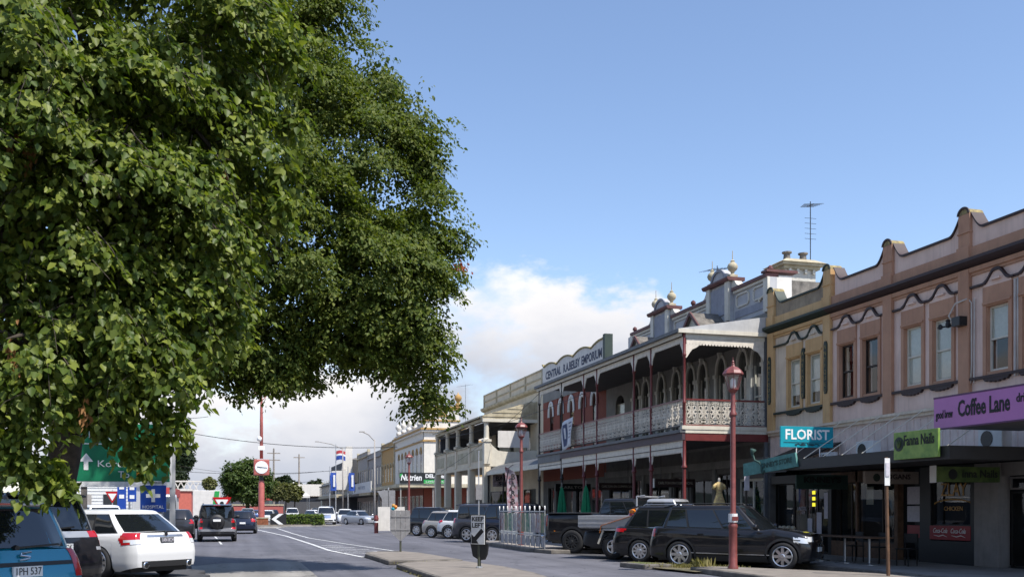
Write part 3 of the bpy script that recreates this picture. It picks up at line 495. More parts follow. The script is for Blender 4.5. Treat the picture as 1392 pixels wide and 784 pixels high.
def arched_window(par, yc, hw, z0, zs, zt, x, trim, wallmb, x0, x1, glassm='sash_glass', key=True, fm='cream_trim', caps=True, rec=.07):
    arch_fill(wallmb, yc-hw, yc+hw, zs, zt, x0, x1)
    o = arch_ring(yc-hw, yc+hw, zs, zt, .11, x-.07, x).build('arch_moulding', trim, par)
    if key: k = MB(); k.hexa([(x-.16, yc-.05, zt+.02), (x, yc-.05, zt+.02), (x, yc+.05, zt+.02), (x-.16, yc+.05, zt+.02), (x-.2, yc-.08, zt+.3), (x, yc-.08, zt+.3), (x, yc+.08, zt+.3), (x-.2, yc+.08, zt+.3)]); k.build('keystone', trim, par)
    for s in (-1, 1):
        if caps: c = MB(); y = yc+s*(hw+.1); c.box(x-.07, x, y-.08, y+.08, z0, zs-.12); c.box(x-.11, x, y-.12, y+.12, zs-.12, zs+.02); c.build('pilaster', trim, par)
    w_ = MB(); xx = x+rec; w_.box(xx, xx+.06, yc-hw, yc-hw+.05, z0, zs); w_.box(xx, xx+.06, yc+hw-.05, yc+hw, z0, zs); w_.box(xx, xx+.06, yc-hw+.05, yc+hw-.05, z0, z0+.08); zm = z0+(zs-z0)*.52; w_.box(xx-.01, xx+.05, yc-hw+.05, yc+hw-.05, zm-.03, zm+.03)
    fo = w_.build('window', fm, par); p = MB(); p.prism([(yc-hw+.05, z0+.08), (yc+hw-.05, z0+.08)]+[(a, b) for a, b in arch_pts(yc-hw+.05, yc+hw-.05, zs, zt-.05)][::-1], 'x', xx+.02, xx+.026); p.build('pane', glassm, fo)
EMP = thing('verandah_building', 'grey two-storey emporium with white iron-lace balcony and twin ball-topped parapet towers', 'building', (F, 40, 0))
arches = [33.03, 34.12, 35.84, 37.46, 38.58, 40.01, 41.6, 43.33, 44.48]
wb = MB(); ops = [(y-.36, y+.36, 4.5, 7.6) for y in arches]+[(46.1, 47.3, 4.5, 7.3)]
wall_open(wb, F, F+.3, 32.164, 48.6, 4.0, 8.75, ops)
for y in arches: arched_window(EMP, y, .36, 4.5, 6.95, 7.6, F, 'emp_trim', wb, F, F+.3)
arch_fill(wb, 46.1, 47.3, 6.7, 7.3, F, F+.3); sash(EMP, 46.1, 47.3, 4.5, 6.9, F+.12, blind=.35)
wb.build('upper_wall', 'emp_wall', EMP)
co = MB(); co.box(F+1.1, F+9, 32.3, 48.5, .1, 8.7); co.build('dark_core', 'dark_void', EMP)
rf = MB(); rf.box(F+.3, F+9, 32.164, 48.6, 8.75, 8.85); rf.build('roof', 'galv', EMP)
# parapet wall
pw = MB(); pw.box(F, F+.3, 32.164, 45.6, 8.75, 10.0); pw.build('parapet', 'emp_grey', EMP)
pw = MB(); pw.box(F, F+.3, 45.6, 48.6, 8.75, 9.45); pw.build('low_parapet', 'emp_trim', EMP)
for a, b in ((32.164, 34.75), (36.85, 40.35), (42.45, 45.0)):
    c = MB(); c.prism([(F-.16, 10.0), (F-.16, 10.12), (F+.36, 10.16), (F+.36, 10.0)], 'y', a, b); c.build('coping', 'red_coping', EMP)
    c = MB(); c.box(F-.09, F, a, b, 9.9, 10.0); c.build('coping_moulding', 'emp_trim', EMP)
    c = MB(); c.box(F-.03, F, a+.05, b-.05, 8.92, 9.2); c.build('blue_band', 'emp_blue', EMP)
    n = max(1, round((b-a)/1.7))
    for k in range(n):      # raised cartouche frames
        y0 = a+(b-a)*k/n+.18; y1 = a+(b-a)*(k+1)/n-.18; fr = MB()
        pts = [(y0, 9.42), (y0, 9.72), (y0+.1, 9.8), (y1-.1, 9.8), (y1, 9.72), (y1, 9.42), (y1-.1, 9.34), (y0+.1, 9.34), (y0, 9.42)]
        for p, q in zip(pts, pts[1:]): fr.bar((F-.025, *p), (F-.025, *q), .06, .06)
        fr.build('cartouche', 'emp_trim', EMP)
for y in (32.3, 38.6, 45.0):
    b = MB(); b.box(F-.1, F, y-.16, y+.16, 8.75, 10.0); b.build('pilaster', 'emp_trim', EMP)
    b = MB(); b.lathe([(.1, 0), (.1, .04), (.05, .08), (.11, .16), (.1, .24), (.03, .3)], (F+.1, y, 10.14), 10); b.build('finial', 'red_coping', EMP)
cr = MB(); cr.tube([(F-.06, 32.5+.3*math.cos(t), 9.2+.16*math.sin(t)) for t in np.linspace(0, math.pi, 9)], .05, 6); cr.build('scroll_crest', 'emp_trim', EMP)
for yc in (35.8, 41.4):
    b = MB(); b.box(F-.15, F+.32, yc-.95, yc+.95, 8.75, 10.42); b.build('tower', 'emp_grey', EMP)
    b = MB(); b.box(F-.19, F-.15, yc-.62, yc+.62, 9.2, 10.3); b.build('tower_panel', 'emp_blue', EMP)
    for s in (-1, 1): b = MB(); b.box(F-.24, F-.15, yc+s*.79-.15, yc+s*.79+.15, 8.9, 10.42); b.build('tower_pilaster', 'emp_trim', EMP)
    b = MB(); b.prism([(F-.36, 10.5), (F-.30, 10.42), (F+.4, 10.42), (F+.4, 10.56), (F-.36, 10.56)], 'y', yc-1.1, yc+1.1); b.build('tower_cornice', 'red_coping', EMP)
    A = [(yc-.62*math.cos(t), 10.56+.5*math.sin(t)) for t in np.linspace(0, math.pi, 15)]; b = MB(); b.prism(A, 'x', F-.16, F+.2); b.build('arched_crest', 'emp_grey', EMP)
    I = [(yc-.52*math.cos(t), 10.56+.4*math.sin(t)) for t in np.linspace(0, math.pi, 15)]; b = MB(); b.prism(A+I[::-1], 'x', F-.22, F-.16); b.build('crest_moulding', 'emp_blue', EMP)
    for s in (-1, 1):
        b = MB(); b.box(F-.16, F+.16, yc+s*.85-.13, yc+s*.85+.13, 10.56, 10.68); b.lathe([(.12, 0), (.06, .06), (.08, .12), (.17, .2), (.21, .31), (.17, .42), (.07, .5), (.09, .54), (.02, .6), (.012, .95)], (F, yc+s*.85, 10.68), 14); b.build('ball_finial', 'cream_old', EMP, smooth=True, sharp=40)
        br = MB(); br.prism([(yc+s*.95, 10.1), (yc+s*1.5, 10.14), (yc+s*1.35, 10.22), (yc+s*1.2, 10.38), (yc+s*.95, 10.42)], 'x', F-.1, F+.2); br.build('scroll_bracket', 'emp_trim', EMP)
    # gablet on the verandah roof in front of the tower
    b = MB(); b.prism([(yc-1.0, 8.35), (yc+1.0, 8.35), (yc, 9.25)], 'x', 17.35, 17.4); b.build('gablet_face', 'emp_trim', EMP)
    for s in (-1, 1):
        b = MB(); b.hexa([(17.2, yc, 9.24), (F-.15, yc, 9.24), (F-.15, yc+s*1.12, 8.28), (17.2, yc+s*1.12, 8.28), (17.2, yc, 9.31), (F-.15, yc, 9.31), (F-.15, yc+s*1.12, 8.35), (17.2, yc+s*1.12, 8.35)]); b.build('gablet_roof', 'grimy', EMP)
        b = MB(); b.bar((17.2, yc, 9.29), (17.2, yc+s*1.14, 8.3), .06, .12); b.build('bargeboard', 'red_coping', EMP)
# sunlit end return and chimney
b = MB(); b.box(F+.3, F+.9, 32.164, 32.4, 8.85, 10.05); b.build('parapet_return', 'white_wall', EMP); b = MB(); b.box(F-.16, F+1.1, 32.08, 32.5, 10.161, 10.25); b.build('return_coping', 'red_coping', EMP)
b = MB(); b.box(F+.9, F+4.5, 32.3, 32.6, 8.85, 9.95); b.build('party_wall', 'grimy', EMP)
ch = MB(); ch.box(20.1, 21.4, 33.6, 34.5, 8.85, 10.75); chim = ch.build('chimney', 'emp_trim', EMP)
b = MB(); b.box(19.98, 21.52, 33.48, 34.62, 10.72, 10.84); b.box(19.86, 21.64, 33.36, 34.74, 10.84, 10.94); b.hexa([(19.8, 33.3, 10.94), (21.7, 33.3, 10.94), (21.7, 34.8, 10.94), (19.8, 34.8, 10.94), (20.15, 33.6, 11.12), (21.35, 33.6, 11.12), (21.35, 34.5, 11.12), (20.15, 34.5, 11.12)]); b.build('chimney_cap', 'cream_old', chim)
for k in range(4): b = MB(); b.box(20.2+k*.34, 20.3+k*.34, 33.5, 33.6, 10.56, 10.72); b.build('corbel', 'emp_trim', chim)
for x in (20.4, 21.1): b = MB(); b.lathe([(.14, 0), (.12, .22), (.19, .25), (.19, .3), (.1, .3)], (x, 34, 11.16), 10); b.build('chimney_pot', 'grimy', chim)
# verandah
vz = 4.33; YV0, YV1, XV = 32.3, 49.7, 15.3
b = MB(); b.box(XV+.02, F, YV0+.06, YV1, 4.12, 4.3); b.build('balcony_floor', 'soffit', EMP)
b = MB(); b.box(XV-.10, XV+.02, YV0-.04, 46.0, 4.05, 4.31); b.build('floor_fascia', 'plum', EMP); b = MB(); b.box(XV-.10, XV+.02, 46.004, YV1, 3.95, 4.31); b.build('floor_fascia', 'slate_fascia', EMP)
b = MB(); b.box(XV-.18, XV+.02, YV0-.06, YV1, 4.312, 4.42); b.build('floor_gutter', 'slate_fascia', EMP)
b = MB(); b.box(XV+.02, F, YV0-.05, YV0+.05, 4.03, 4.30); b.build('end_beam', 'maroon', EMP); b = MB(); b.box(XV-.12, F, YV0-.09, YV0+.06, 4.425, 4.56); b.build('end_trim', 'cream_trim', EMP); b = MB(); b.box(XV+.02, F, YV0-.07, YV0+.05, 4.30, 4.425); b.build('end_moulding', 'cream_trim', EMP)
b = MB(); b.box(XV+.02, F, YV0+.06, YV1, 4.3, 4.36); b.build('balcony_deck', 'dark_wood', EMP)
PY = [32.3, 35.2, 36.9, 41.1, 42.8, 46.0, 49.7]
for y in PY:
    m = 'maroon' if y < 46 else 'dark_wood'
    b = MB(); b.lathe([(.075, 0), (.075, .03), (.055, .06), (.055, .9), (.07, .92), (.07, .97), (.05, 1.0), (.046, 2.55), (.075, 2.6), (.075, 2.66), (.05, 2.7), (.05, 3.5)], (XV, y, 4.43), 10); b.build('balcony_post', m, EMP, smooth=True, sharp=40)
    b = MB(); b.lathe([(.11, 0), (.11, .5), (.07, .56), (.06, 2.9), (.1, 2.94), (.1, 3.0), (.065, 3.04), (.06, 3.9)], (XV, y, .13), 10); b.build('street_post', m, EMP, smooth=True, sharp=40)
b = MB(); b.box(F-.14, F-.02, YV0-.04, YV0+.06, .13, 8.3); b.build('end_pilaster', 'slate_fascia', EMP)
# iron lace panel, one mesh shared by every panel
def lace(wd=.44, h=.86):
    b = MB(); q = .016
    for x in (-wd/2, wd/2-q): b.box(x, x+q, -.008, .008, 0, h)
    for z in (0, .2, h-.14, h-q): b.box(-wd/2+q, wd/2-q, -.008, .008, z, z+q)
    def ring(cx, cz, r, a0=0, a1=2*math.pi, t=.014, n=10):
        A = np.linspace(a0, a1, n)
        for u, v in zip(A, A[1:]): b.bar((cx+r*math.cos(u), 0, cz+r*math.sin(u)), (cx+r*math.cos(v), 0, cz+r*math.sin(v)), t, t*1.6)
    for s in (-1, 1):
        ring(s*.10, .60, .075, t=.018); ring(s*.10, .32, .07, t=.018); ring(s*.155, .46, .06, t=.016); ring(s*.13, .11, .055, t=.016); ring(s*.045, .11, .03, n=7); ring(s*.1, h-.07, .04, t=.016, n=8)
        ring(s*.1, .46, .17, math.pi/2+.3 if s > 0 else -.9, math.pi*1.5-.3 if s > 0 else .9, .018, 8)
    ring(0, .46, .055, t=.02); b.bar((0, 0, .2), (0, 0, h-.14), .024, .016); ring(0, h-.07, .03, n=7)
    for s in (-1, 1): b.bar((s*.02, 0, .5), (s*.1, 0, .68), .02, .016); b.bar((s*.02, 0, .42), (s*.1, 0, .24), .02, .016)
    return b
L0 = lace().build('lace_panel', 'lace_white', None)
me_l = L0.data; bpy.data.objects.remove(L0)
def lace_at(x, y, rz): o = bpy.data.objects.new('lace_panel', me_l); COL.objects.link(o); o.parent = EMP; o.location = (x-F, y-40, 4.60); o.rotation_euler = (0, 0, rz)
for k in range(7): lace_at(XV+.28+.465*k, YV0, 0)
for a, b2 in zip(PY, PY[1:]):
    n = round((b2-a)/.475); 
    for k in range(n): lace_at(XV, a+(b2-a)*(k+.5)/n, R(90))
    for z, hh in ((5.46, .06), (4.54, .05)): r_ = MB(); r_.box(XV-.03, XV+.03, a+.06, b2-.06, z, z+hh); r_.build('hand_rail' if hh > .055 else 'bottom_rail', 'maroon' if hh > .055 else 'dark_wood', EMP)
for z, hh in ((5.46, .06), (4.565, .04)): r_ = MB(); r_.box(XV+.06, F-.15, YV0-.03, YV0+.03, z, z+hh); r_.build('hand_rail' if hh > .05 else 'bottom_rail', 'maroon', EMP)
# roof and valances
b = MB(); b.prism([(XV-.2, 7.9), (F-.01, 8.48), (F-.01, 8.52), (XV-.2, 7.94)], 'y', YV0-.02, YV1); b.build('verandah_roof', 'slate_fascia', EMP)
b = MB(); b.box(XV-.3, XV-.18, YV0-.12, YV1, 7.84, 7.96); b.build('gutter', 'slate_fascia', EMP); b = MB(); b.box(XV-.16, XV-.1, YV0-.02, YV1, 7.72, 7.86); b.build('gutter_board', 'cream_trim', EMP)
b = MB(); b.prism([(XV-.28, 7.96), (F-.01, 7.96), (F-.01, 8.56)], 'y', YV0-.10, YV0-.03); b.build('roof_end', 'roof_white', EMP)
b = MB(); b.box(XV-.28, F-.02, YV0-.14, YV0-.03, 7.82, 7.955); b.build('end_gutter', 'cream_trim', EMP); b = MB(); b.box(XV+.04, F-.14, YV0-.03, YV0+.03, 7.66, 7.82); b.build('end_plate', 'cream_trim', EMP)
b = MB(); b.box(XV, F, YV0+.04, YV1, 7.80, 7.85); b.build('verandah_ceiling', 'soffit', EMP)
def fringe(y0, y1, ztop, zbot, axis, c, m, par, name='valance', step=.09):
    n = max(3, int((y1-y0)/step)); P = [(y0, ztop)]
    for i in range(n): a = y0+(y1-y0)*i/n; s = (y1-y0)/n; P += [(a, zbot+.06), (a+s*.25, zbot), (a+s*.75, zbot), (a+s, zbot+.06)]
    P.append((y1, ztop)); b = MB(); b.prism(P, axis, c-.012, c+.012); return b.build(name, m, par)
fringe(XV+.08, F-.16, 7.66, 7.42, 'y', YV0, 'lace_white', EMP, step=.12)
for s, x in ((1, XV+.06), (-1, F-.16)):
    b = MB(); b.prism([(x, 7.45), (x+s*.55, 7.45), (x+s*.42, 7.34), (x+s*.24, 7.26), (x+s*.12, 7.1), (x+s*.04, 6.98), (x, 6.95)], 'y', YV0-.011, YV0+.011); b.build('corner_bracket', 'lace_white', EMP)
for a, b2 in zip(PY, PY[1:]):
    fringe(a+.06, b2-.06, 7.72, 7.50, 'x', XV, 'lace_white', EMP, step=.16)
    for s, y in ((1, a+.05), (-1, b2-.05)):
        b = MB(); b.prism([(y, 7.53), (y+s*.32, 7.53), (y+s*.22, 7.40), (y+s*.10, 7.25), (y+s*.04, 7.08), (y, 7.05)], 'x', XV-.014, XV+.014); b.build('bracket', 'lace_white', EMP)
        b = MB(); b.prism([(y, 3.7), (y+s*.20, 3.7), (y+s*.14, 3.55), (y+s*.07, 3.35), (y, 3.28)], 'x', XV-.014, XV+.014); b.build('pendant', 'lace_white', EMP)
    fringe(a+.06, b2-.06, 4.05, 3.60, 'x', XV-.02, 'lace_white', EMP, step=.1); b = MB(); b.box(XV-.05, XV-.034, a+.08, b2-.08, 3.78, 3.81); b.build('valance_bead', 'grimy', EMP)
# ground floor of the emporium
gf = MB(); gf_ops = [(32.45, 34.5, .75, 2.75), (35.0, 36.2, .14, 3.0), (36.6, 38.6, .6, 2.8), (39.2, 40.3, .14, 3.0), (40.8, 43.4, .6, 2.8), (43.9, 45.0, .14, 3.0), (45.4, 48.2, .6, 2.8)]
wall_open(gf, F, F+.25, 32.164, 48.6, .13, 4.0, gf_ops); gf.build('ground_wall', 'emp_dark', EMP)
for i, (a, c, z0, z1) in enumerate(gf_ops): pane(EMP, a, c, z0, z1, F+.1, fm='cream_trim' if i == 0 else 'dark_wood', name='shop_door' if z0 < .2 else 'shop_window', fw=.09 if i == 0 else .06, muls=((a+c)/2,))
b = MB(); b.box(F-.05, F, 32.45, 34.5, .14, .74); b.build('stall_riser', 'dark_teal', EMP)
for y in (34.75, 36.4, 38.9, 40.55, 43.65, 45.2): b = MB(); b.box(F-.08, F, y-.12, y+.12, .13, 3.3); b.build('shop_pilaster', 'emp_wall', EMP)
b = MB(); b.box(F-.12, F, 32.2, 48.6, 3.2, 3.5); b.build('shop_cornice', 'emp_wall', EMP)
# ---------------------------------------------------------------- red-brick shop with the painted parapet
BR = thing('brick_building', 'red brick two-storey shop with pale arched window heads and lettered wavy parapet', 'building', (F, 54, 0))
wb = MB(); bw = [50.3, 52.2, 54.1, 56.0, 57.9]
wall_open(wb, F, F+.3, 48.604, 59.6, 3.3, 9.3, [(y-.33, y+.33, 4.9, 7.85) for y in bw])
for y in bw: arched_window(BR, y, .33, 4.9, 7.2, 7.85, F, 'cream_trim', wb, F, F+.3, key=False, caps=False, fm='dark_wood', rec=.02)
wb.build('wall', 'brick_red', BR)
b = MB(); b.box(F-.04, F, 48.61, 59.55, 8.202, 8.75); b.build('frieze', 'emp_wall', BR)
for y in bw: arch_ring(y-.45, y+.45, 7.2, 8.02, .12, F-.08, F-.034).build('arch_band', 'white_wall', BR)
for a, c in zip([48.62]+[y+.7 for y in bw], [y-.7 for y in bw]+[59.55]):
    b = MB(); b.box(F-.03, F, a, c, 7.7, 8.2); b.build('render_panel', 'brick_red', BR)
# wavy parapet
P = [(48.7, 9.3), (48.7, 10.55)]; n = 60
for i in range(n+1): t = i/n; y = 48.9+10.5*t; P.append((y, 10.22+.26*abs(math.sin(t*math.pi*3.5+1.2))**.8 if 0 < t < 1 else 10.5))
P += [(59.6, 10.55), (59.6, 9.3)]
b = MB(); b.prism(P, 'x', F-.05, F+.25); b.build('parapet', 'white_wall', BR); b = MB()
for p, q in zip(P[1:-2], P[2:-1]): b.hexa([(F-.1, *p), (F+.3, *p), (F+.3, *q), (F-.1, *q), (F-.1, p[0], p[1]+.09), (F+.3, p[0], p[1]+.09), (F+.3, q[0], q[1]+.09), (F-.1, q[0], q[1]+.09)])
b.build('coping', 'lichen', BR); b = MB(); b.box(F-.14, F+.3, 48.45, 48.75, 9.3, 10.7); b.build('end_pier', 'green_trim', BR)
mat('sign_ink', (.04, .05, .09), .7, var=.1); text('CENTRAL', .66, (F-.056, 57.45, 9.80), FX, 'sign_ink', BR, width=3.0, bold=.02); text('R.A.BEILBY', .66, (F-.056, 54.05, 9.80), FX, 'sign_ink', BR, width=2.9, bold=.02); text('EMPORIUM', .66, (F-.056, 50.7, 9.80), FX, 'sign_ink', BR, width=3.2, bold=.02)
co = MB(); co.box(F+1.1, F+9, 48.7, 59.5, .1, 9.2); co.build('dark_core', 'dark_void', BR); rf = MB(); rf.box(F+.3, F+9, 48.61, 59.6, 9.2, 9.29); rf.build('roof', 'galv', BR)
gf = MB(); wall_open(gf, F, F+.25, 48.61, 59.6, .13, 3.3, [(49.2, 51.8, .6, 2.8), (52.3, 53.4, .14, 2.9), (54.0, 57.0, .6, 2.8), (57.4, 58.6, .14, 2.9)]); gf.build('ground_wall', 'emp_dark', BR)
for a, c, z0, z1 in [(49.2, 51.8, .6, 2.8), (52.3, 53.4, .14, 2.9), (54.0, 57.0, .6, 2.8), (57.4, 58.6, .14, 2.9)]: pane(BR, a, c, z0, z1, F+.1, fm='dark_wood', name='shop_door' if z0 < .2 else 'shop_window', muls=((a+c)/2,))
# bullnose awning
b = MB(); q = []
for t in np.linspace(0, 1, 9): q.append((15.3+3.25*t, 3.95+.75*math.sin(t*math.pi/2)**.6))
b.prism(q+[(x, z-.05) for x, z in q[::-1]], 'y', 49.8, 60.9); b.build('bullnose_awning', 'slate_fascia', BR); b = MB(); b.box(15.24, 15.32, 49.8, 60.9, 3.72, 3.96); b.build('awning_fascia', 'cream_trim', BR)
for y in (49.9, 53.6, 57.2, 60.8): b = MB(); b.lathe([(.09, 0), (.09, .4), (.055, .45), (.05, 3.6)], (15.36, y, .13), 8); b.build('awning_post', 'dark_wood', BR)
# hanging signs beneath the verandah
mat('sign_brown', (.045, .02, .018), .5, var=.1)
for i, (y, lab) in enumerate(((37.6, 'dark brown hanging sign with white end behind the verandah corner post'), (44.1, 'dark brown hanging sign under the verandah above the green umbrellas'))):
    t = board('hanging_sign', lab, 16.5, 18.3, y, y+.12, 2.5, 2.84, 'sign_brown'); text('CARLTON ON COMMERCIAL', .15, (17.42, y-.006, 2.67), FY, 'gilt_text', t, width=1.55); s = MB(); s.box(16.46, 16.5, y-.01, y+.13, 2.48, 2.86); s.build('end_cap', 'white_paint', t)
    for x in (16.8, 18.0): s = MB(); s.tube([(x, y+.06, 2.84), (x, y+.06, 4.11)], .012, 5); s.build('hanger', 'black', t)
t = board('hanging_sign', 'black hanging sign below the far end of the verandah', 16.4, 18.4, 50.4, 50.5, 2.55, 2.95, 'black'); text('CARLTON', .2, (17.4, 50.394, 2.75), FY, 'gilt_text', t, width=1.5)
mat('barber_board', (.45, .36, .34), .6, col2=(.1, .04, .04), scale=5)
t = board('shop_sign', 'pale pink board of dark lettering hanging under the bullnose awning', 15.5, 17.3, 60.2, 60.26, 3.0, 3.75, 'barber_board'); text('BARBER', .36, (16.4, 60.194, 3.5), FY, 'ink', t, width=1.5, bold=.01); text('SHOP', .3, (16.4, 60.194, 3.18), FY, 'ink', t, width=1.1, bold=.01)
# banner flag on the balcony
mat('banner_cloth', (.66, .66, .68), .8, var=.1, scale=3); mat('banner_ink', (.06, .08, .16), .8, var=.1)
t = thing('banner', 'pale blue cloth banner tied to the iron-lace balcony', 'banner', (15.1, 44.1, 4.5)); rows = []
for i in range(9):
    v = i/8; rows.append([(15.08-.05*math.sin(u*5+v*4)-.05*u, 45.25-1.55*u+.1*v, 5.72+.16*u-1.35*v) for u in np.linspace(0, 1, 9)])
b = MB(); b.grid(rows); o = b.build('cloth', 'banner_cloth', t, smooth=True); sm = o.modifiers.new('s', 'SOLIDIFY'); sm.thickness = .006
b = MB(); b.grid([[(x-.012, y, z) for x, y, z in r[1:5]] for r in rows[1:8]]); b.build('picture_print', 'banner_ink', t); b = MB(); b.grid([[(x-.016, y, z) for x, y, z in r[2:4]] for r in rows[2:6]]); b.build('figure_print', 'banner_cloth', t)
for k in range(5): b = MB(); b.grid([[(x-.012, y, z) for x, y, z in r[5:8]] for r in [[(p[0], p[1], p[2]-.0) for p in rows[k+1]], [(p[0], p[1], p[2]-.05) for p in rows[k+1]]]]); b.build('text_print', 'banner_ink', t)
# ---------------------------------------------------------------- cream arcade building, corner building and the far street
mat('cream_ren', (.68, .59, .44), .85, col2=(.58, .49, .36), scale=1.2, streak=.35, bump=.1); mat('far_white', (.68, .64, .57), .8, var=.06, streak=.2); mat('far_gold', (.45, .27, .09), .8, var=.1, streak=.25)
mat('far_grey', (.36, .33, .30), .85, var=.1, streak=.3); mat('far_dark', (.07, .07, .075), .8, var=.1); mat('far_red', (.45, .06, .05), .7, var=.1); mat('far_glass', (.03, .033, .036), .15, var=0); mat('sign_black', (.012, .014, .013), .5, var=0); mat('sign_green', (.02, .30, .06), .5, var=0); mat('rust_timber', (.2, .10, .04), .8, var=.2)
CR = thing('arcade_building', 'cream two-storey building with columned upper gallery and railing parapet past the brick shop', 'building', (F, 68, 0))
b = MB(); wall_open(b, F, F+.3, 59.604, 75, .13, 9.25, [(y-.55, y+.55, 5.2, 7.2) for y in (63, 67, 71)]+[(61.2, 64, .6, 2.9), (65, 66.2, .14, 2.9), (67.5, 73, .6, 2.9)]); b.build('wall', 'cream_ren', CR)
for y in (63, 67, 71): sash(CR, y-.55, y+.55, 5.2, 7.2, F+.02, blind=0)
for a, c in ((61.2, 64), (67.5, 73)): pane(CR, a, c, .6, 2.9, F+.03, fm='dark_wood', muls=((a+c)/2,))
pane(CR, 65, 66.2, .14, 2.9, F+.03, fm='dark_wood', name='shop_door')
b = MB(); b.box(F+1.2, F+8, 59.7, 74.9, .1, 9.2); b.build('dark_core', 'dark_void', CR); b = MB(); b.box(F+.3, F+10, 59.7, 75, 9.2, 9.3); b.build('roof', 'galv', CR)
b = MB(); b.box(F+.3, F+10, 74.7, 75, .13, 9.2); b.box(F+.3, F+10, 59.61, 59.9, .13, 9.2); b.build('side_wall', 'cream_ren', CR)
b = MB(); b.prism([(F-.25, 9.25), (F-.2, 9.15), (F, 9.05), (F, 9.35), (F-.25, 9.35)], 'y', 59.604, 75.2); b.build('cornice', 'cream_old', CR); b = MB(); b.box(F, F+.2, 59.604, 75, 9.35, 10.3); b.build('railing_wall', 'cream_ren', CR)
for y in np.linspace(59.75, 74.9, 5): b = MB(); b.box(F-.06, F+.26, y-.12, y+.12, 9.35, 10.4); b.build('railing_pier', 'cream_old', CR)
for z in (9.8, 10.3): b = MB(); b.box(F-.05, F+.25, 59.604, 75.05, z, z+.09); b.build('rail_moulding', 'cream_old', CR)
gx = 15.3; cy = [61.1, 65.2, 69.4, 73.0, 76.8]
b = MB(); b.box(gx-.15, F, 61.0, 77, 4.25, 4.45); b.build('gallery_floor', 'cream_ren', CR); b = MB(); b.box(gx-.12, gx+.06, 61.0, 77, 4.46, 5.7); b.build('gallery_parapet', 'cream_ren', CR); b = MB(); b.box(gx-.2, gx+.12, 61.35, 77, 5.7, 5.8); b.build('parapet_cap', 'cream_old', CR)
for k, (a, c) in enumerate(zip(cy, cy[1:])): b = MB(); b.box(gx-.15, gx-.12, a+.5, c-.5, 4.7, 5.45); b.build('parapet_panel', 'cream_old', CR)
for y in cy:
    b = MB(); b.box(gx-.22, gx+.22, y-.25, y+.25, .13, 4.25); b.build('street_pillar', 'cream_ren', CR, bevel=.02)
    b = MB(); b.box(gx-.2, gx+.2, y-.24, y+.24, 4.45, 5.85); b.box(gx-.26, gx+.26, y-.3, y+.3, 5.85, 6.0); b.lathe([(.22, 6.0), (.17, 6.1), (.15, 7.0), (.2, 7.08), (.22, 7.2)], (gx, y, 0), 12); b.build('gallery_column', 'cream_ren' if y > 62 else 'cream_trim', CR)
b = MB(); b.box(gx-.15, gx+.15, 61, 77, 7.2, 7.4); b.build('eaves_beam', 'cream_old', CR); b = MB(); b.prism([(gx-.35, 7.4), (F-.02, 8.5), (F-.02, 8.58), (gx-.35, 7.5)], 'y', 61.9, 77.2); b.build('gallery_roof', 'cream_old', CR)
b = MB(); b.hexa([(gx-.35, 60.85, 7.3), (F, 60.85, 7.3), (F, 61.1, 7.3), (gx-.35, 61.1, 7.3), (gx-.3, 60.85, 7.5), (F, 60.85, 8.45), (F, 61.95, 8.5), (gx-.3, 61.95, 7.52)]); b.build('roof_end', 'cream_old', CR)
for k in range(4): b = MB(); z = 7.42+k*.26; b.box(max(gx-.3, gx-.3+(z-7.5)/.29), F, 60.82, 60.85, z, z+.03); b.build('weatherboard_lap', 'cream_old', CR)
b = MB(); b.box(gx-.3, F, 60.84, 61.02, 7.1, 7.3); b.build('end_beam', 'cream_trim', CR)
P = [(gx, 4.3), (F, 4.3), (F, 5.35)]+[(gx+.35+2.6*t, 5.35-.12*math.sin(t*math.pi) if t > 0 else 5.62) for t in np.linspace(1, 0, 8)]+[(gx+.2, 5.85), (gx, 5.85)]
b = MB(); b.prism(P, 'y', 60.95, 61.1); b.build('end_wall', 'cream_trim', CR); b = MB(); b.box(16.0, 18.05, 60.86, 60.92, 5.5, 6.55); b.build('blank_sign', 'white_wall', CR)
b = MB(); b.box(gx+.2, F-.02, 76.7, 76.9, 4.4, 7.3); b.build('gallery_end', 'far_dark', CR); b = MB(); b.box(gx+.1, F, 61.4, 76.7, 7.1, 7.16); b.build('gallery_ceiling', 'soffit', CR)
# corner building at the roundabout
NU = thing('corner_building', 'white and gold two-storey corner building with ball finials across the side street', 'building', (F, 110, 0)); y0, y1 = 100.6, 119.6
b = MB(); ny = [102.2, 104.6, 107, 109.4, 111.8, 114.2, 116.6]; wall_open(b, F, F+.3, y0, y1, 4.0, 9.5, [(y-.5, y+.5, 5.2, 7.9) for y in ny])
for y in ny: arched_window(NU, y, .5, 5.2, 7.3, 7.9, F, 'far_gold', b, F, F+.3, caps=False, key=False, glassm='far_glass', rec=.02)
b.build('wall', 'far_white', NU); b = MB(); ops = [(21.0, 22.2, 5.2, 7.6), (24.2, 25.4, 5.2, 7.6)]
wx = MB(); wall_open(wx, 0, .3, F, 33, 4.0, 9.5, ops); wx.v = [(y, y0-.002+x, z) for x, y, z in wx.v]; wx.build('side_wall', 'far_white', NU)
for a, c, z0_, z1_ in ops:
    b = MB(); A = [(a-.18, 5.0), (c+.18, 5.0)]+[((a+c)/2+.78*math.cos(t), 7.5+.7*math.sin(t)) for t in np.linspace(0, math.pi, 13)]; I = [(a, 5.2), (c, 5.2)]+[((a+c)/2+.6*math.cos(t), 7.4+.55*math.sin(t)) for t in np.linspace(0, math.pi, 13)]
    bb = MB(); bb.prism(A, 'y', y0-.06, y0-.03); bb.build('window_surround', 'far_gold', NU); bb = MB(); bb.prism(I, 'y', y0-.09, y0-.06); bb.build('window', 'far_glass', NU)
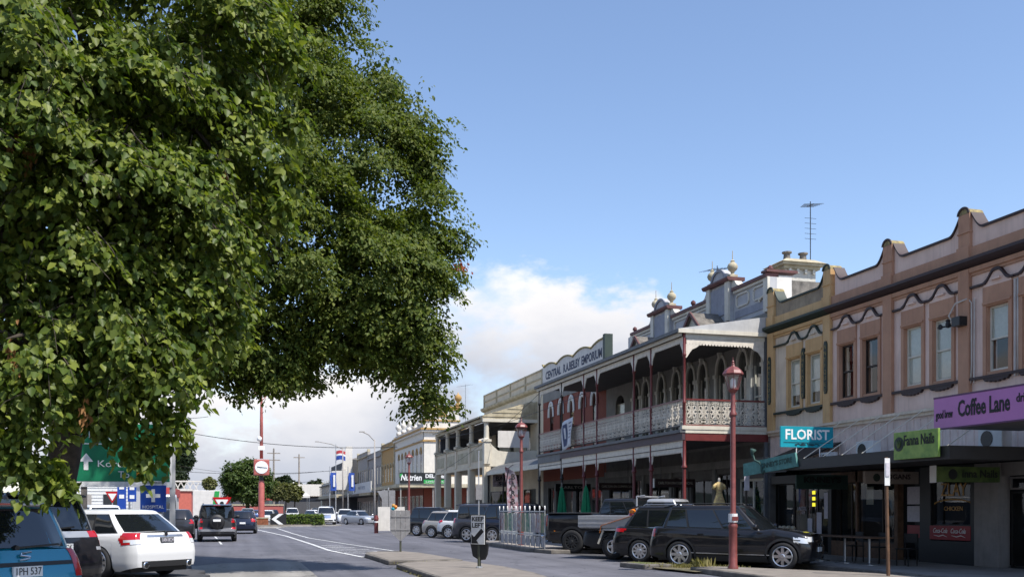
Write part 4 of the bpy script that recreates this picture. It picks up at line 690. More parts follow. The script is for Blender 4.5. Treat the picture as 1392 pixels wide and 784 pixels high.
b = MB(); b.box(F+1, 33, y0+.9, y1, .1, 9.4); b.build('dark_core', 'dark_void', NU); b = MB(); b.box(F+.3, 33, y0+.3, y1, 9.4, 9.5); b.build('roof', 'galv', NU)
for z, d, m in ((9.5, .3, 'far_white'), (9.7, .4, 'far_gold'), (8.5, .12, 'far_gold')): b = MB(); b.box(F-d, F, y0-d, y1, z, z+.18); b.build('cornice', m, NU); b = MB(); b.box(F, 33, y0-d, y0, z, z+.18); b.build('side_cornice', m, NU)
b = MB(); b.box(F, F+.25, y0, y1, 9.88, 10.3); b.build('parapet', 'far_white', NU); b = MB(); b.box(F+.25, 33, y0, y0+.25, 9.88, 10.3); b.build('side_parapet', 'far_white', NU)
b = MB(); b.box(F-.05, 22.3, y0-.06, y0+1.6, 9.88, 11.9); b.build('corner_attic', 'far_white', NU)
for z in (10.6, 11.75, 12.0): b = MB(); b.box(F-.15, 22.4, y0-.16, y0+1.7, z, z+.14); b.build('attic_band', 'far_gold', NU)
b = MB(); b.prism([(19.5, 11.05), (21.4, 11.05), (20.45, 11.6)], 'y', y0-.12, y0-.06); b.build('attic_pediment', 'far_gold', NU)
for x, y in ((F+.1, y0+.1), (22.2, y0+.1), (F+.1, 103.5), (F+.1, 107), (F+.1, 110.5), (F+.1, 114), (F+.1, 117.5)):
    b = MB(); z = 12.14 if y < 101 else 10.3; b.lathe([(.3, 0), (.3, .35), (.14, .42), (.16, .5), (.36, .75), (.4, .95), (.3, 1.15), (.08, 1.3), (.03, 1.5)], (x, y, z), 10); b.build('ball_finial', 'far_gold' if y < 103 else 'far_white', NU, smooth=True)
b = MB(); b.box(15.6, F, 97.6, 120, 3.75, 4.1); b.box(F, 31, 97.6, y0, 3.75, 4.1); b.build('awning', 'cream_old', NU)
for x, y in ((15.75, 97.8), (19, 97.8), (22.5, 97.8), (15.75, 103), (15.75, 108), (15.75, 113)): b = MB(); b.lathe([(.07, .1), (.06, 3.75)], (x, y, 0), 8); b.build('awning_post', 'far_grey', NU)
gf = MB(); wall_open(gf, F, F+.3, y0, y1, .13, 4.0, [(y-.9, y+.9, .6, 3.0) for y in ny]); gf.build('ground_wall', 'brick_red', NU)
for y in ny: pane(NU, y-.9, y+.9, .6, 3.0, F+.03, gm='far_glass', fm='far_white', fw=.08, muls=(y,))
wx = MB(); wall_open(wx, 0, .3, F, 33, .13, 4.0, [(20, 21.6, .14, 2.9), (23, 25.4, .7, 3)]); wx.v = [(y, y0-.002+x, z) for x, y, z in wx.v]; wx.build('side_ground_wall', 'brick_red', NU)
b = MB(); b.box(20, 21.6, y0+.1, y0+.16, .14, 2.9); b.build('timber_door', 'rust_timber', NU); b = MB(); b.box(23, 25.4, y0+.1, y0+.16, .7, 3); b.build('window', 'far_glass', NU)
t = thing('shop_sign', 'long black and green shop sign lettered Nutrien Delaney on the corner awning', 'sign', (17.3, 97.5, 4.1)); b = MB(); b.box(15.6, 20.6, 97.5, 97.58, 4.12, 5.2); b.build('board', 'sign_black', t); b = MB(); b.box(18.0, 20.6, 97.47, 97.5, 4.12, 4.5); b.build('green_strip', 'sign_green', t)
text('Nutrien', .85, (16.75, 97.494, 4.68), FY, 'white_paint', t, width=2.1, bold=.02, shear=.15); text('DELANEY', .5, (19.3, 97.494, 4.85), FY, 'white_paint', t, width=2.3, bold=.02); text('LIVESTOCK', .26, (19.3, 97.464, 4.3), FY, 'white_paint', t, width=2.2)
b = MB(); b.hexa([(15.62, 97.46, 4.7), (15.8, 97.46, 4.9), (15.9, 97.46, 5.1), (15.62, 97.46, 5.05), (15.62, 97.48, 4.7), (15.8, 97.48, 4.9), (15.9, 97.48, 5.1), (15.62, 97.48, 5.05)]); b.build('leaf_mark', 'sign_green', t)
# row beyond the corner
def row_building(label, ya, yb, zt, wm, tm, nwin, awn='awning_dark', arched=False, zaw=3.3, coping=True, gfm='far_grey'):
    t = thing('shop_building', label, 'building', (F, (ya+yb)/2, 0)); b = MB(); wy = [ya+(yb-ya)*(k+.5)/nwin for k in range(nwin)]; hw = min(.5, (yb-ya)/nwin*.3)
    wall_open(b, F, F+.3, ya, yb, 3.6, zt-.4, [(y-hw, y+hw, 5.0, 7.2) for y in wy])
    for y in wy:
        if arched: arched_window(t, y, hw, 5.0, 6.7, 7.2, F, tm, b, F, F+.3, caps=False, key=False, glassm='far_glass', rec=.02)
        else: p = MB(); p.box(F+.02, F+.05, y-hw, y+hw, 5, 7.2); p.build('window', 'far_glass', t); p = MB(); p.box(F-.1, F, y-hw-.15, y+hw+.15, 7.3, 7.42); p.build('lintel', tm, t); p = MB(); p.box(F-.08, F, y-hw-.1, y+hw+.1, 4.86, 4.97); p.build('sill', tm, t)
    b.build('wall', wm, t); b = MB(); b.box(F-.02, F+.3, ya, yb, zt-.4, zt+.1); b.build('parapet', wm, t); b = MB(); b.box(F-.25, F, ya, yb, zt-.6, zt-.42); b.build('cornice', tm, t); b = MB(); b.box(F-.08, F+.34, ya-.02, yb, zt+.1, zt+.22); b.build('coping', tm, t)
    for y in (ya+.25, yb-.25): b = MB(); b.box(F-.1, F+.3, y-.2, y+.2, 3.6, zt+.5); b.build('pier', tm, t)
    b = MB(); b.box(15.6, F, ya, yb, zaw, zaw+.3); b.build('awning', awn, t)
    b = MB(); wall_open(b, F, F+.3, ya, yb, .13, 3.6, [(y-hw*1.6, y+hw*1.6, .5, 2.7) for y in wy]); b.build('ground_wall', gfm, t)
    for y in wy: p = MB(); p.box(F+.02, F+.05, y-hw*1.6, y+hw*1.6, .5, 2.7); p.build('shop_window', 'far_glass', t)
    b = MB(); b.box(F+.3, F+14, ya, yb, .1, zt-.4); b.build('body', 'far_grey', t); return t
t = row_building('ochre two-storey shop with arched windows beyond the white corner building', 119.65, 131, 9.7, 'far_gold', 'cream_old', 5, 'cream_old', True)
row_building('plain grey two-storey shop beyond the ochre shop', 131.05, 145, 9.2, 'far_grey', 'far_grey', 5, 'awning_dark'); row_building('pale grey two-storey shop with blue awning signs past the grey shop', 145.05, 158, 9.8, 'far_grey', 'cream_old', 5, 'awning_dark')
t = thing('shop_sign', 'long white fascia sign with round black emblem on the awning before the grey shops', 'sign', (15.5, 128, 3.6)); b = MB(); b.box(15.45, 15.55, 118, 137, 3.6, 4.9); b.build('board', 'white_wall', t); b = MB(); b.lathe([(.5, 0), (.5, .03)], (15.41, 134.2, 4.25), 16, 'x'); b.build('emblem', 'sign_black', t); text('MATTRESS', .6, (15.44, 127, 4.25), FX, 'emp_blue', t, width=7)
t = thing('shop_building', 'dark building with slanted white pylon and black balcony rail far down the street', 'building', (F, 170, 0))
b = MB(); b.box(F-1, F+14, 160, 192, .1, 9.5); b.build('wall', 'far_dark', t); b = MB(); b.prism([(F-1, 9.5), (F+6, 11.5), (F+14, 9.5)], 'y', 160.2, 192); b.build('roof', 'far_grey', t); b = MB(); b.prism([(15.5, 3.6), (17.9, 3.6), (17.9, 11.5), (16.9, 11.5)], 'y', 159, 159.6); b.build('white_pylon', 'far_white', t); b = MB(); b.box(14.6, 17, 158.2, 158.8, 4.6, 7.6); b.build('white_sign_box', 'white_wall', t)
b = MB(); b.box(15.2, F, 158.4, 192, 3.4, 3.9); b.build('awning', 'cream_old', t)
for k in range(14): b = MB(); b.box(15.2, 15.3, 160+k*2.2, 160.12+k*2.2, 4, 5.6); b.build('baluster', 'far_dark', t)
b = MB(); b.box(15.18, 15.32, 160, 190, 5.6, 5.75); b.build('rail', 'far_dark', t)
row_building('low cream shop beyond the dark building', 196, 225, 6.8, 'far_white', 'cream_old', 6, 'far_dark', zaw=3.4)
t = thing('shop_building', 'low far shop with gold fascia over dark awning at the end of the row', 'building', (13, 215, 0)); b = MB(); b.box(9, 19, 232, 260, .1, 4.4); b.build('wall', 'far_dark', t); b = MB(); b.box(8.6, 19, 231.6, 260, 4.4, 6.6); b.build('fascia', 'far_gold', t); b = MB(); b.box(12.5, 19.2, 231.3, 260, 4.5, 7.2); b.build('white_gable', 'far_white', t)
t = thing('red_shop', 'low red-roofed shop with white lettering at the far end of the street', 'building', (2, 280, 0)); b = MB(); b.box(-2, 9, 285, 300, .1, 4); b.build('wall', 'far_grey', t); b = MB(); b.prism([(-3.5, 4), (10.5, 4), (8, 7), (-1, 7)], 'y', 284, 300); b.build('roof', 'far_red', t); b = MB(); b.box(-1, 8, 283.8, 284, 4.2, 5.6); b.build('fascia', 'far_red', t); text('PIZZA', 1.4, (3.5, 283.75, 4.9), FY, 'white_paint', t, width=6)
# marquee tent
t = thing('marquee_tent', 'small white peaked marquee on the footpath far down the street', 'tent', (11.3, 205, 0)); b = MB(); b.add([(8.3, 202, 4.2), (14.3, 202, 4.2), (14.3, 208, 4.2), (8.3, 208, 4.2), (11.3, 205, 7)], [(0, 1, 4), (1, 2, 4), (2, 3, 4), (3, 0, 4), (3, 2, 1, 0)]); b.build('canopy', 'white_wall', t); b = MB(); b.box(8.3, 14.3, 201.95, 202, 3.8, 4.2); b.build('valance', 'white_wall', t)
for x, y in ((8.4, 202.1), (14.2, 202.1), (8.4, 207.9), (14.2, 207.9)): b = MB(); b.lathe([(.06, 0), (.06, 4.2)], (x, y, 0), 6); b.build('leg', 'steel', t)
# ---------------------------------------------------------------- vehicles
for n_, c_ in dict(teal=(.0, .20, .30), black=(.012, .012, .014), white=(.68, .68, .67), silver=(.42, .43, .45), grey=(.055, .055, .065), dgrey=(.03, .031, .036), navy=(.015, .02, .04), champagne=(.42, .38, .33), blue=(.03, .08, .2)).items():
    mat('paint_'+n_, c_, .3 if n_ not in ('silver', 'champagne') else .34, .0 if n_ in ('white', 'black') else .35, var=0, coat=1 if n_ != 'white' else .6, spec=.12 if n_ in ('black', 'grey', 'dgrey', 'navy') else .5)
mat('tray_alu', (.52, .53, .55), .42, .6, var=.08, scale=9); mat('strap', (.6, .18, .03), .7, var=.1); mat('plate_dark', (.05, .055, .06), .5, var=0)
def interp(keys, x):
    xs_ = [k[0] for k in keys]; return float(np.interp(x, xs_, [k[1] for k in keys]))
def smooth_interp(keys, x):
    for (a, u), (b, v) in zip(keys, keys[1:]):
        if a <= x <= b: t = (x-a)/(b-a) if b > a else 0; t = t*t*(3-2*t)*.6+t*.4; return u+(v-u)*t
    return keys[0][1] if x < keys[0][0] else keys[-1][1]
WHEELS = {}
def wheel_meshes(Rw, wd, rim, spokes, rimm):
    key = (Rw, wd, rim, spokes, rimm)
    if key in WHEELS: return WHEELS[key]
    t = MB(); t.lathe([(rim, -wd/2+.01), (rim+.03, -wd/2), (Rw-.04, -wd/2+.005), (Rw-.008, -wd/2+.035), (Rw, -wd/2+.07), (Rw, wd/2-.07), (Rw-.008, wd/2-.035), (Rw-.04, wd/2-.005), (rim+.03, wd/2), (rim, wd/2-.01), (rim-.01, wd/2-.06), (.06, wd/2-.07)], n=30, axis='y')
    r = MB(); r.lathe([(rim-.028, wd/2-.05), (rim-.026, wd/2-.004), (rim-.008, wd/2+.004), (rim+.004, wd/2-.004), (rim+.002, wd/2-.03)], n=30, axis='y'); r.f = r.f[:-2]
    for k in range(spokes):
        a = 2*math.pi*k/spokes; c, s_ = math.cos(a), math.sin(a); w0, w1 = .05*min(1, 6/spokes)+.012, .035*min(1, 7/spokes)+.012
        P = lambda rr, ww, yy: (rr*c-ww*s_, yy, rr*s_+ww*c)
        r.hexa([P(.04, -w0, wd/2-.05), P(rim-.015, -w1, wd/2-.04), P(rim-.015, w1, wd/2-.04), P(.04, w0, wd/2-.05), P(.04, -w0*.8, wd/2-.005), P(rim-.015, -w1*.8, wd/2-.008), P(rim-.015, w1*.8, wd/2-.008), P(.04, w0*.8, wd/2-.005)])
    r.lathe([(.07, wd/2-.04), (.07, wd/2), (.05, wd/2+.012), (.005, wd/2+.012)], n=12, axis='y')
    WHEELS[key] = (t.mesh('tyre', smooth=True), r.mesh('rim')); return WHEELS[key]
PROF = [(0, .90), (.06, .955), (.2, .985), (.45, 1.0), (.66, .998), (.82, .985), (.93, .955), (1.0, .90)]
class Car:
    def __init__(s, name, label, paint, L, W, H, wb, ro, Rw, belt, gb, gt, hood, nose, cl=.2, deck=None, wt=.74, hi=False, rear=None, spokes=7, rim=None, rimm='alloy', wd=.23, group=None, tuck=.0, front=None, rake=.05):
        s.L, s.W, s.paint, s.H, s.cl = L, W, paint, H, cl; s.t = thing(name, label, 'car', group=group); s.hw = W/2
        s.gb, s.gt, s.wt, s.belt = gb, gt, wt, belt; s.axr, s.axf = ro, ro+wb; s.Rw = Rw
        s.top = [(0, deck if deck else belt[0]), (gb[0], belt[0] if not deck else deck), (gb[0]+.01, belt[0]), (gb[1]-.25, belt[1]), (gb[1]+.05, hood), (L-.55, hood-.06), (L, nose)]
        if not deck: s.top = s.top[1:]; s.top[0] = (0, belt[0])
        s.rearp = rear or [(0, .10), (cl+.12, .02), (.55, 0), (.72, .03), (belt[0], .13)]
        s.frontp = front or [(0, .12), (.3, .03), (.5, 0), (.7, .04), (nose, .16)]
        NS, K = (118, 15) if hi else (60, 10)
        s.st = sorted(set(list(np.linspace(0, L, NS))+[.02, .05, .09, L-.02, L-.05, L-.09]+[s.axr-Rw*1.13, s.axr+Rw*1.13, s.axf-Rw*1.13, s.axf+Rw*1.13]))
        rings = []
        for x in s.st:
            zl, zt = s.zl(x), s.zt(x); half = []
            for k in range(K):
                z = zl+(zt-zl)*(k/(K-1))**.9; half.append(s.pt(x, z))
            y0 = half[-1][1]; half += [(half[-1][0], y0*f, zt+.03*(1-f*f)) for f in (.85, .6, .3)]; half.append((half[-1][0], 0, zt+.03))
            rings.append(half)
        s.quads = []
        for i in range(len(rings)-1):
            for k in range(len(rings[0])-1):
                q = [rings[i][k], rings[i+1][k], rings[i+1][k+1], rings[i][k+1]]; s.quads.append(q); s.quads.append([(x, -y, z) for x, y, z in q[::-1]])
        for ring, sg in ((rings[0], -1), (rings[-1], 1)):
            N = 18; g_ = []
            for x, y, z in ring[:K]: g_.append([(x+sg*.05*(1-f*f)*min(1, y/s.hw), y*f, z) for f in np.linspace(1, -1, N)])
            for i in range(K-1):
                for k in range(N-1): s.quads.append([g_[i][k], g_[i][k+1], g_[i+1][k+1], g_[i+1][k]])
        s.body = s.from_quads(s.quads, 'body', paint)
        b = MB(); b.box(.25, L-.25, -s.hw*.8, s.hw*.8, cl-.02, .55); s.emit(b, 'underbody', 'trim_black')
        s.cabin()
        rimr = rim or Rw*.66; tm, rm = wheel_meshes(Rw, wd, rimr, spokes, rimm)
        for x in (s.axr, s.axf):
            for sg in (-1, 1):
                o = bpy.data.objects.new('wheel', tm); COL.objects.link(o); o.parent = s.t; o.location = (x-L/2, sg*(s.hw-.115), Rw); o.rotation_euler = (0, 0, 0 if sg > 0 else math.pi)
                if not tm.materials: tm.materials.append(MATS['rubber'])
                r = bpy.data.objects.new('rim', rm); COL.objects.link(r); r.parent = o
                if not rm.materials: rm.materials.append(MATS[rimm])
    def w(s, x):
        u = abs(2*x/s.L-1); e = min(x, s.L-x); f = 1-.075*u**3.2
        if e < .30: f *= 1-.11*(1-e/.30)**2.4
        return s.hw*f
    def zt(s, x): return smooth_interp(s.top, x)
    def zl(s, x):
        z = s.cl+.10*max(0, 1-x/.5)+.06*max(0, 1-(s.L-x)/.5)
        for a in (s.axr, s.axf):
            d = abs(x-a); r = s.Rw*1.13
            if d < r: z = max(z, s.Rw+math.sqrt(max(0, r*r-d*d))*.98-.02)
        return z
    def yb(s, x, z): return s.w(x)*interp(PROF, (z-s.cl)/(s.zt(x)-s.cl))
    def pt(s, x, z):
        y = s.yb(x, z); wr = max(0, 1-x/.6); wf = max(0, 1-(s.L-x)/.7); return (x+wr*interp(s.rearp, z)-wf*interp(s.frontp, z), y, z)
    def emit(s, mb, name, m, par=None, smooth=False, bevel=0):
        mb.v = [(x-s.L/2, y, z) for x, y, z in mb.v]; return mb.build(name, m, par or s.t, smooth=smooth, bevel=bevel, local=True)
    def from_quads(s, Q, name, m, par=None, off=0, smooth=True):
        idx = {}; vs = []; fs = []; ns = []
        for q in Q:
            f = []
            for p in q:
                k = (round(p[0], 4), round(p[1], 4), round(p[2], 4))
                if k not in idx: idx[k] = len(vs); vs.append(p)
                f.append(idx[k])
            if len(set(f)) >= 3: fs.append(tuple(dict.fromkeys(f)))
        if off:
            c = np.array([s.L/2, 0, .7]); N = np.zeros((len(vs), 3)); V = np.array(vs)
            for f in fs:
                n = np.cross(V[f[1]]-V[f[0]], V[f[2]]-V[f[0]]); ctr = V[list(f)].mean(0)
                if np.dot(n, (ctr-c)*np.array([.4, 1, .6])) < 0: n = -n
                for i in f: N[i] += n
            N /= np.linalg.norm(N, axis=1, keepdims=True)+1e-9; vs = [tuple(p) for p in (V+N*off)]
        b = MB(); b.v = vs; b.f = fs; return s.emit(b, name, m, par, smooth=smooth)
    def patch(s, name, m, pred, off=.006, par=None):
        Q = [q for q in s.quads if pred(*(sum(p[i] for p in q)/4 for i in range(3)))]
        return s.from_quads(Q, name, m, par, off) if Q else None
    def both(s, name, m, pred, off=.006):
        for sg in (-1, 1): s.patch(name, m, lambda x, y, z, sg=sg: y*sg > 0 and pred(x, abs(y), z), off)
    def sline(s, pts, name='door_seam', m='trim_black', wd=.008, sides=(-1, 1), dy=.002):
        for sg in sides:
            b = MB()
            for (x, z), (x2, z2) in zip(pts, pts[1:]): b.bar((x, sg*(s.yb(x, z)+dy), z), (x2, sg*(s.yb(x2, z2)+dy), z2), wd, .008 if wd < .02 else wd)
            s.emit(b, name, m)
    def sbox(s, name, m, x0, x1, z0, z1, d=.02, sides=(-1, 1)):
        for sg in sides:
            b = MB(); y0, y1 = s.yb(x0, (z0+z1)/2), s.yb(x1, (z0+z1)/2); b.hexa([(x0, sg*(y0-.01), z0), (x1, sg*(y1-.01), z0), (x1, sg*(y1+d), z0), (x0, sg*(y0+d), z0), (x0, sg*(y0-.01), z1), (x1, sg*(y1-.01), z1), (x1, sg*(y1+d), z1), (x0, sg*(y0+d), z1)]); s.emit(b, name, m)
    def cabin(s):
        xr, xf = s.gb; tr, tf = s.gt; wb_ = s.hw*.925; wt_ = s.hw*s.wt; zr, zf = s.belt; H = s.H
        m1, m2 = xr+(xf-xr)*.62, xr+(xf-xr)*.31; n1, n2 = tr+(tf-tr)*.60, tr+(tf-tr)*.25
        kb = [(xf, 0), (xf-.05, .55*wb_), (xf-.26, wb_*.97), (m1, wb_), (m2, wb_), (xr+.20, wb_*.955), (xr+.03, wb_*.55), (xr, 0)]
        kt = [(tf, 0), (tf-.03, .55*wt_), (tf-.12, wt_*.95), (n1, wt_), (n2, wt_), (tr+.10, wt_*.95), (tr+.015, wt_*.55), (tr, 0)]
        zrow = lambda x: zr+(zf-zr)*(x-xr)/(xf-xr)
        def S(u, v):
            k = min(int(u), 6); t = u-k; a = [kb[k][i]+(kb[k+1][i]-kb[k][i])*t for i in (0, 1)]; c = [kt[k][i]+(kt[k+1][i]-kt[k][i])*t for i in (0, 1)]
            b_ = .035*math.sin(math.pi*min(v, 1)); z0 = zrow(a[0])-.03; z = z0+(H-.075-z0)*v
            x = a[0]+(c[0]-a[0])*v; y = a[1]+(c[1]-a[1])*v; k2 = 1+b_*.8/max(.3, s.hw); return (x+(b_*.5 if u < 2 else -b_*.5 if u > 5 else 0)*(1-abs(u-(0 if u < 2 else 7))/2 if (u < 2 or u > 5) else 0), y*k2, z)
        s.S = S; us = sorted(set(list(np.linspace(0, 7, 57)))); vs_ = [0, .1, .25, .4, .55, .7, .85, 1]
        Q = []; rows = [[S(u, v) for u in us] for v in vs_]
        cx = (tr+tf)/2; base = rows[-1]
        for f, dz in ((.965, .028), (.90, .05), (.75, .064), (.5, .072), (.0, .075)): rows.append([(cx+(x-cx)*(f if f > .5 else f), y*f, z+dz) for x, y, z in base])
        for i in range(len(rows)-1):
            for k in range(len(us)-1):
                q = [rows[i][k], rows[i][k+1], rows[i+1][k+1], rows[i+1][k]]; Q.append(q); Q.append([(x, -y, z) for x, y, z in q[::-1]])
        s.roof = s.from_quads(Q, 'cabin', s.paint)
        s.glass()
    def gpatch(s, name, m, u0, u1, v0, v1, off, sides=(1, -1), par=None, nu=7, nv=5, mirror=False):
        for sg in sides:
            rows = []
            for v in np.linspace(v0, v1, nv):
                r = []
                for u in np.linspace(u0, u1, nu):
                    sgn = sg
                    if u < 0: uu, sgn = -u, -sg
                    elif u > 7: uu, sgn = 14-u, -sg
                    else: uu = u
                    e = 1e-3; p = np.array(s.S(uu, v)); du = np.array(s.S(min(uu+e, 7), v))-np.array(s.S(max(uu-e, 0), v)); dv = np.array(s.S(uu, min(v+e, 1)))-np.array(s.S(uu, max(v-e, 0))); n = np.cross(du, dv); n /= np.linalg.norm(n)+1e-9
                    if n[1]*p[1]+n[0]*(p[0]-(s.gt[0]+s.gt[1])/2) < 0: n = -n
                    p = p+n*off; r.append((p[0], p[1]*sgn, p[2]))
                rows.append(r)
            b = MB(); b.grid(rows); s.emit(b, name, m, par, smooth=True)
    def glass(s):
        s.gpatch('windscreen', 'car_glass', -1.86, 1.86, .07, .95, .006, (1,), nu=17); s.gpatch('rear_window', 'car_glass', 7-1.72, 7+1.72, .10, .92, .006, (1,), nu=17)
        s.gpatch('window_trim', 'trim_black', 2.10, 4.93, .06, .93, .004, nu=20)
        for a, c in ((2.16, 2.97), (3.03, 3.97), (4.05, 4.86)): s.gpatch('side_window', 'car_glass', a, c, .10, .89, .009)
    def mirrors(s, m=None):
        x = s.gb[1]-.32; z = s.belt[1]+.10
        for sg in (-1, 1):
            b = MB(); y = sg*(s.hw+.09); b.lathe([(.02, -.07), (.085, -.055), (.105, 0), (.08, .05), (.01, .07)], (x, y, z), 10, 'x'); b.v = [(p[0], (p[1]-y)*1.15+y, (p[2]-z)*.8+z) for p in b.v]; b.bar((x, sg*(s.hw-.06), z-.05), (x, y, z-.04), .05); s.emit(b, 'mirror', m or s.paint, smooth=True)
    def handles(s, xs_, z): 
        for x in xs_: s.sbox('door_handle', s.paint, x, x+.17, z, z+.03, .025)
    def seams(s, xs_):
        for x in xs_: s.sline([(x, s.zt(x)-.03), (x, .7), (x, s.zl(x)+.12)])
    def plate(s, z, m='plate_white', txt='', rear=True, w_=.36, y=0, tm='ink'):
        x = (interp(s.rearp, z)-.06) if rear else s.L-interp(s.frontp, z)+.045; b = MB(); b.box(x-.012, x+.02, y-w_/2, y+w_/2, z-.06, z+.06); o = s.emit(b, 'number_plate', m)
        if txt: text(txt, .12, (x-s.L/2-(.014 if rear else -.022), y, z-.0), (Vector((0, -1 if rear else 1, 0)), Vector((0, 0, 1))), tm, o, ext=.002, width=w_*.86, local=True, name='plate_number')
    def rails(s, m='trim_black'):
        for sg in (-1, 1):
            y = sg*s.hw*s.wt*.88; z = s.H+.03; b = MB(); b.tube([(s.gt[0]+.25, y, s.H-.02), (s.gt[0]+.32, y, z), (s.gt[1]-.4, y, z), (s.gt[1]-.3, y, s.H-.03)], .017, 6); s.emit(b, 'roof_rail', m, smooth=True)
    def wiper(s, y0=.1, y1=-.35, v=.14):
        p = [s.S(min(7, 7-abs(q)/.5*.0), v) for q in (0, 1)]; x, _, z = s.S(7, v); b = MB(); b.bar((x-.035, y0, z), (x-.02, y1, z+.03), .022, .022); b.lathe([(.03, -.05), (.035, 0)], (x-.01, y0, z), 8, 'x'); s.emit(b, 'rear_wiper', 'black')
    def spoiler(s, m=None, d=.14):
        x, _, z = s.S(7, 1); h = s.hw*s.wt*.93; b = MB(); b.hexa([(x-d, -h*.93, z-.01), (x+.12, -h, z+.02), (x+.12, h, z+.02), (x-d, h*.93, z-.01), (x-d, -h*.93, z+.025), (x+.12, -h, z+.07), (x+.12, h, z+.07), (x-d, h*.93, z+.025)]); s.emit(b, 'roof_spoiler', m or s.paint, bevel=.012)
        b = MB(); b.box(x-d-.006, x-d+.01, -.16, .16, z-.003, z+.02); s.emit(b, 'brake_light', 'tail_red')
    def cladding(s, m='trim_black', h=.16, arch=.06):
        for x0, x1 in ((-1, s.axr), (s.axr, s.axf), (s.axf, 9)): s.both('lower_cladding', m, lambda x, y, z: x0 < x < x1 and z < s.cl+h and y > s.hw*.6, .005)
        if arch:
            for a in (s.axr, s.axf):
                for sg in (-1, 1):
                    b = MB(); A = np.linspace(-.15, math.pi+.15, 15); r0, r1 = s.Rw*1.11, s.Rw*1.11+arch; P = []
                    for r in (r0, r1): P.append([(a+r*math.cos(t), sg*(s.yb(min(max(a+r*math.cos(t), .02), s.L-.02), min(s.Rw+r*math.sin(t), s.zt(a)-.03))+.012), s.Rw+r*math.sin(t)) for t in A])
                    P.append([(p[0], p[1]-sg*.08, p[2]) for p in P[0]]); b.grid([P[2], P[0], P[1]]); s.emit(b, 'wheel_arch', m)
    def place(s, x, y, head, ref='centre', z=0):
        h = R(head); lx, ly = {'centre': (0, 0), 'tail': (-s.L/2, 0), 'rear_right_wheel': (s.axr-s.L/2, -(s.hw-.1)), 'rear_right': (-s.L/2+.1, -s.hw+.05)}[ref]
        s.t.location = (x-(lx*math.cos(h)-ly*math.sin(h)), y-(lx*math.sin(h)+ly*math.cos(h)), z); s.t.rotation_euler = (0, 0, h); return s
def lamps(c, tz, fz, ty=.5, tx=.22, fx=.42, fy=.42, tm='tail_red'):
    c.both('tail_light', tm, lambda x, y, z: x < tx and tz[0] < z < tz[1] and y > ty); c.both('headlight', 'lamp_clear', lambda x, y, z: x > c.L-fx and fz[0] < z < fz[1] and y > fy+.0)
def suv(name, label, paint, L=4.6, W=1.85, H=1.72, Rw=.36, hi=False, group=None, belt=(1.06, 1.0), spokes=7, rimm='alloy', wt=.74, gt=None, gb=None, wb=2.75, ro=.95, hood=1.0, nose=.82, cl=.22, **k):
    return Car(name, label, paint, L, W, H, wb, ro, Rw, belt, gb or (.16, L-1.25), gt or (.48, L-2.0), hood, nose, cl, hi=hi, group=group, spokes=spokes, rimm=rimm, wt=wt, **k)
# dark SUV parked nose-in by the lamp post
c = suv('parked_suv', 'black sport wagon with silver multi-spoke wheels parked behind the red lamp post', 'paint_black', 4.46, 1.87, 1.73, .375, hi=True, wb=2.82, ro=.93, belt=(1.12, 1.04), hood=1.08, nose=.93, gb=(.2, 3.4), gt=(.5, 2.65), rim=.262, spokes=8, front=[(0, .1), (.3, .02), (.6, 0), (.93, .07)])
lamps(c, (.86, 1.06), (.74, .87), .58, .2, .45, .48); c.mirrors(); c.handles((1.45, 2.45), .92); c.seams((1.28, 2.28, 3.3)); c.cladding(h=.13); c.rails(); c.sline([(.95, .43), (3.6, .40)], 'side_moulding', 'alloy', .022); c.sline([(.2, .92), (1.5, .9), (3.2, .84), (4.2, .8)], 'crease', 'paint_black', .02)
c.both('kidney_grille', 'chrome', lambda x, y, z: x > c.L-.3 and .62 < z < .8 and .06 < y < .30); c.plate(.55, rear=False); c.plate(.72); c.wiper(); c.spoiler()
c.place(11.8, 25.16, -45, 'rear_right_wheel')
# black crossover with wide red tail lamps beyond it
c = suv('parked_suv', 'black crossover with sharp red tail light wedged between the sport wagon and the tray ute', 'paint_black', 4.64, 1.82, 1.72, .355, hi=True, belt=(1.08, 1.02), gb=(.2, 3.4), gt=(.7, 2.5), spokes=10, wt=.72)
c.both('tail_light', 'tail_red', lambda x, y, z: x < .5-1.2*abs(z-1.0) and .93 < z < 1.05 and y > .55); c.both('headlight', 'lamp_clear', lambda x, y, z: x > c.L-.5 and .7 < z < .84 and y > .4); c.mirrors(); c.cladding(); c.rails('alloy'); c.gpatch('window_bright', 'chrome', 2.08, 4.96, .03, .055, .008, nu=20); c.seams((1.3, 2.3)); c.spoiler(); c.plate(.86)
c.place(11.76, 27.85, -45, 'rear_right_wheel')
# tray-back ute
c = Car('tray_ute', 'silver single-cab tray ute with orange strap across its tray', 'paint_silver', 4.9, 1.80, 1.95, 2.95, 1.15, .415, (1.28, 1.2), (2.05, 3.75), (2.10, 3.2), 1.2, 1.05, .36, deck=.88, wt=.80, spokes=5, rim=.215, wd=.29)
c.both('headlight', 'lamp_clear', lambda x, y, z: x > c.L-.45 and .75 < z < .95 and y > .45); c.mirrors('trim_black')
c.patch('chassis', 'trim_black', lambda x, y, z: x < 2.02 and z < .9, .004); b = MB(); b.box(-.05, 1.98, -.93, .93, 1.0, 1.06); c.emit(b, 'tray_floor', 'tray_alu')
for nm, q in (('tray_side', (-.05, 1.95, -.96, -.93, 1.03, 1.40)), ('tray_side', (-.05, 1.95, .93, .96, 1.03, 1.40)), ('tail_board', (-.08, -.05, -.96, .96, 1.03, 1.40)), ('head_board', (1.92, 1.96, -.9, .9, 1.06, 1.6))): b = MB(); b.box(*q); c.emit(b, nm, 'tray_alu', bevel=.01)
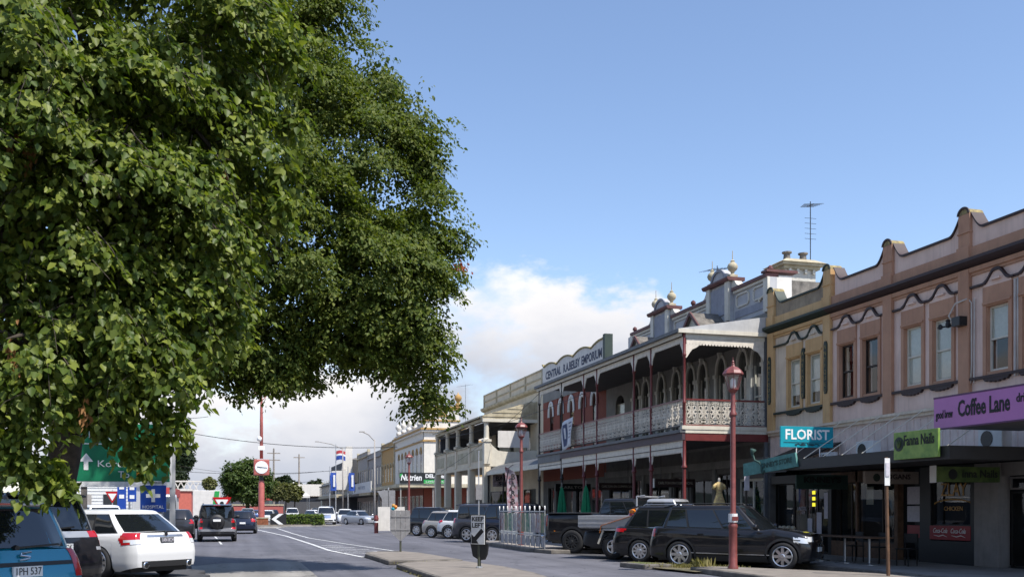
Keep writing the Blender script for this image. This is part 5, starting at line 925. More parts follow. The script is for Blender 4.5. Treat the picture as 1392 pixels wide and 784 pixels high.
for z in (1.14, 1.28): b = MB(); b.box(-.04, 1.94, -.972, -.955, z, z+.012); c.emit(b, 'side_rib', 'galv')
for y in (-.9, .9): b = MB(); b.tube([(1.94, y, 1.05), (1.94, y, 2.0), (2.2, y*.96, 2.03)], .03, 8); c.emit(b, 'rack_post', 'tray_alu')
b = MB(); b.tube([(1.94, -.9, 2.0), (1.94, .9, 2.0)], .03, 8); c.emit(b, 'rack_bar', 'tray_alu')
b = MB(); b.bar((1.9, -.98, 1.43), (.75, -.985, 1.08), .05, .012); b.bar((.75, -.985, 1.08), (.7, -.97, .85), .05, .012); c.emit(b, 'cargo_strap', 'strap')
b = MB(); b.hexa([(.65, -.97, .93), (1.75, -.97, .93), (1.75, -.62, .93), (.65, -.62, .93), (.85, -.97, .985), (1.5, -.97, .985), (1.5, -.62, .985), (.85, -.62, .985)]); c.emit(b, 'mudguard', 'tray_alu')
b = MB(); b.bar((.62, -.92, .5), (.8, -.92, .93), .04, .06); b.bar((1.78, -.92, .62), (1.5, -.92, .95), .04, .06); c.emit(b, 'mudguard_stay', 'cream_trim')
c.place(11.67, 29.73, -45, 'rear_right_wheel'); t = thing('jerry_can', 'orange and red drum standing in the silver tray', 'canister', tuple(c.t.matrix_basis @ Vector((1.72-2.45, -.72, 1.06)))); b = MB(); x, y, z = t.location; b.lathe([(.11, 0), (.13, .03), (.13, .38), (.1, .42), (.05, .44)], (x, y, z), 14); b.build('drum', 'tail_red', t, smooth=True, sharp=40); b = MB(); b.lathe([(.11, .42), (.11, .5), (.06, .55)], (x, y, z), 14); b.build('lid', 'amber', t)
# black pick-up
c = Car('pickup_truck', 'black dual-cab pick-up with chunky black wheels beside the dining fence', 'paint_black', 5.6, 1.98, 2.0, 3.5, 1.15, .43, (1.44, 1.36), (1.95, 4.25), (2.2, 3.55), 1.34, 1.15, .38, deck=1.44, wt=.76, hi=True, spokes=12, rim=.27, rimm='trim_black', wd=.28, rear=[(0, .12), (.6, .02), (.8, 0), (1.44, .02)])
c.both('tail_light', 'tail_red', lambda x, y, z: x < .12 and 1.0 < z < 1.38 and y > .72); c.mirrors(); c.cladding('trim_black', .1, .09); c.seams((2.0, 3.0, 4.1)); b = MB(); b.box(.06, 1.9, -.95, .95, 1.44, 1.48); c.emit(b, 'tonneau_cover', 'trim_black', bevel=.02); b = MB(); b.tube([(-.14, -.8, .62), (-.2, -.5, .55), (-.2, .5, .55), (-.14, .8, .62)], .06, 8); c.emit(b, 'rear_bumper', 'chrome', smooth=True); c.plate(.72)
b = MB(); b.box(.42, .47, -.985, -.97, .80, .83); c.emit(b, 'side_marker', 'amber')
c.place(11.75, 34.05, -45, 'rear_right_wheel')
# beyond the fence
c = suv('parked_suv', 'dark navy SUV half hidden behind the dining fence', 'paint_navy', 4.8, 1.9, 1.86, .38, hi=True, belt=(1.16, 1.1), hood=1.1, nose=.95, spokes=7); lamps(c, (.9, 1.2), (.75, .9), .6, .2); c.cladding(); c.rails(); c.mirrors(); c.place(11.56, 44.9, -45, 'rear_right_wheel')
c = suv('parked_suv', 'dark grey four-wheel drive with red tail light left of the keep left sign', 'paint_grey', 4.8, 1.89, 1.86, .385, hi=True, belt=(1.16, 1.1), hood=1.1, nose=.95, spokes=6, wt=.77, gt=(.3, 2.75), gb=(.12, 3.5)); lamps(c, (.92, 1.25), (.75, .9), .62, .26); c.cladding(); c.rails(); c.spoiler(); c.plate(.95); c.seams((1.3, 2.3)); c.place(10.75, 46.7, -45, 'rear_right_wheel')
c = suv('parked_hatchback', 'white hatchback with rising red tail light next to the dark four-wheel drive', 'paint_white', 4.3, 1.78, 1.56, .34, hi=True, belt=(1.0, .94), hood=.94, nose=.74, wb=2.6, ro=.8, gt=(.55, 2.35)); lamps(c, (.88, 1.02), (.66, .8), .45, .42); c.cladding(h=.18); c.spoiler(); c.place(11.04, 52.4, -45, 'rear_right_wheel')
c = suv('parked_hatchback', 'champagne silver hatchback tucked beside the white one', 'paint_champagne', 4.0, 1.7, 1.5, .31, belt=(.98, .92), hood=.92, nose=.72, wb=2.45, ro=.72, gt=(.5, 2.15)); lamps(c, (.8, 1.0), (.62, .76), .5, .2); c.cladding(h=.1); c.place(10.55, 54.6, -45, 'rear_right_wheel')
c = suv('parked_suv', 'black wagon at the far end of the angle-parked row', 'paint_black', 4.6, 1.84, 1.72, .36); lamps(c, (.7, 1.1), (.7, .85), .62, .16); c.place(10.38, 58.4, -45, 'rear_right_wheel')
# left side of the street
c = suv('parked_hatchback', 'teal compact SUV with grey roof nose-in under the tree at the left edge', 'paint_teal', 4.17, 1.775, 1.61, .345, hi=True, belt=(1.02, .98), hood=1.0, nose=.82, wb=2.5, ro=.8, gb=(.14, 3.0), gt=(.42, 2.2), wt=.76)
c.both('tail_light', 'tail_red', lambda x, y, z: x < .24 and .70 < z < 1.0 and y > .58+.12*(1.0-z)); c.cladding(h=.2); c.spoiler('paint_silver', .08); c.wiper(.05, -.5, .10); c.plate(.78, 'plate_white', '1PH 537'); c.mirrors(); c.patch('tailgate_strip', 'trim_black', lambda x, y, z: x < .3 and .845 < z < .885 and abs(y) < .62); c.patch('rear_bumper', 'trim_black', lambda x, y, z: x < .25 and z < .5)
c.seams((1.1, 2.05)); c.handles((1.15, 2.1), .9); x0 = interp(c.rearp, .95)-.075; b = MB()
b.tube([(x0, -.07, 1.0), (x0, .05, .985), (x0, .06, .965), (x0, -.06, .945), (x0, -.05, .925), (x0, .07, .91)], .012, 6)
c.emit(b, 'badge', 'chrome'); c.gpatch('roof_panel', 'paint_silver', 7-1.8, 7+1.8, .95, 1.0, .005, (1,), nu=17)
c.place(-1.75, 13.0, 135, 'rear_right', .13)
c = suv('parked_suv', 'black SUV with silver tailgate strip and roof spoiler between the teal car and white wagon', 'paint_black', 4.6, 1.82, 1.76, .365, hi=True, belt=(1.12, 1.05), hood=1.05, nose=.85, gb=(.13, 3.4), gt=(.42, 2.6), wt=.76, spokes=5)
c.both('tail_light', 'tail_red', lambda x, y, z: x < .3 and 1.0 < z < 1.14 and y > .52); c.patch('tailgate_strip', 'paint_silver', lambda x, y, z: x < .3 and z > 1.0 and abs(y) < .52, .004); c.spoiler('paint_black', .2); c.wiper(.1, -.3, .12); c.plate(.86, 'plate_white', '1LB 2QK'); c.cladding(); c.mirrors(); c.rails(); c.seams((1.3, 2.3)); c.both('side_stripe', 'paint_silver', lambda x, y, z: x < 1.0 and .8 < z < .98 and y > .7, .004)
c.place(-2.15, 18.2, 135, 'rear_right', .13)
c = Car('station_wagon', 'white sports wagon with twin exhausts parked nose-in, rear to the street', 'paint_white', 4.9, 1.88, 1.48, 2.92, 1.05, .345, (.98, .92), (.28, 3.55), (.95, 2.75), .92, .72, .16, wt=.72, hi=True, spokes=10, rim=.25, rimm='alloy', wd=.25)
c.both('tail_light', 'tail_red', lambda x, y, z: x < .5-1.0*abs(z-.86) and .72 < z < .96 and y > .64); c.both('tail_light_lens', 'lamp_clear', lambda x, y, z: x < .34 and .76 < z < .83 and y > .68, .010); c.patch('rear_bumper', 'trim_black', lambda x, y, z: x < .2 and z < .38 and abs(y) < .68); c.both('reflector', 'tail_red', lambda x, y, z: x < .2 and .38 < z < .41 and .45 < y < .68, .009)
c.patch('tailgate_strip', 'alloy', lambda x, y, z: x < .3 and .885 < z < .93 and abs(y) < .5); c.plate(.82, 'plate_dark', '1AN 8CH', tm='paper'); c.seams((1.25, 2.25, 3.3)); c.handles((1.45, 2.45), .82); c.mirrors(); c.wiper(.05, -.2, .06)
for y in (-.58, .58): b = MB(); b.lathe([(.065, -.06), (.075, -.05), (.075, .12), (.04, .13)], (.03, y, .30), 14, 'x'); c.emit(b, 'exhaust_tip', 'chrome', smooth=True, ); b = MB(); b.lathe([(.055, -.063), (.055, -.055)], (.03, y, .30), 12, 'x'); c.emit(b, 'exhaust_bore', 'black')
b = MB(); b.lathe([(.045, -.012), (.045, .012)], (interp(c.rearp, .93)-.06, 0, .95), 12, 'x'); c.emit(b, 'badge', 'chrome'); b = MB(); b.box(.05, .062, -.45, .45, .52, .528); c.emit(b, 'bumper_seam', 'trim_black')
c.place(-.85, 23.4, 135, 'rear_right', .13)
# traffic
c = suv('four_wheel_drive', 'dark four-wheel drive with spare wheel on its tailgate driving away', 'paint_dgrey', 4.6, 1.88, 1.85, .39, hi=True, belt=(1.14, 1.12), hood=1.12, nose=1.0, cl=.28, gt=(.22, 2.85), gb=(.1, 3.45), wt=.80, rear=[(0, .1), (.45, .0), (.62, -.04), (.68, .05), (1.14, .07)])
lamps(c, (.95, 1.12), (.8, .95), .70, .14); b = MB(); x = -.12; b.lathe([(.02, -.08), (.22, -.085), (.33, -.06), (.37, 0), (.37, .12), (.3, .16)], (x, 0, .98), 26, 'x'); sw = c.emit(b, 'spare_wheel', 'trim_black', smooth=True); b = MB(); b.lathe([(.24, -.012), (.22, .0)], (x-.078, 0, .98), 24, 'x'); c.emit(b, 'spare_cover', 'paint_dgrey', sw, smooth=True)
b = MB(); b.box(x-.10, x-.085, -.18, .18, 1.0, 1.11); c.emit(b, 'number_plate', 'plate_white'); c.patch('rear_bumper', 'tray_alu', lambda x, y, z: x < .22 and .52 < z < .60); b = MB(); b.box(-.1, .02, -.05, .05, .38, .5); c.emit(b, 'tow_bar', 'black'); c.spoiler(); c.mirrors('trim_black'); c.rails(); c.both('bumper_reflector', 'tail_red', lambda x, y, z: x < .2 and .62 < z < .72 and y > .72)
for sg in (-1, 1): b = MB(); b.box(.5, .53, sg*.78-.12, sg*.78+.12, .18, .5); c.emit(b, 'mud_flap', 'rubber')
c.place(-.86, 50.6, 91, 'tail')
c = suv('hatchback', 'dark blue hatchback ahead of the four-wheel drive at the roundabout', 'paint_navy', 4.2, 1.76, 1.5, .32, belt=(.98, .92), hood=.92, nose=.72, wb=2.55, ro=.75); lamps(c, (.75, 1.0), (.62, .76), .55, .2); c.plate(.7); c.place(.45, 66.5, 88, 'tail')
c = suv('parked_suv', 'black wagon alongside the left of the four-wheel drive', 'paint_dgrey', 4.6, 1.8, 1.6, .34); lamps(c, (.8, 1.05), (.7, .82), .6, .16); c.mirrors(); c.place(-2.9, 55, 95, 'tail')
c = Car('pickup_truck', 'white dual-cab ute with open tray parked beyond the white wagon', 'paint_white', 5.2, 1.85, 1.8, 3.1, 1.2, .37, (1.18, 1.1), (1.75, 3.85), (2.0, 3.2), 1.08, .92, .28, deck=1.12, wt=.76); lamps(c, (.85, 1.1), (.75, .9), .8, .1); c.plate(.7); c.place(-4.7, 47, 120, 'tail')
c = suv('delivery_van', 'silver high-roof van parked beside the four-wheel drive', 'paint_silver', 5.2, 1.95, 2.5, .36, belt=(1.25, 1.15), hood=1.12, nose=.95, gb=(.08, 4.5), gt=(.15, 3.6), wt=.86, wb=3.2); lamps(c, (.9, 1.3), (.75, .9), .82, .1); c.place(-4.1, 62, 100, 'tail')
c = Car('pickup_truck', 'white dual-cab ute with dark grille facing the camera by the roundabout', 'paint_white', 5.2, 1.85, 1.84, 3.15, 1.2, .39, (1.18, 1.12), (1.75, 3.95), (2.0, 3.3), 1.14, 1.0, .3, deck=1.12, wt=.78, hi=True)
c.both('headlight', 'lamp_clear', lambda x, y, z: x > c.L-.5 and .82 < z < 1.02 and y > .52); c.patch('grille', 'chrome', lambda x, y, z: x > c.L-.2 and .72 < z < .98 and abs(y) < .42); c.patch('air_intake', 'trim_black', lambda x, y, z: x > c.L-.25 and .42 < z < .55 and abs(y) < .6); c.mirrors(); c.plate(.6, rear=False); c.both('fog_light', 'trim_black', lambda x, y, z: x > c.L-.3 and .46 < z < .6 and y > .68)
c.place(8.6, 99.5, -93)
c = Car('sedan', 'silver sedan turning at the roundabout beside the white ute', 'paint_silver', 4.8, 1.8, 1.46, 2.75, 1.05, .33, (.98, .92), (.7, 3.5), (1.35, 2.65), .92, .72, .16, deck=1.0, wt=.72, hi=True); lamps(c, (.7, .9), (.58, .74), .55, .2, .45, .45); c.patch('grille', 'trim_black', lambda x, y, z: x > c.L-.2 and .5 < z < .68 and abs(y) < .38); c.mirrors(); c.plate(.42, rear=False); c.place(12.3, 102, -62)
far = [('white sedan facing the street behind the roundabout hedge', 'paint_white', 3.5, 118, -95, 1.48), ('white hatchback nearest the far side of the roundabout hedge', 'paint_white', 9.3, 117, -60, 1.5), ('silver SUV parked beyond the clock post', 'paint_silver', 1.5, 128, -90, 1.7), ('white van-like wagon far down the street centre', 'paint_white', 7.2, 134, -90, 1.75), ('dark hatchback far down the street', 'paint_navy', 5.0, 142, -90, 1.5), ('white wagon behind the white ute at the roundabout', 'paint_white', 11.8, 112, -95, 1.6),
       ('silver hatchback on the far left beyond the white ute', 'paint_silver', -8.5, 72, 80, 1.5), ('white SUV parked far left beside the pink shop', 'paint_white', -11.5, 84, 80, 1.7), ('blue sedan far beyond the roundabout', 'paint_blue', 2.6, 150, 90, 1.48), ('red-brown hatchback deep down the right-hand kerb', 'paint_champagne', 12.5, 150, -90, 1.5), ('black SUV parked deep down the right-hand kerb', 'paint_black', 12.7, 165, -90, 1.75)]
for lab, pm, x, y, hd, H_ in far: c = suv('distant_car', lab, pm, 4.4, 1.8, H_, .33, belt=(H_*.63, H_*.6), hood=H_*.6, nose=H_*.46, cl=.18, ro=.85, wb=2.65, group='distant traffic'); lamps(c, (.75, .98), (.6, .78), .55, .2); c.place(x, y, hd)
# ---------------------------------------------------------------- trees
leaf_mat('linden_leaf', (.06, .098, .014), (.23, .26, .045), .34, .48); leaf_mat('elm_leaf', (.058, .09, .013), (.16, .18, .03), .34, .6); leaf_mat('round_leaf', (.05, .085, .02), (.10, .13, .035), .3, .5); leaf_mat('olive_leaf', (.12, .13, .05), (.2, .2, .08), .3, .6); leaf_mat('dark_leaf', (.02, .035, .016), (.045, .06, .025), .25, .6); leaf_mat('hedge_leaf', (.07, .12, .02), (.15, .19, .035), .3, .5); leaf_mat('dry_leaf', (.22, .10, .035), (.36, .2, .08), .2, .7); leaf_mat('red_leaf', (.25, .06, .03), (.35, .12, .05), .3, .6); leaf_mat('weed_leaf', (.16, .15, .05), (.34, .29, .13), .3, .6)
mat('bark', (.075, .058, .042), .95, col2=(.04, .032, .024), scale=6, bump=.8, bscale=22)
def px_at(px, py, d):     # a place in the world given by bearing, rise and distance from the standpoint
    t = (px-696)/1353; S, C = math.sin(YAW), math.cos(YAW); return np.array([C*t*d+S*d, C*d-S*t*d, 1.62+(691-py)*d/1353])
def leaf_mesh(name, P, A, Nn, size, m, parent, wr=.42, fold=.25):
    # P base points, A blade directions, Nn blade normals, one folded two-quad leaf each
    n = len(P); A = A/np.linalg.norm(A, axis=1, keepdims=True); B = np.cross(Nn, A); B /= np.linalg.norm(B, axis=1, keepdims=True)+1e-9; N = np.cross(A, B)
    s = size[:, None]; k = wr
    V = np.empty((n, 6, 3)); V[:, 0] = P; V[:, 1] = P+A*s*.38-B*s*k+N*s*k*fold; V[:, 2] = P+A*s*.78-B*s*k*.62+N*s*k*fold*.5-N*s*.05; V[:, 3] = P+A*s*1.08-N*s*.14; V[:, 4] = P+A*s*.78+B*s*k*.62+N*s*k*fold*.5-N*s*.05; V[:, 5] = P+A*s*.38+B*s*k+N*s*k*fold
    me = bpy.data.meshes.new(name); me.vertices.add(n*6); me.vertices.foreach_set('co', V.astype(np.float32).ravel())
    base = (np.arange(n)*6)[:, None]; L = (base+np.array([0, 3, 2, 1, 0, 5, 4, 3])[None]).astype(np.int32).ravel()
    me.loops.add(n*8); me.loops.foreach_set('vertex_index', L); me.polygons.add(n*2); me.polygons.foreach_set('loop_start', np.arange(0, n*8, 4, dtype=np.int32)); me.polygons.foreach_set('loop_total', np.full(n*2, 4, dtype=np.int32)); me.update(calc_edges=True)
    me.materials.append(MATS[m]); o = bpy.data.objects.new(name, me); COL.objects.link(o); o.parent = parent; o['kind'] = 'stuff'
    if parent is not None: me.transform(Matrix.Translation(-wloc(parent)))
    return o
def sprays(lobes, n_spray, length, per, size, droop, rg, inner=.22, flat=.55, nclus=0, crad=.4):
    """leafy sprays on lobed crowns: returns leaf bases, directions, normals, sizes and the spray axes"""
    w_ = np.array([l[5] if len(l) > 5 else 1 for l in lobes])*np.array([l[3]**2 for l in lobes]); w_ = w_/w_.sum(); Ps, As, Ns, Ss, ax = [], [], [], [], []
    C = np.array([l[:3] for l in lobes], float); Rr = np.array([l[3] for l in lobes])
    def pick(n):
        k = rg.choice(len(lobes), n, p=w_); d = rg.normal(size=(n, 3)); d /= np.linalg.norm(d, axis=1, keepdims=True); return k, d
    k, d = pick(nclus or n_spray); cid = None
    if nclus: cid = rg.integers(0, nclus, n_spray); n_all = n_spray; n_spray = nclus
    sq = np.array([l[4] if len(l) > 4 else 1 for l in lobes])[k]
    rad = np.where(rg.random(n_spray) < inner, rg.uniform(.35, .8, n_spray), rg.uniform(.78, 1.04, n_spray))
    # lumpy outline
    lump = 1+.13*np.sin(d[:, 0]*5+k)+.1*np.sin(d[:, 2]*7+k*2)+.08*np.sin(d[:, 1]*9)
    tip = C[k]+d*(Rr[k]*rad*lump)[:, None]*np.stack([np.ones(n_spray), np.ones(n_spray), sq], 1)
    if nclus:      # foliage hangs together in boughs with gaps between them
        n_spray = n_all; cr = crad*rg.uniform(.6, 1.35, nclus)[cid]; d = d[cid]; off = rg.normal(size=(n_spray, 3)); off /= np.linalg.norm(off, axis=1, keepdims=True)
        off *= (rg.random(n_spray)**.45)[:, None]*np.array([1, 1, .42]); tip = tip[cid]+off*cr[:, None]; tip[:, 2] -= .35*(off[:, 0]*d[:, 0]+off[:, 1]*d[:, 1])*cr; d = d+off*.8; d /= np.linalg.norm(d, axis=1, keepdims=True)
    dr = d*np.array([1, 1, .45])+rg.normal(size=(n_spray, 3))*.35+np.array([0, 0, -droop*.5]); dr /= np.linalg.norm(dr, axis=1, keepdims=True)
    Ln = length*rg.uniform(.65, 1.3, n_spray); p0 = tip-dr*(Ln*.7)[:, None]
    side = np.cross(dr, np.array([0, 0, 1.])); side /= np.linalg.norm(side, axis=1, keepdims=True)+1e-9
    for j in range(per):
        t = (j+rg.random(n_spray))/per; lat = rg.uniform(-1, 1, n_spray)*flat*.5*Ln*np.sin(np.pi*np.clip(t*.85+.12, 0, 1)); up = rg.normal(size=n_spray)*.06*Ln
        p = p0+dr*(t*Ln)[:, None]+side*lat[:, None]+np.array([0, 0, 1.])*(up-droop*t*t*Ln*.45-np.abs(lat)*.25)[:, None]
        a = dr*.5+side*(np.sign(lat)*rg.uniform(.3, 1.0, n_spray))[:, None]+rg.normal(size=(n_spray, 3))*.4+np.array([0, 0, -droop*.8])
        nn = np.array([0, 0, 1.])+d*.55+rg.normal(size=(n_spray, 3))*.38
        Ps.append(p); As.append(a); Ns.append(nn); Ss.append(size*rg.uniform(.6, 1.2, n_spray))
    return np.concatenate(Ps), np.concatenate(As), np.concatenate(Ns), np.concatenate(Ss), (p0, dr, Ln)
def limbs(t, base, lobes, r0, rg, fork, m='bark', nmax=40):
    trunk = MB(); p = Vector(base); f = Vector(fork); pts = []
    for i in range(7): q = p.lerp(f, i/6); pts.append((q.x+.08*math.sin(i*1.3), q.y+.08*math.cos(i*1.7), q.z))
    trunk.tube(pts, [r0*1.55, r0*1.15, r0*1.02, r0*.97, r0*.93, r0*.95, r0*.9], 14); tr = trunk.build('trunk', m, t, smooth=True)
    for l in lobes[:nmax]:
        e = Vector(l[:3]); s = Vector(pts[-1]) if e.z > f.z-.5 else Vector(pts[5]); mid = s.lerp(e, .5)+Vector((rg.normal()*.3, rg.normal()*.3, .10*(e-s).length)); b = MB(); P = []
        for i in range(8): u = i/7; P.append((1-u)**2*s+2*u*(1-u)*mid+u*u*e)
        b.tube(P, [r0*.55*(1-.86*i/7) for i in range(8)], 8); lo = b.build('limb', m, t, smooth=True)
        for _ in range(4):
            i = int(rg.integers(3, 8)); s2 = P[min(i, 7)]; dd = Vector(rg.normal(size=3)); dd.z = abs(dd.z)*.4; e2 = s2+dd.normalized()*l[3]*.85; b = MB(); b.tube([s2, s2.lerp(e2, .5)+Vector((0, 0, .12)), e2], [r0*.13, r0*.08, r0*.02], 5); b.build('branch', m, lo, smooth=True)
    return tr
rg = np.random.default_rng(11)
# near tree on the left kerb
def lob(px, py, d, r, sq=1, wt=1): return (*px_at(px, py, d), r, sq, wt)
T1 = thing('street_tree', 'big-leaved lime tree hanging over the parked cars at the left edge', 'tree', (-5.7, 10.3, 0))
lb1 = [lob(210, 110, 12, 1.75, 1, 1.3), lob(40, 290, 11, 2.0, 1, 1.3), lob(215, 320, 11.5, 1.25, 1, 1.4), lob(170, 430, 11, .8, 1, 2.2), lob(50, 480, 10.5, .8, 1, 2), lob(300, 40, 12, .95, 1, 1.4), lob(300, 215, 12, .85, 1, 1.4), lob(100, -180, 13, 2.8, 1, .5), lob(-190, 260, 12, 2.6, 1, .5), lob(105, 200, 11.3, 1.6, 1, 1.2), lob(110, 500, 10.8, .3, 1, 2.5), lob(215, 485, 10.8, .3, 1.2, 3), lob(255, 400, 11.5, .5, 1, 2.4), lob(-20, 60, 10.5, 1.8, 1, 1), lob(-80, 480, 10.5, 1.0)]
P, A, N, S_, axs = sprays(lb1, 6400, .52, 16, .094, .85, rg, .2, .5, 420, .46); leaf_mesh('crown', P, A, N, S_, 'linden_leaf', T1)
tw = MB()
for i in range(0, 6400, 3):
    p0, dr, Ln = axs[0][i], axs[1][i], axs[2][i]; tw.tube([p0, p0+dr*Ln*.5-np.array([0, 0, .05*Ln]), p0+dr*Ln-np.array([0, 0, .3*Ln])], [.006, .004, .002], 3, cap=False)
o = tw.build('twigs', 'bark', T1); o['kind'] = 'stuff'
limbs(T1, (-5.7, 10.3, 0), lb1[:10], .30, rg, (-5.2, 10.6, 3.0))
# low hanging sprays in front of the road sign and above the dark SUV
hs = [(225, 560, 10.9), (195, 540, 10.8), (240, 575, 11.0), (165, 560, 10.9), (215, 600, 11), (185, 610, 10.9), (140, 575, 10.8), (70, 640, 10.3), (88, 655, 10.3), (20, 625, 10.2), (45, 650, 10.2), (6, 600, 10.2), (40, 590, 10.2), (320, 400, 11.7), (300, 430, 11.6), (330, 360, 11.8), (385, 270, 12), (400, 160, 12.2), (392, 225, 12.1), (395, 70, 12.3), (270, 475, 11.3), (255, 525, 11.1), (150, 555, 10.7)]
lb = [(*px_at(*h), .15, 1.2, 1) for h in hs]; P, A, N, S_, _ = sprays(lb, 330, .36, 10, .105, .95, rg, .3, .5); leaf_mesh('hanging_sprays', P, A, N, S_, 'linden_leaf', T1)
db = []                   # brown withered bunches
for px, py, d in ((12, 180, 10), (42, 215, 10.2), (18, 475, 10), (115, 560, 10.3), (303, 235, 11.6), (290, 240, 11.6)):
    c0 = px_at(px, py, d)
    for _ in range(26): db.append(c0+rg.normal(size=3)*np.array([.03, .03, .11]))
db = np.array(db); leaf_mesh('withered_bunches', db, rg.normal(size=db.shape)*.3+np.array([0, 0, -1]), rg.normal(size=db.shape), np.full(len(db), .07), 'dry_leaf', T1, .25)
# larger elm behind it
T2 = thing('street_tree', 'large spreading elm whose crown reaches out over the street centre', 'tree', (-4.5, 28.6, 0))
lb2 = [lob(510, 390, 25, 1.9, 1, 1.5), lob(545, 470, 25, 1.1, 1, 1.7), lob(490, 235, 26, 1.85, 1, 1.4), lob(395, 75, 27, 1.9, 1, 1.3), lob(375, 350, 24, 2.5, 1, 1.3), lob(350, 460, 24, 1.2, 1, 1.6), lob(330, 150, 26, 3.3), lob(200, 300, 26, 3.8, 1, .6), lob(150, 50, 28, 4.2, 1, .5), lob(440, 440, 24.5, 1.1, 1, 1.6), lob(545, 175, 26.5, .95, .7, 1.8), lob(380, -120, 28, 3, 1, .5), lob(270, 440, 23, 1.5, 1, 1.3), lob(560, 320, 25.5, 1.3, 1, 1.5), lob(520, 115, 26.5, .8, .7, 1.8), lob(435, 20, 27, .8, 1, 1.4), lob(585, 525, 25, .5, 1.3, 2), lob(390, 505, 24, .6, 1, 1.8), lob(575, 215, 26.5, .55, .6, 2.2), lob(580, 395, 25.2, .7, 1, 1.8), lob(180, 430, 25, 2.0, 1, .7), lob(80, 400, 25, 2.6, 1, .5), lob(30, 560, 24, 1.5, 1, .9), lob(460, 330, 25, 1.5, 1, 1.3), lob(300, 480, 23.8, 1.0, 1, 1.7), lob(340, 515, 24, .5, 1, 2), lob(440, 475, 24.5, .7, 1, 1.8), lob(500, 480, 24.8, .7, 1, 1.6), lob(575, 545, 25, .3, 1.5, 2.5), lob(580, 470, 25.2, .5, 1.2, 2)]
P, A, N, S_, axs = sprays(lb2, 16000, .6, 16, .110, .65, rg, .2, .6, 850, .70); leaf_mesh('crown', P, A, N, S_, 'elm_leaf', T2, .34)
limbs(T2, (-4.5, 28.6, 0), [l for l in lb2 if l[3] > 1.4], .42, rg, (-4.3, 28.3, 3.6))
rl = px_at(628, 366, 25.2)+rg.normal(size=(60, 3))*.12; leaf_mesh('red_tip_leaves', rl, rg.normal(size=rl.shape), rg.normal(size=rl.shape)+np.array([0, 0, 1]), np.full(60, .08), 'red_leaf', T2)
# distant trees
def far_tree(label, px, d, top, rpx, m, ht=1.0, n=900, size=.35, trunk=True, name='tree', group=None, z0=None):
    b = px_at(px, 691, d); zt = 1.62+(691-top)*d/1353; r = rpx*d/1353; t = thing(name, label, 'tree', (b[0], b[1], 0), group=group); cz = zt-r*ht
    lbs = [(b[0], b[1], cz, r*.8, ht)]+[(b[0]+r*.55*math.cos(a), b[1]+r*.55*math.sin(a), cz+r*ht*.35*math.sin(a*2.3), r*.5, ht) for a in np.linspace(0, 6.28, 6)[:-1]]+[(b[0], b[1], zt-r*.45, r*.45, 1)]
    P, A, N, S_, _ = sprays(lbs, n, r*.28, 9, size, .3, rg, .2, .7); leaf_mesh('crown', P, A, N, S_, m, t, .42)
    q = MB(); q.tube([(b[0], b[1], 0), (b[0]+.1, b[1], cz*.6), (b[0], b[1], cz+r*.3)], [r*.09, r*.07, r*.03], 8); q.build('trunk', 'bark', t, smooth=True); return t
far_tree('round bushy green tree behind the clock post at the roundabout', 336, 128, 621, 36, 'round_leaf', .95, 2600, .30)
far_tree('tall dark pine far off left of the roundabout', 250, 210, 600, 14, 'dark_leaf', 1.6, 900, .5); far_tree('dark bushy pine far off behind the street poles', 232, 190, 628, 22, 'dark_leaf', .9, 900, .5); far_tree('small thin tree far off between the poles', 285, 230, 648, 9, 'olive_leaf', 1, 400, .5)
for i, (px, lab) in enumerate(((376, 'left'), (388, 'middle'), (400, 'right'))): far_tree('pale olive tree behind the red far hoarding, %s of the three' % lab, px, 170, 655, 12, 'olive_leaf', 1.1, 500, .4, group='olive trees behind the roundabout')
for i, (px, top, lab) in enumerate(((372, 648, 'dark rounded tree on the skyline just right of the clock post'), (388, 646, 'dark broad tree on the skyline above the olive trees'), (405, 655, 'dark low tree on the skyline right of the olive trees'), (430, 651, 'dark tree on the skyline behind the power poles'))): far_tree(lab, px, 330, top, 13, 'dark_leaf', .8, 420, .9)
far_tree('green tree far down the left footpath beyond the van', 268, 260, 668, 12, 'round_leaf', .9, 400, .6)
far_tree('dark garden tree left of the roundabout behind the green road sign', 150, 150, 600, 70, 'dark_leaf', .8, 1500, .5)
# roundabout hedge, weeds
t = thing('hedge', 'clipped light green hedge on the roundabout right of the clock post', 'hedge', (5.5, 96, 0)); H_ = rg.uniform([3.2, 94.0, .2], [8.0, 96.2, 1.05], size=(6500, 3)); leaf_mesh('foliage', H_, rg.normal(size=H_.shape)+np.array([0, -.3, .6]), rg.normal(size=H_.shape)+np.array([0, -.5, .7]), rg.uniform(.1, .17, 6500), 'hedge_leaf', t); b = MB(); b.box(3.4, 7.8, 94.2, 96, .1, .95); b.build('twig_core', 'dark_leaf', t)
mat('planter_brick', (.26, .09, .04), .9, var=.25, scale=5); t = thing('brick_planter', 'low red-brown planter wall in front of the clock post', 'planter', (1.0, 93.6, 0)); b = MB(); b.box(-1.2, 2.9, 93.3, 93.7, .1, .75); b.build('wall', 'planter_brick', t); b = MB(); b.box(-1.3, 3.0, 93.25, 93.75, .75, .83); b.build('capping', 'cream_old', t)
def weeds(name, label, pts, hgt, m='weed_leaf', n=10):
    P, A, N, S_ = [], [], [], []
    for x, y, z in pts:
        for _ in range(n): P.append((x+rg.normal()*.07, y+rg.normal()*.07, z)); A.append((rg.normal()*.4, rg.normal()*.4, 1)); N.append(rg.normal(size=3)); S_.append(hgt*rg.uniform(.4, 1.2))
    o = leaf_mesh(name, np.array(P), np.array(A), np.array(N), np.array(S_), m, None, .10); o['label'] = label; o['category'] = 'weeds'; return o
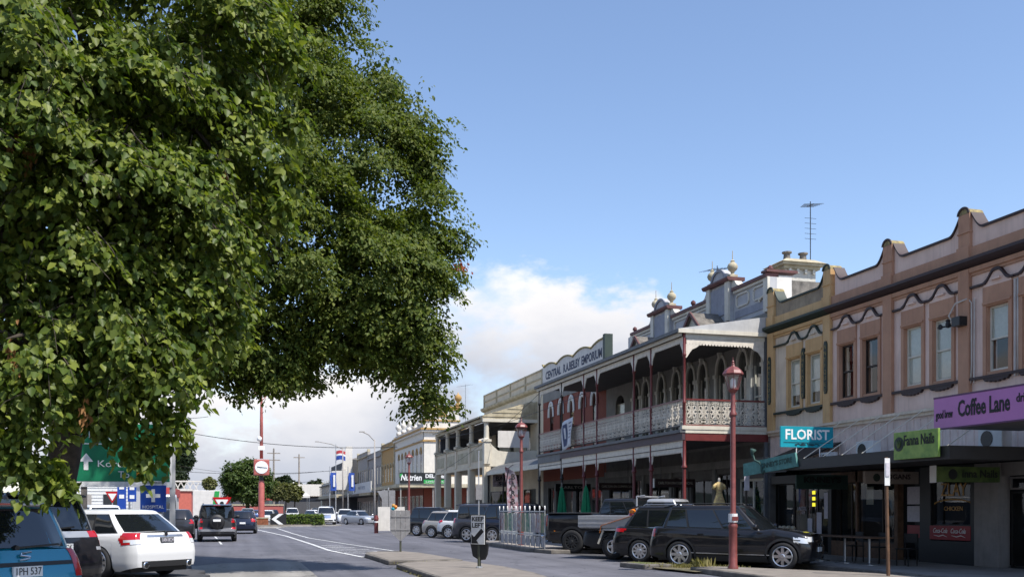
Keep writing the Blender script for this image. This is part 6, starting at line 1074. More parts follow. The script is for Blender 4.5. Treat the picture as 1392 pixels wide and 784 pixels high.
wp = [(10.6+rg.random()*2.0, 0, .06) for _ in range(90)]; wp = [(x, 25.2-(x-10.6)*1.1+rg.normal()*.25, z) for x, _, z in wp]
weeds('weeds', 'dry straggling weeds on the kerb island under the black cars', wp, .11); weeds('weeds', 'tall dry weed clump between the lamp post and black wagon', [(11.45+rg.normal()*.12, 23.2+rg.normal()*.12, .1) for _ in range(6)], .26)
weeds('weeds', 'grass tufts in the joint of the median kerb', [(4.3+.25*k+rg.normal()*.05, 27.9+rg.normal()*.2, .05) for k in range(8)], .08); weeds('weeds', 'grass edging along the near median kerb', [(4.25+rg.normal()*.03, 20+7*rg.random(), .01) for _ in range(30)], .06)
weeds('weeds', 'green tufts at the lamp island past the shield sign', [(10.2+rg.random()*1.2, 61.6+rg.random()*2, .1) for _ in range(40)], .35, 'hedge_leaf')
# ---------------------------------------------------------------- street furniture
def street_lamp(x, y, label, base=.14):
    t = thing('street_lamp', label, 'street lamp', (x, y, base), group='red heritage street lamps'); c = (x, y, base)
    b = MB(); b.lathe([(.13, 0), (.13, .06), (.105, .1), (.10, 1.0), (.115, 1.03), (.115, 1.08), (.09, 1.12), (.085, 1.3), (.095, 1.33), (.07, 1.4), (.062, 3.75), (.09, 3.78), (.09, 3.83), (.062, 3.87), (.055, 4.32), (.10, 4.36), (.13, 4.40)], c, 14); b.build('post', 'lamp_red', t, smooth=True, sharp=35)
    b = MB(); Z = lambda z: 4.40+(z-4.40)*.76; Q = .80
    for z, r in ((4.40, .16*Q), (4.86, .285*Q)): b.lathe([(r-.02, Z(z)), (r, Z(z)+.005), (r, Z(z)+.025), (r-.02, Z(z)+.03)], c, 8, a0=math.pi/8)
    for k in range(8): a = math.pi/8+k*math.pi/4; b.bar((x+.155*Q*math.cos(a), y+.155*Q*math.sin(a), base+Z(4.42)), (x+.275*Q*math.cos(a), y+.275*Q*math.sin(a), base+Z(4.88)), .012)
    b.build('lantern_frame', 'lamp_red', t)
    b = MB(); b.lathe([(.15*Q, Z(4.43)), (.268*Q, Z(4.87))], c, 8, a0=math.pi/8); b.build('lantern_glass', 'lamp_glass', t); b = MB(); b.lathe([(.03, Z(4.44)), (.07, Z(4.5)), (.07, Z(4.72)), (.03, Z(4.78))], c, 8); b.build('bulb', 'white_paint', t, smooth=True)
    b = MB(); b.lathe([(r*Q, Z(z)) for r, z in [(.32, 4.89), (.325, 4.92), (.27, 5.02), (.16, 5.12), (.07, 5.16), (.05, 5.2), (.06, 5.23), (.03, 5.27), (.045, 5.31), (.012, 5.36), (.008, 5.46)]], c, 8, a0=math.pi/8); b.build('cap', 'lamp_red', t); return t
lp = street_lamp(11.8, 22.15, 'red heritage street lamp in front of the black sport wagon')
b = MB(); b.lathe([(.112, 1.15), (.112, 1.36)], (11.8, 22.15, .14), 14); b.build('sticker_band', 'white_paint', lp); b = MB(); b.box(11.72, 11.88, 22.03, 22.045, 1.33, 1.43); b.build('sticker', 'maroon', lp)
street_lamp(11.2, 38.9, 'red heritage street lamp rising behind the dining fence'); street_lamp(10.75, 63.4, 'red heritage street lamp before the corner building, farthest of the three')
mat('pole_red', (.42, .11, .09), .5, var=.1); mat('clock_white', (.8, .8, .78), .4, var=0); mat('pole_grey', (.5, .51, .52), .5, .4, var=.08); mat('post_green', (.07, .075, .05), .6, var=.15); mat('sign_white', (.75, .75, .73), .5, var=.06, scale=8); mat('road_green', (.0, .16, .07), .5, var=.04); mat('road_blue', (.005, .05, .30), .5, var=.04); mat('sign_back', (.36, .35, .35), .5, .5, var=.12, scale=6); mat('timber_post', (.30, .26, .22), .85, var=.2, streak=.3)
# clock column on the roundabout
t = thing('clock_post', 'tall red clock column with square clock standing on the roundabout', 'clock', (2.4, 98, .16)); c = (2.4, 98, 0)
b = MB(); b.lathe([(.30, .16), (.28, 4.1), (.24, 4.2), (.24, 4.3)], c, 14); b.build('base_column', 'pole_red', t, smooth=True, sharp=35); b = MB(); b.lathe([(.16, 6.4), (.15, 10.2), (.09, 12.4), (.08, 13.4)], c, 10); b.build('mast', 'pole_red', t, smooth=True); b = MB(); b.lathe([(.2, 4.3), (.2, 4.75)], c, 10); b.build('neck', 'black', t)
b = MB(); b.box(1.68, 3.12, 97.35, 98.65, 4.8, 6.3); b.build('clock_case', 'pole_red', t, bevel=.08); b = MB(); b.lathe([(.60, -.02), (.60, .02)], (2.4, 97.33, 5.55), 28, 'y'); f = b.build('clock_face', 'clock_white', t); b = MB(); b.bar((2.4, 97.29, 5.55), (2.0, 97.29, 5.6), .05); b.build('hour_hand', 'black', f); b = MB(); b.bar((2.4, 97.29, 5.55), (2.92, 97.29, 5.5), .035); b.build('minute_hand', 'black', f)
for s in (-1, 1): b = MB(); b.tube([(2.4, 98, 11.9), (2.4+s*.35, 98, 12.2), (2.4+s*.75, 98, 13.0), (2.4+s*1.0, 98, 13.2)], .045, 6); b.build('bracket_arm', 'pole_red', t, smooth=True)
b = MB(); b.lathe([(.05, 0), (.2, .1), (.24, .28), (.18, .45), (.04, .52)], (2.2, 97.7, 8.0), 10); b.build('camera_dome', 'clock_white', t, smooth=True); b = MB(); b.box(2.1, 2.7, 97.7, 97.9, 7.2, 7.6); b.build('control_box', 'clock_white', t)
# keep-left sign
t = thing('keep_left_sign', 'white KEEP LEFT sign with black arrow on the near median nose', 'sign', (5.9, 24.3, .13)); M_ = Matrix.Translation((5.9, 24.3, .13)) @ Matrix.Rotation(R(-54), 4, 'Z')
b = MB(); b.tube([(0, 0, 0), (0, 0, .95)], .045, 10); b.xform(M_).build('post', 'post_green', t); b = MB(); b.lathe([(.09, 0), (.09, .03), (.05, .05)], (5.9, 24.3, .13), 10); b.build('base_plate', 'galv', t)
b = MB(); b.box(-.22, .22, -.06, -.045, .60, 1.32); b.xform(M_).build('panel', 'sign_white', t, bevel=.004); b = MB(); b.box(-.235, .235, -.045, -.02, .585, 1.335); b.xform(M_).build('panel_edge', 'black', t); b = MB(); b.prism([(-.28, .62), (.30, .62), (.26, .36), (.18, .22), (.02, .2), (-.2, .3)], 'y', -.02, .03); b.xform(M_).build('rubber_boot', 'trim_black', t)
a3 = (M_.to_3x3() @ Vector((1, 0, 0)), Vector((0, 0, 1))); text('KEEP', .16, tuple(M_ @ Vector((0, -.062, 1.23))), a3, 'ink', t, width=.38, bold=.004); text('LEFT', .16, tuple(M_ @ Vector((0, -.062, 1.07))), a3, 'ink', t, width=.38, bold=.004)
b = MB(); b.prism([(-.20, .62), (-.20, .85), (-.12, .78), (.12, 1.0), (.2, .92), (-.04, .70), (.03, .62)], 'y', -.066, -.06); b.xform(M_).build('arrow', 'ink', t)
# shield-shaped hazard board seen from behind
t = thing('hazard_board', 'grey shield-shaped board seen from the back on the far median nose', 'sign', (5.5, 34.2, .13)); M_ = Matrix.Translation((5.5, 34.2, .13)) @ Matrix.Rotation(R(-12), 4, 'Z')
b = MB(); b.tube([(0, .05, 0), (0, .05, 1.3)], .035, 8); b.xform(M_).build('post', 'post_green', t)
for k in range(4): x0 = -.34+k*.17; zz = lambda x: .36+1.0*abs(x); b = MB(); b.prism([(x0, zz(x0)), (x0+.163, zz(x0+.163)), (x0+.163, 1.43), (x0, 1.44)], 'y', -.012, .012); b.xform(M_).build('slat', 'sign_back', t, bevel=.004)
for z in (.75, 1.2): b = MB(); b.box(-.33, .33, -.03, -.012, z, z+.04); b.xform(M_).build('stiffener', 'sign_back', t)
# street-name board and hospital sign on the left
t = thing('direction_sign', 'big green direction sign half hidden by the lime leaves', 'sign', (-4.05, 38.3, 0)); rz = R(4); M_ = Matrix.Translation((-4.05, 38.3, 0)) @ Matrix.Rotation(rz, 4, 'Z'); a3 = (M_.to_3x3() @ Vector((1, 0, 0)), Vector((0, 0, 1)))
b = MB(); b.box(-1.82, 1.82, 0, .04, 2.40, 4.75); b.xform(M_).build('panel_back', 'sign_white', t); b = MB(); b.box(-1.74, 1.74, -.008, 0, 2.60, 4.68); b.xform(M_).build('panel', 'road_green', t); b = MB(); b.box(-1.7, 1.7, -.014, -.008, 3.92, 3.955); b.xform(M_).build('divider', 'sign_white', t)
text('Leongatha', .34, tuple(M_ @ Vector((-.3, -.016, 4.25))), a3, 'sign_white', t); text('Korumburra', .34, tuple(M_ @ Vector((.35, -.016, 3.22))), a3, 'sign_white', t, width=2.1); text('To', .34, tuple(M_ @ Vector((.18, -.016, 2.84))), a3, 'sign_white', t); text('M', .34, tuple(M_ @ Vector((.72, -.016, 2.84))), a3, 'amber', t)
b = MB(); b.prism([(-1.15, 3.0), (-1.15, 3.3), (-1.3, 3.3), (-1.07, 3.6), (-.84, 3.3), (-1.0, 3.3), (-1.0, 3.0)], 'y', -.016, -.008); b.xform(M_).build('arrow', 'sign_white', t)
b = MB(); b.prism([(.62, 3.52), (1.0, 3.52), (1.0, 3.66), (.62, 3.66)], 'y', -.016, -.008); b.xform(M_).build('route_badge', 'amber', t)
for x in (-1.15, 1.84): b = MB(); b.box(x-.10, x+.10, .05, .25, .1, 4.8); b.xform(M_).build('post', 'timber_post' if x < 0 else 'pole_grey', t)
t = thing('hospital_sign', 'blue hospital sign with white cross above the white wagon', 'sign', (-2.85, 37.9, 0)); b = MB(); b.box(-3.28, -2.40, 37.88, 37.93, 1.50, 2.46); b.build('panel', 'road_blue', t, bevel=.01); b = MB(); b.box(-2.90, -2.78, 37.87, 37.88, 1.86, 2.32); b.box(-3.08, -2.905, 37.87, 37.88, 2.02, 2.15); b.box(-2.775, -2.60, 37.87, 37.88, 2.02, 2.15); b.build('cross', 'sign_white', t); text('HOSPITAL', .17, (-2.84, 37.874, 1.68), FY, 'sign_white', t, width=.72); b = MB(); b.box(-3.26, -2.42, 37.89, 37.92, 2.48, 2.62); b.build('top_strip', 'sign_white', t); text('24 HOUR EMERGENCY', .09, (-2.84, 37.886, 2.55), FY, 'ink', t, width=.76)
for x in (-3.15, -2.53): b = MB(); b.tube([(x, 37.96, .1), (x, 37.96, 2.6)], .03, 8); b.build('post', 'pole_grey', t)
def sign_post(name, label, x, y, h, parts, r=.03, m='pole_grey', base=.0, lean=0):
    t = thing(name, label, 'sign', (x, y, base)); b = MB(); b.tube([(x, y, base), (x+lean, y, base+h)], r, 8); b.build('post', m, t)
    for nm, mm, poly, dy in parts: b = MB(); b.prism([(x+lean+a, base+c_) for a, c_ in poly], 'y', y-dy-.012, y-dy); b.build(nm, mm, t)
    return t
rect = lambda w_, z0, z1: [(-w_/2, z0), (w_/2, z0), (w_/2, z1), (-w_/2, z1)]; tri = lambda s, z0: [(0, z0), (s/2, z0+s*.87), (-s/2, z0+s*.87)]
sign_post('parking_sign', 'leaning brown parking sign post with small white plate before the takeaway tables', 13.85, 18.9, 2.62, [('plate', 'sign_white', rect(.13, 2.0, 2.6), .04), ('arrow_field', 'paper', rect(.09, 2.2, 2.5), .055)], .04, 'rust_wood', .13, -.06)
sign_post('give_way_sign', 'red and white give way triangle at the roundabout entry', -1.05, 84, 2.7, [('border', 'tail_red', tri(1.5, 1.25), .05), ('panel', 'sign_white', tri(1.0, 1.5), .065), ('roundabout_symbol', 'ink', [(.16*math.cos(a), 2.06+.16*math.sin(a)) for a in np.linspace(0, 6.28, 13)[:-1]], .08)])
sign_post('give_way_sign', 'back of a triangular sign on a striped post by the white light pole', 13.3, 92, 3.4, [('back', 'sign_back', tri(1.35, 2.1), .05)], .04); sign_post('sign_board', 'back of a large square sign on two legs near the corner building', 11.0, 74, 3.2, [('back', 'sign_back', rect(1.0, 1.5, 3.0), .05), ('seam', 'black', rect(.03, 1.5, 3.0), .065)], .05)
sign_post('parking_sign', 'thin tall sign pole with small plate beside the keep left sign', 11.0, 45.4, 4.2, [('plate', 'sign_back', rect(.3, 1.9, 2.6), .04)], .03, 'pole_grey', .14); sign_post('parking_sign', 'slim pole with small blue plate at the kerb right of the yellow dress', 15.1, 27.5, 2.75, [('plate', 'paper', rect(.17, 2.05, 2.6), .03)], .03, 'dark_wood', .13)
for x, y, lab in ((-7.2, 70, 'left of the pair'), (-6.75, 72, 'right of the pair')): sign_post('service_sign', 'small stacked blue service sign seen under the green sign, %s' % lab, x, y, 4.0, [('panel', 'road_blue', rect(.55, 1.6+.5*(y > 71), 3.4), .04), ('symbol', 'sign_white', rect(.3, 2.9, 3.2), .055), ('symbol', 'sign_white', rect(.3, 2.3, 2.55), .055)])
sign_post('give_way_sign', 'small far give way sign beneath the green sign', -8.0, 72, 2.9, [('border', 'tail_red', tri(.9, 2.0), .05), ('panel', 'sign_white', tri(.55, 2.16), .065)])
t = thing('chevron_board', 'black board with white chevron on the roundabout edge', 'sign', (3.7, 91.2, .07)); b = MB(); b.box(3.0, 4.4, 91.2, 91.26, .2, 1.2); b.build('board', 'black', t); b = MB(); b.prism([(3.1, .7), (3.75, 1.18), (4.15, 1.18), (3.5, .7), (4.15, .22), (3.75, .22)], 'y', 91.17, 91.2); b.build('chevron', 'sign_white', t); b = MB(); b.box(3.65, 3.75, 91.27, 91.35, .06, 1.0); b.build('post', 'pole_grey', t)
# light poles, power poles, wires
def light_pole(label, x, y, h, arm, m='pole_grey'):
    t = thing('light_pole', label, 'light pole', (x, y, 0)); b = MB(); b.lathe([(.10, 0), (.085, h*.5), (.06, h)], (x, y, 0), 8); b.build('pole', m, t, smooth=True); b = MB(); b.tube([(x, y, h-.15), (x+arm*.5, y, h+.45), (x+arm, y, h+.7)], .05, 6); b.build('arm', m, t); b = MB(); b.cbox((x+arm*1.1, y, h+.72), (.5, .2, .1)); b.build('lamp_head', m, t); return t
light_pole('white light pole with short arm in front of the far grey shops', 12.8, 95, 8.2, -1.1, 'far_grey'); light_pole('white light pole far right beside the blue banners', 13.4, 130, 9.5, -3, 'far_grey'); light_pole('light pole left of the roundabout by the pink shop', -13.5, 100, 9.4, -3); light_pole('second light pole left of the roundabout, nearer the round tree', -9.8, 102, 9.6, -3.4)
def power_pole(label, x, y, h, arms=(1,)):
    t = thing('power_pole', label, 'power pole', (x, y, 0)); b = MB(); b.lathe([(.24, 0), (.16, h)], (x, y, 0), 8); b.build('pole', 'timber_post', t)
    for a in arms: b = MB(); b.box(x-1.3, x+1.3, y-.07, y+.07, h-a-.1, h-a+.1); b.build('crossarm', 'timber_post', t)
power_pole('wooden power pole with two crossarms on the far skyline', 7.6, 210, 14, (1, 2.4)); power_pole('plain wooden pole left of the crossarmed power pole', 4.2, 225, 12.5, (.6,)); power_pole('far wooden pole beside the blue flags', 14.5, 240, 14.5, (.8,)); power_pole('far leftmost wooden power pole behind the round tree', -22, 200, 11, (.6,)); power_pole('short wooden pole far off left of the crossarmed one', 2.6, 190, 10.5, (.5,))
def wire(label, a, c_, sag, r=.018):
    a, c_ = Vector(a), Vector(c_); b = MB(); b.tube([a.lerp(c_, t)-Vector((0, 0, sag*4*t*(1-t))) for t in np.linspace(0, 1, 17)], r, 4); o = b.build('overhead_wire', 'black', None); tag(o, label, 'wire', 'overhead wires'); return o
wire('overhead wire sagging across the sky from tree to far shops', px_at(230, 583, 100), px_at(540, 607, 100), .7, .03); wire('lower overhead wire behind the clock column', px_at(240, 640, 150), px_at(470, 638, 150), .5, .03); wire('thin overhead wire from the round tree to the far poles', px_at(230, 655, 190), px_at(440, 652, 190), .8, .03); wire('short overhead wire at the left end near the leaves', px_at(240, 567, 90), px_at(283, 566, 90), .1, .02); wire('upper thin overhead wire above the clock column', px_at(240, 632, 140), px_at(440, 640, 140), .8, .02)
wire('service wire crossing the cream parapet', px_at(560, 602, 75), (18.4, 49.5, 8.0), .5, .015); wire('service wire from the lamp to the arcade roof', px_at(600, 640, 70), (15.4, 49.9, 7.7), .3, .014)
# flags and banners far right
mat('flag_blue', (.02, .07, .34), .8, var=.1); mat('flag_red', (.45, .05, .06), .8, var=.1)
for i, (x, lab) in enumerate(((11.6, 'left'), (13.9, 'right'))):
    t = thing('street_banner', 'vertical blue banner on a far pole, %s of the pair' % lab, 'banner', (x, 128, 0)); b = MB(); b.grid([[(x+u+.05*math.sin(z*3), 127.8-.1*math.sin(u*4+z), 3.9+z) for u in np.linspace(0, .75, 5)] for z in np.linspace(0, 2.3, 7)]); b.build('cloth', 'flag_blue', t, smooth=True); b = MB(); b.box(x+.35, x+.6, 127.6, 127.64, 4.4, 5.9); b.build('emblem', 'sign_white', t); b = MB(); b.lathe([(.06, 0), (.05, 7)], (x-.05, 128, 0), 6); b.build('pole', 'pole_grey', t)
t = thing('flag', 'red white and blue flag flying above the blue banners', 'flag', (12.6, 131, 0)); b = MB(); b.lathe([(.07, 0), (.05, 10)], (12.6, 131, 0), 6); b.build('pole', 'pole_grey', t)
for k, (m, z0, z1) in enumerate((('flag_red', 8.7, 9.1), ('sign_white', 8.45, 8.7), ('flag_blue', 7.9, 8.45))): b = MB(); b.grid([[(12.65+u, 130.9-.15*math.sin(u*4), z+.12*math.sin(u*3)) for u in np.linspace(0, 1.2, 7)] for z in (z0, z1)]); b.build('stripe', m, t)
# dining enclosure
mat('mural_a', (.35, .30, .18), .7, col2=(.03, .16, .10), scale=4); mat('mural_b', (.4, .42, .45), .7, col2=(.30, .08, .03), scale=5); mat('mural_c', (.03, .2, .11), .7, col2=(.45, .43, .36), scale=5); mat('clear_panel', (.30, .33, .37), .15, var=.25, scale=4, spec=.6)
t = thing('dining_fence', 'steel upright fence with picture panels around the street dining area', 'fence', (10.95, 39, .14)); n = 11
FY0, FY1, FXX = 34.9, 41.4, 10.95
for k in range(n):
    y = FY0+(FY1-FY0)*k/(n-1); b = MB(); b.box(FXX-.012, FXX+.012, y-.012, y+.012, .14, 1.62); b.build('post', 'galv', t); b = MB(); b.prism([(y-.022, 1.60), (y+.022, 1.60), (y+.022, 1.68), (y, 1.73), (y-.022, 1.68)], 'x', FXX-.02, FXX+.02); b.build('post_cap', 'sign_white', t)
for z in (.62, 1.5): b = MB(); b.box(FXX-.02, FXX+.02, FY0, FY1, z, z+.04); b.build('rail', 'galv', t)
for k in range(n-1):
    y = FY0+(FY1-FY0)*k/(n-1); b = MB(); b.box(FXX+.03, FXX+.04, y+.04, y+(FY1-FY0)/(n-1)-.04, .72, 1.46); b.build('picture_panel', ('mural_a', 'mural_b', 'clear_panel', 'mural_c')[k % 4], t); b = MB(); b.box(FXX+.03, FXX+.036, y+.04, y+(FY1-FY0)/(n-1)-.04, .2, .58); b.build('clear_panel', 'clear_panel', t)
for k in range(4): b = MB(); x = 10.95+.85*k; b.box(x+.05, x+.80, FY1+.0, FY1+.02, .3, 1.4); b.build('end_panel', 'clear_panel', t)
mat('brolly', (.01, .24, .10), .75, var=.12, scale=5)
for y, lab in ((43.9, 'left of the pair'), (40.6, 'right of the pair')):
    t = thing('cafe_umbrella', 'closed green market umbrella on the footpath, %s' % lab, 'umbrella', (14.6, y, .13)); b = MB(); b.lathe([(.025, 0), (.025, 2.62), (.04, 2.64), (.01, 2.72)], (14.6, y, .13), 8); b.build('pole', 'timber_post', t); b = MB()
    vs = []; prof = [(.03, 2.5), (.10, 2.3), (.16, 1.9), (.22, 1.35), (.27, .95), (.24, .88)]; n_ = 16
    for r, z in prof:
        for k in range(n_): a = 2*math.pi*k/n_; rr = r*(1 if k % 2 else .62); vs.append((14.6+rr*math.cos(a), y+rr*math.sin(a), z+.13+(.05 if k % 2 and z < 1 else 0)))
    b.add(vs, [(i*n_+k, i*n_+(k+1) % n_, (i+1)*n_+(k+1) % n_, (i+1)*n_+k) for i in range(len(prof)-1) for k in range(n_)]); b.build('folded_canopy', 'brolly', t); b = MB(); b.lathe([(.3, 0), (.3, .05), (.05, .09)], (14.6, y, .13), 14); b.build('base', 'black', t)
mat('dress', (.62, .50, .20), .85, col2=(.35, .2, .12), scale=14)
t = thing('dress_form', 'yellow floral dress on a display form beside the emporium window', 'dress', (16.3, 31.6, .13)); x, y = 16.3, 31.6
b = MB(); vs = []; prof = [(.05, 2.56), (.13, 2.52), (.15, 2.42), (.13, 2.3), (.095, 2.2), (.14, 2.06), (.22, 1.82), (.30, 1.5), (.38, .9)]; n_ = 24
for i, (r, z) in enumerate(prof):
    for k in range(n_): a = 2*math.pi*k/n_; q = 1+(.10*math.sin(k*2.6)*max(0, (i-4)/4)); vs.append((x+r*q*math.cos(a), y+r*q*.75*math.sin(a), z))
b.add(vs, [(i*n_+k, i*n_+(k+1) % n_, (i+1)*n_+(k+1) % n_, (i+1)*n_+k) for i in range(len(prof)-1) for k in range(n_)]); b.build('dress', 'dress', t, smooth=True)
for s in (-1, 1): b = MB(); b.tube([(x+s*.10, y, 2.48), (x+s*.18, y, 2.42), (x+s*.22, y, 2.3)], [.05, .065, .06], 10); b.build('sleeve', 'dress', t, smooth=True)
b = MB(); b.lathe([(.03, 0), (.03, .82)], (x, y, .13), 8); b.lathe([(.2, 0), (.2, .03)], (x, y, .13), 12); b.build('stand', 'black', t); b = MB(); b.lathe([(.045, 2.54), (.05, 2.64), (.03, 2.7)], (x, y, 0), 10); b.build('neck_cap', 'cream_trim', t)
# feather flag
mat('feather', (.35, .33, .38), .8, col2=(.22, .06, .07), scale=6); t = thing('feather_flag', 'pale red and grey feather flag on the dining island', 'flag', (11.4, 41.9, .14)); x, y = 11.4, 41.9; rows = []
for i in range(13): v = i/12; z = .9+2.55*v; wd = .55*(1-.12*v) if v < .75 else .55*.91*math.sqrt(max(0, 1-((v-.75)/.25)**2)); rows.append([(x+.03+wd*u-.1*v*v, y-.05*math.sin(u*3+v*5), z) for u in np.linspace(0, 1, 6)])
b = MB(); b.grid(rows); b.build('cloth', 'feather', t, smooth=True); b = MB(); b.tube([(x, y, .14), (x, y, 2.8), (x+.1, y, 3.4), (x+.3, y, 3.55)], .018, 6); b.build('pole', 'black', t)
for k, ch in enumerate('BARBER'): text(ch, .34, (x+.27, y-.07, 3.0-.36*k), FY, 'ink', t, name='letter', bold=.008)
# footpath dining tables under the awning
def cafe_table(x, y, lab):
    t = thing('cafe_table', lab, 'table', (x, y, .13), group='tables outside the shop'); b = MB(); b.box(x-.35, x+.35, y-.55, y+.55, .84, .88); b.build('table_top', 'rust_wood', t, bevel=.01); b = MB(); b.lathe([(.035, 0), (.035, .7)], (x, y, .14), 8); b.build('pedestal', 'steel', t); b = MB(); b.lathe([(.26, 0), (.26, .02), (.04, .06)], (x, y, .13), 14); b.build('foot', 'steel', t)
for y, l in ((25.2, 'leftmost'), (24.0, 'middle'), (22.9, 'rightmost')): cafe_table(16.2, y, 'timber-topped cafe table with steel pedestal outside the shop, %s of three' % l)
def chair(x, y, rz, lab):
    t = thing('cafe_chair', lab, 'chair', (x, y, .13), rz, 'chairs outside the shop'); 
    b = MB(); b.box(-.2, .2, -.2, .2, .43, .46); b.build('seat', 'black', t, local=True); b = MB(); b.box(-.2, .2, .17, .2, .6, .84); b.build('backrest', 'black', t, local=True)
    for sx in (-1, 1):
        for sy in (-1, 1): b = MB(); b.bar((sx*.18, sy*.18, 0), (sx*.17, sy*.17, .44 if sy < 0 else .84), .025); b.build('leg', 'black', t, local=True)
for i, (y, l) in enumerate(((24.6, 'left'), (23.45, 'middle'), (22.3, 'right'))): chair(16.9, y, R(-90+8*i), 'black cafe chair between the pedestal tables and the shopfront, %s one' % l)
# things in the emporium window and doorway
t = thing('potted_plant', 'tall spotted leafy plant behind the pale framed shop window', 'plant', (F+.6, 33.9, .8)); Q = np.array([F+.6, 33.9, 1.2])+rg.normal(size=(160, 3))*np.array([.12, .2, .5]); leaf_mesh('foliage', Q, rg.normal(size=Q.shape)+np.array([0, 0, .7]), rg.normal(size=Q.shape)+np.array([-1, 0, 0]), np.full(160, .22), 'olive_leaf', t, .25); b = MB(); b.lathe([(.14, 0), (.18, .3)], (F+.6, 33.9, .6), 10); b.build('pot', 'rust_wood', t)
t = thing('produce_crate', 'timber crate of pale goods beside the black shop door', 'crate', (17.9, 29.9, .13)); b = MB(); b.box(17.6, 18.2, 29.6, 30.2, .13, .85); b.build('crate', 'rust_wood', t, bevel=.01)
for k in range(6): b = MB(); b.lathe([(.03, 0), (.09, .06), (.09, .14), (.03, .2)], (17.72+.18*(k % 3), 29.75+.25*(k//3), .85), 8); b.build('goods', 'cream_trim', t, smooth=True)
# tv aerials
def aerial(label, x, y, z0, h, n=7, L=.7, ang=0, boom=True):
    t = thing('tv_aerial', label, 'aerial', (x, y, z0)); b = MB(); b.tube([(x, y, z0), (x, y, z0+h)], .018, 6); b.build('mast', 'black', t)
    ca, sa = math.cos(ang), math.sin(ang); bo = MB(); z = z0+h-.15; bo.bar((x-ca*.6, y-sa*.6, z-.12), (x+ca*.6, y+sa*.6, z+.12), .02); bo.build('boom', 'black', t)
    for k in range(n): u = -.6+1.2*k/(n-1); e = MB(); l = L*(1-.35*k/n)/2; e.bar((x+ca*u+sa*l, y+sa*u-ca*l, z+.2*u), (x+ca*u-sa*l, y+sa*u+ca*l, z+.2*u), .012); e.build('element', 'black', t)
    return t
t = aerial('tall television aerial on a mast above the chimney', 21.55, 34.2, 10.2, 3.35, 6, .75, R(70))
for k in range(5): e = MB(); e.bar((21.3, 34.2, 12.9-.2*k), (21.8, 34.2, 12.9-.2*k), .012); e.build('lower_element', 'black', t)
aerial('small television aerial beside the ball finials', F+.5, 37.2, 10.3, 1.3, 6, .9, R(20)); aerial('thin aerial on the far corner building roof', 23.5, 103, 10.3, 4.5, 5, 1.5, R(30))
# roundabout-side clutter
t = thing('barrier_panel', 'white panel barrier behind the parked hatchbacks', 'barrier', (9.9, 67, 0)); b = MB(); b.box(9.2, 11.0, 66.6, 66.64, .15, 1.75); b.build('panel', 'white_wall', t); b = MB(); b.box(10.05, 10.1, 66.55, 66.6, .1, 2.0); b.build('post', 'pole_grey', t)
t = thing('balloon_bunch', 'bunch of teal and orange balloons by the square sign back', 'balloons', (9.2, 60, 0))
for dx, dz, m in ((0, 1.6, 'florist_teal'), (.15, 1.72, 'amber'), (.02, 1.8, 'gold')): b = MB(); b.lathe([(.01, -.15), (.08, -.08), (.12, .0), (.1, .08), (.03, .12)], (9.2+dx, 60, dz), 12); b.build('balloon', m, t, smooth=True)
b = MB(); b.tube([(9.25, 60, 0), (9.25, 60, 1.6)], .02, 5); b.build('stick', 'pole_grey', t)
t = thing('fire_hydrant', 'short dark red marker post at the lamp island', 'post', (9.0, 66, 0)); b = MB(); b.lathe([(.14, 0), (.14, .9), (.18, .92), (.12, 1.15), (.03, 1.2)], (9.0, 66, 0), 10); b.build('post', 'maroon', t); b = MB(); b.lathe([(.15, .7), (.15, .8)], (9.0, 66, 0), 10); b.build('band', 'sign_white', t)
# left side beyond the roundabout
mat('weatherboard', (.66, .66, .64), .7, var=.05, streak=.1); mat('pink_shop', (.55, .14, .10), .8, var=.1); mat('left_brick', (.20, .10, .07), .9, var=.2, scale=6)
t = thing('weatherboard_house', 'white weatherboard building seen beneath the green road sign', 'house', (-13, 118, 0)); x0, x1, y0 = -17.5, -10.8, 116; b = MB(); b.box(x0, x1, y0, 128, .1, 4.8); b.build('wall', 'weatherboard', t)
for k in range(12): b = MB(); b.box(x0, x1, y0-.05, y0, .3+k*.36, .34+k*.36); b.build('board', 'weatherboard', t)
b = MB(); b.prism([(x0-.4, 4.8), (x1+.4, 4.8), ((x0+x1)/2, 7.6)], 'y', y0-.4, 128); b.build('roof', 'far_grey', t); b = MB(); b.box(-16.3, -15.0, y0-.08, y0-.051, .3, 3.2); b.build('door', 'far_grey', t); b = MB(); b.box(-13.8, -12.0, y0-.08, y0-.051, 1.2, 3.2); b.build('window', 'far_glass', t)
t = thing('corner_shop', 'low shop with red band and white wall left of the roundabout', 'building', (-9, 135, 0)); b = MB(); b.box(-12.2, -7.8, 130, 150, .1, 3.2); b.build('wall', 'white_wall', t); b = MB(); b.box(-12.6, -7.6, 129.5, 150, 3.2, 4.3); b.build('red_band', 'far_red', t); b = MB(); b.box(-11.5, -9.8, 129.95, 130, .4, 2.8); b.build('window', 'far_glass', t)
t = thing('pink_shop', 'salmon pink low shop behind the far left light poles', 'building', (-12, 160, 0)); b = MB(); b.box(-14, -6.4, 158, 175, .1, 4.3); b.build('wall', 'pink_shop', t); b = MB(); b.box(-9.5, -8.4, 157.9, 158, .2, 2.6); b.build('door', 'far_dark', t); b = MB(); b.box(-14.3, -6.2, 157.8, 175, 4.3, 4.6); b.build('parapet', 'far_white', t)
t = thing('lattice_parapet', 'white lattice railing of a far building left of the round tree', 'railing', (-15, 178, 0)); b = MB(); b.box(-13, -5.6, 180, 190, .1, 4.1); b.build('wall', 'far_grey', t)
for z in (4.1, 6.2): b = MB(); b.box(-13, -5.6, 179.6, 179.9, z, z+.25); b.build('rail', 'far_white', t)
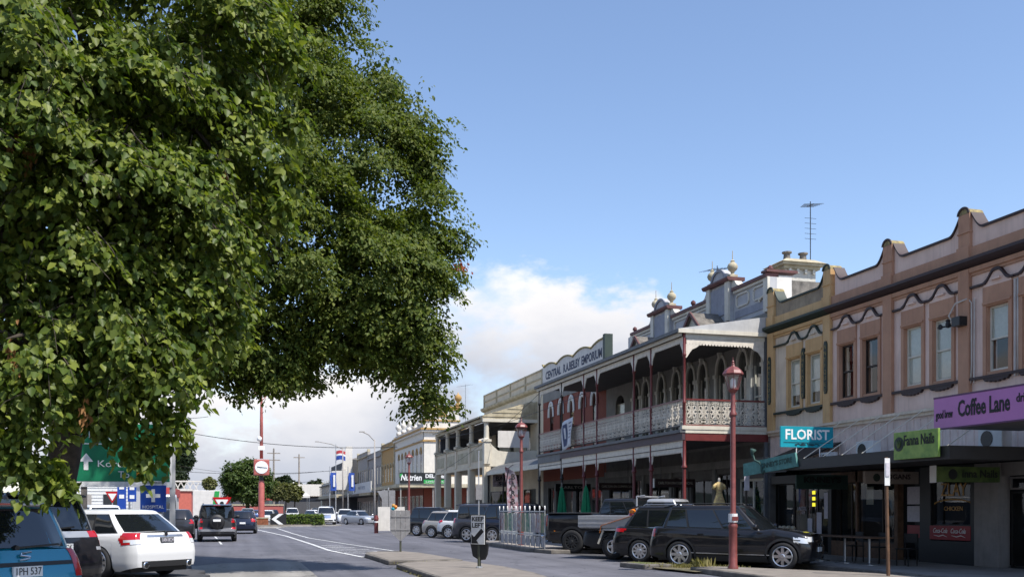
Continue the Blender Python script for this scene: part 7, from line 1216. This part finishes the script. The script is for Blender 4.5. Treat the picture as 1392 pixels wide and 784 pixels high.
for k in range(7): b = MB(); b.bar((-13+k, 179.75, 4.3), (-12+k, 179.75, 6.2), .16); b.build('brace', 'far_white', t); b = MB(); b.bar((-12+k, 179.7, 4.3), (-13+k, 179.7, 6.2), .16); b.build('brace', 'far_white', t)
t = thing('green_truck', 'white box truck with green stripe ahead of the dark four-wheel drive', 'truck', (-3.0, 84, 0)); b = MB(); b.box(-3.3, -1.2, 84, 91, .9, 3.1); b.build('box_body', 'white_wall', t, bevel=.04); b = MB(); b.prism([(-1.9, 1.0), (-1.5, 1.0), (-1.22, 3.05), (-1.6, 3.05)], 'y', 83.96, 84); b.build('stripe', 'sign_green', t); b = MB(); b.box(-3.2, -1.3, 91, 93.5, .6, 2.7); b.build('cab', 'white_wall', t, bevel=.1)
for x in (-3.1, -1.4):
    for y in (85.5, 92): b = MB(); b.lathe([(.2, -.15), (.5, -.14), (.52, 0), (.5, .14), (.2, .15)], (x, y, .52), 16, 'x'); b.build('wheel', 'rubber', t)
b = MB(); b.box(-3.2, -1.3, 84.1, 90.8, .7, 1.2); b.build('chassis', 'black', t)
t = thing('red_hoarding', 'orange red hoarding behind the clock column', 'fence', (3, 150, 0)); b = MB(); b.box(-2, 7, 155, 155.3, .3, 2.1); b.build('panel', 'pole_red', t); b = MB(); b.box(-2.1, 7.1, 154.9, 155.4, 2.1, 2.3); b.build('capping', 'cream_old', t)
# unseen shop row added on the left for reflections, pale to bounce fill light
def bounce_row(label, ya, yb, zt, m):
    t = thing('shop_building', label, 'building', (-14, (ya+yb)/2, 0)); b = MB(); b.box(-26, -14, ya, yb, .1, zt); b.build('wall', m, t); b = MB(); b.box(-14, -13.7, ya, yb, zt-.7, zt-.4); b.build('cornice', 'cream_old', t); b = MB(); b.box(-14, -10.5, ya, yb, 3.2, 3.5); b.build('awning', 'awning_dark', t); n = int((yb-ya)/3.2)
    for k in range(n): y = ya+(yb-ya)*(k+.5)/n; b = MB(); b.box(-14.0, -13.94, y-.5, y+.5, 4.8, 6.7); b.build('window', 'far_glass', t); b = MB(); b.box(-14.0, -13.92, y-1.2, y+1.2, .6, 2.8); b.build('shop_window', 'far_glass', t)
bounce_row('hidden cream shop row added behind the trees on the left for reflections and fill light', -12, 16, 8.5, 'cream_ren'); bounce_row('hidden white shop row added behind the elm on the left for reflections and fill light', 16.1, 45, 9.0, 'far_white')
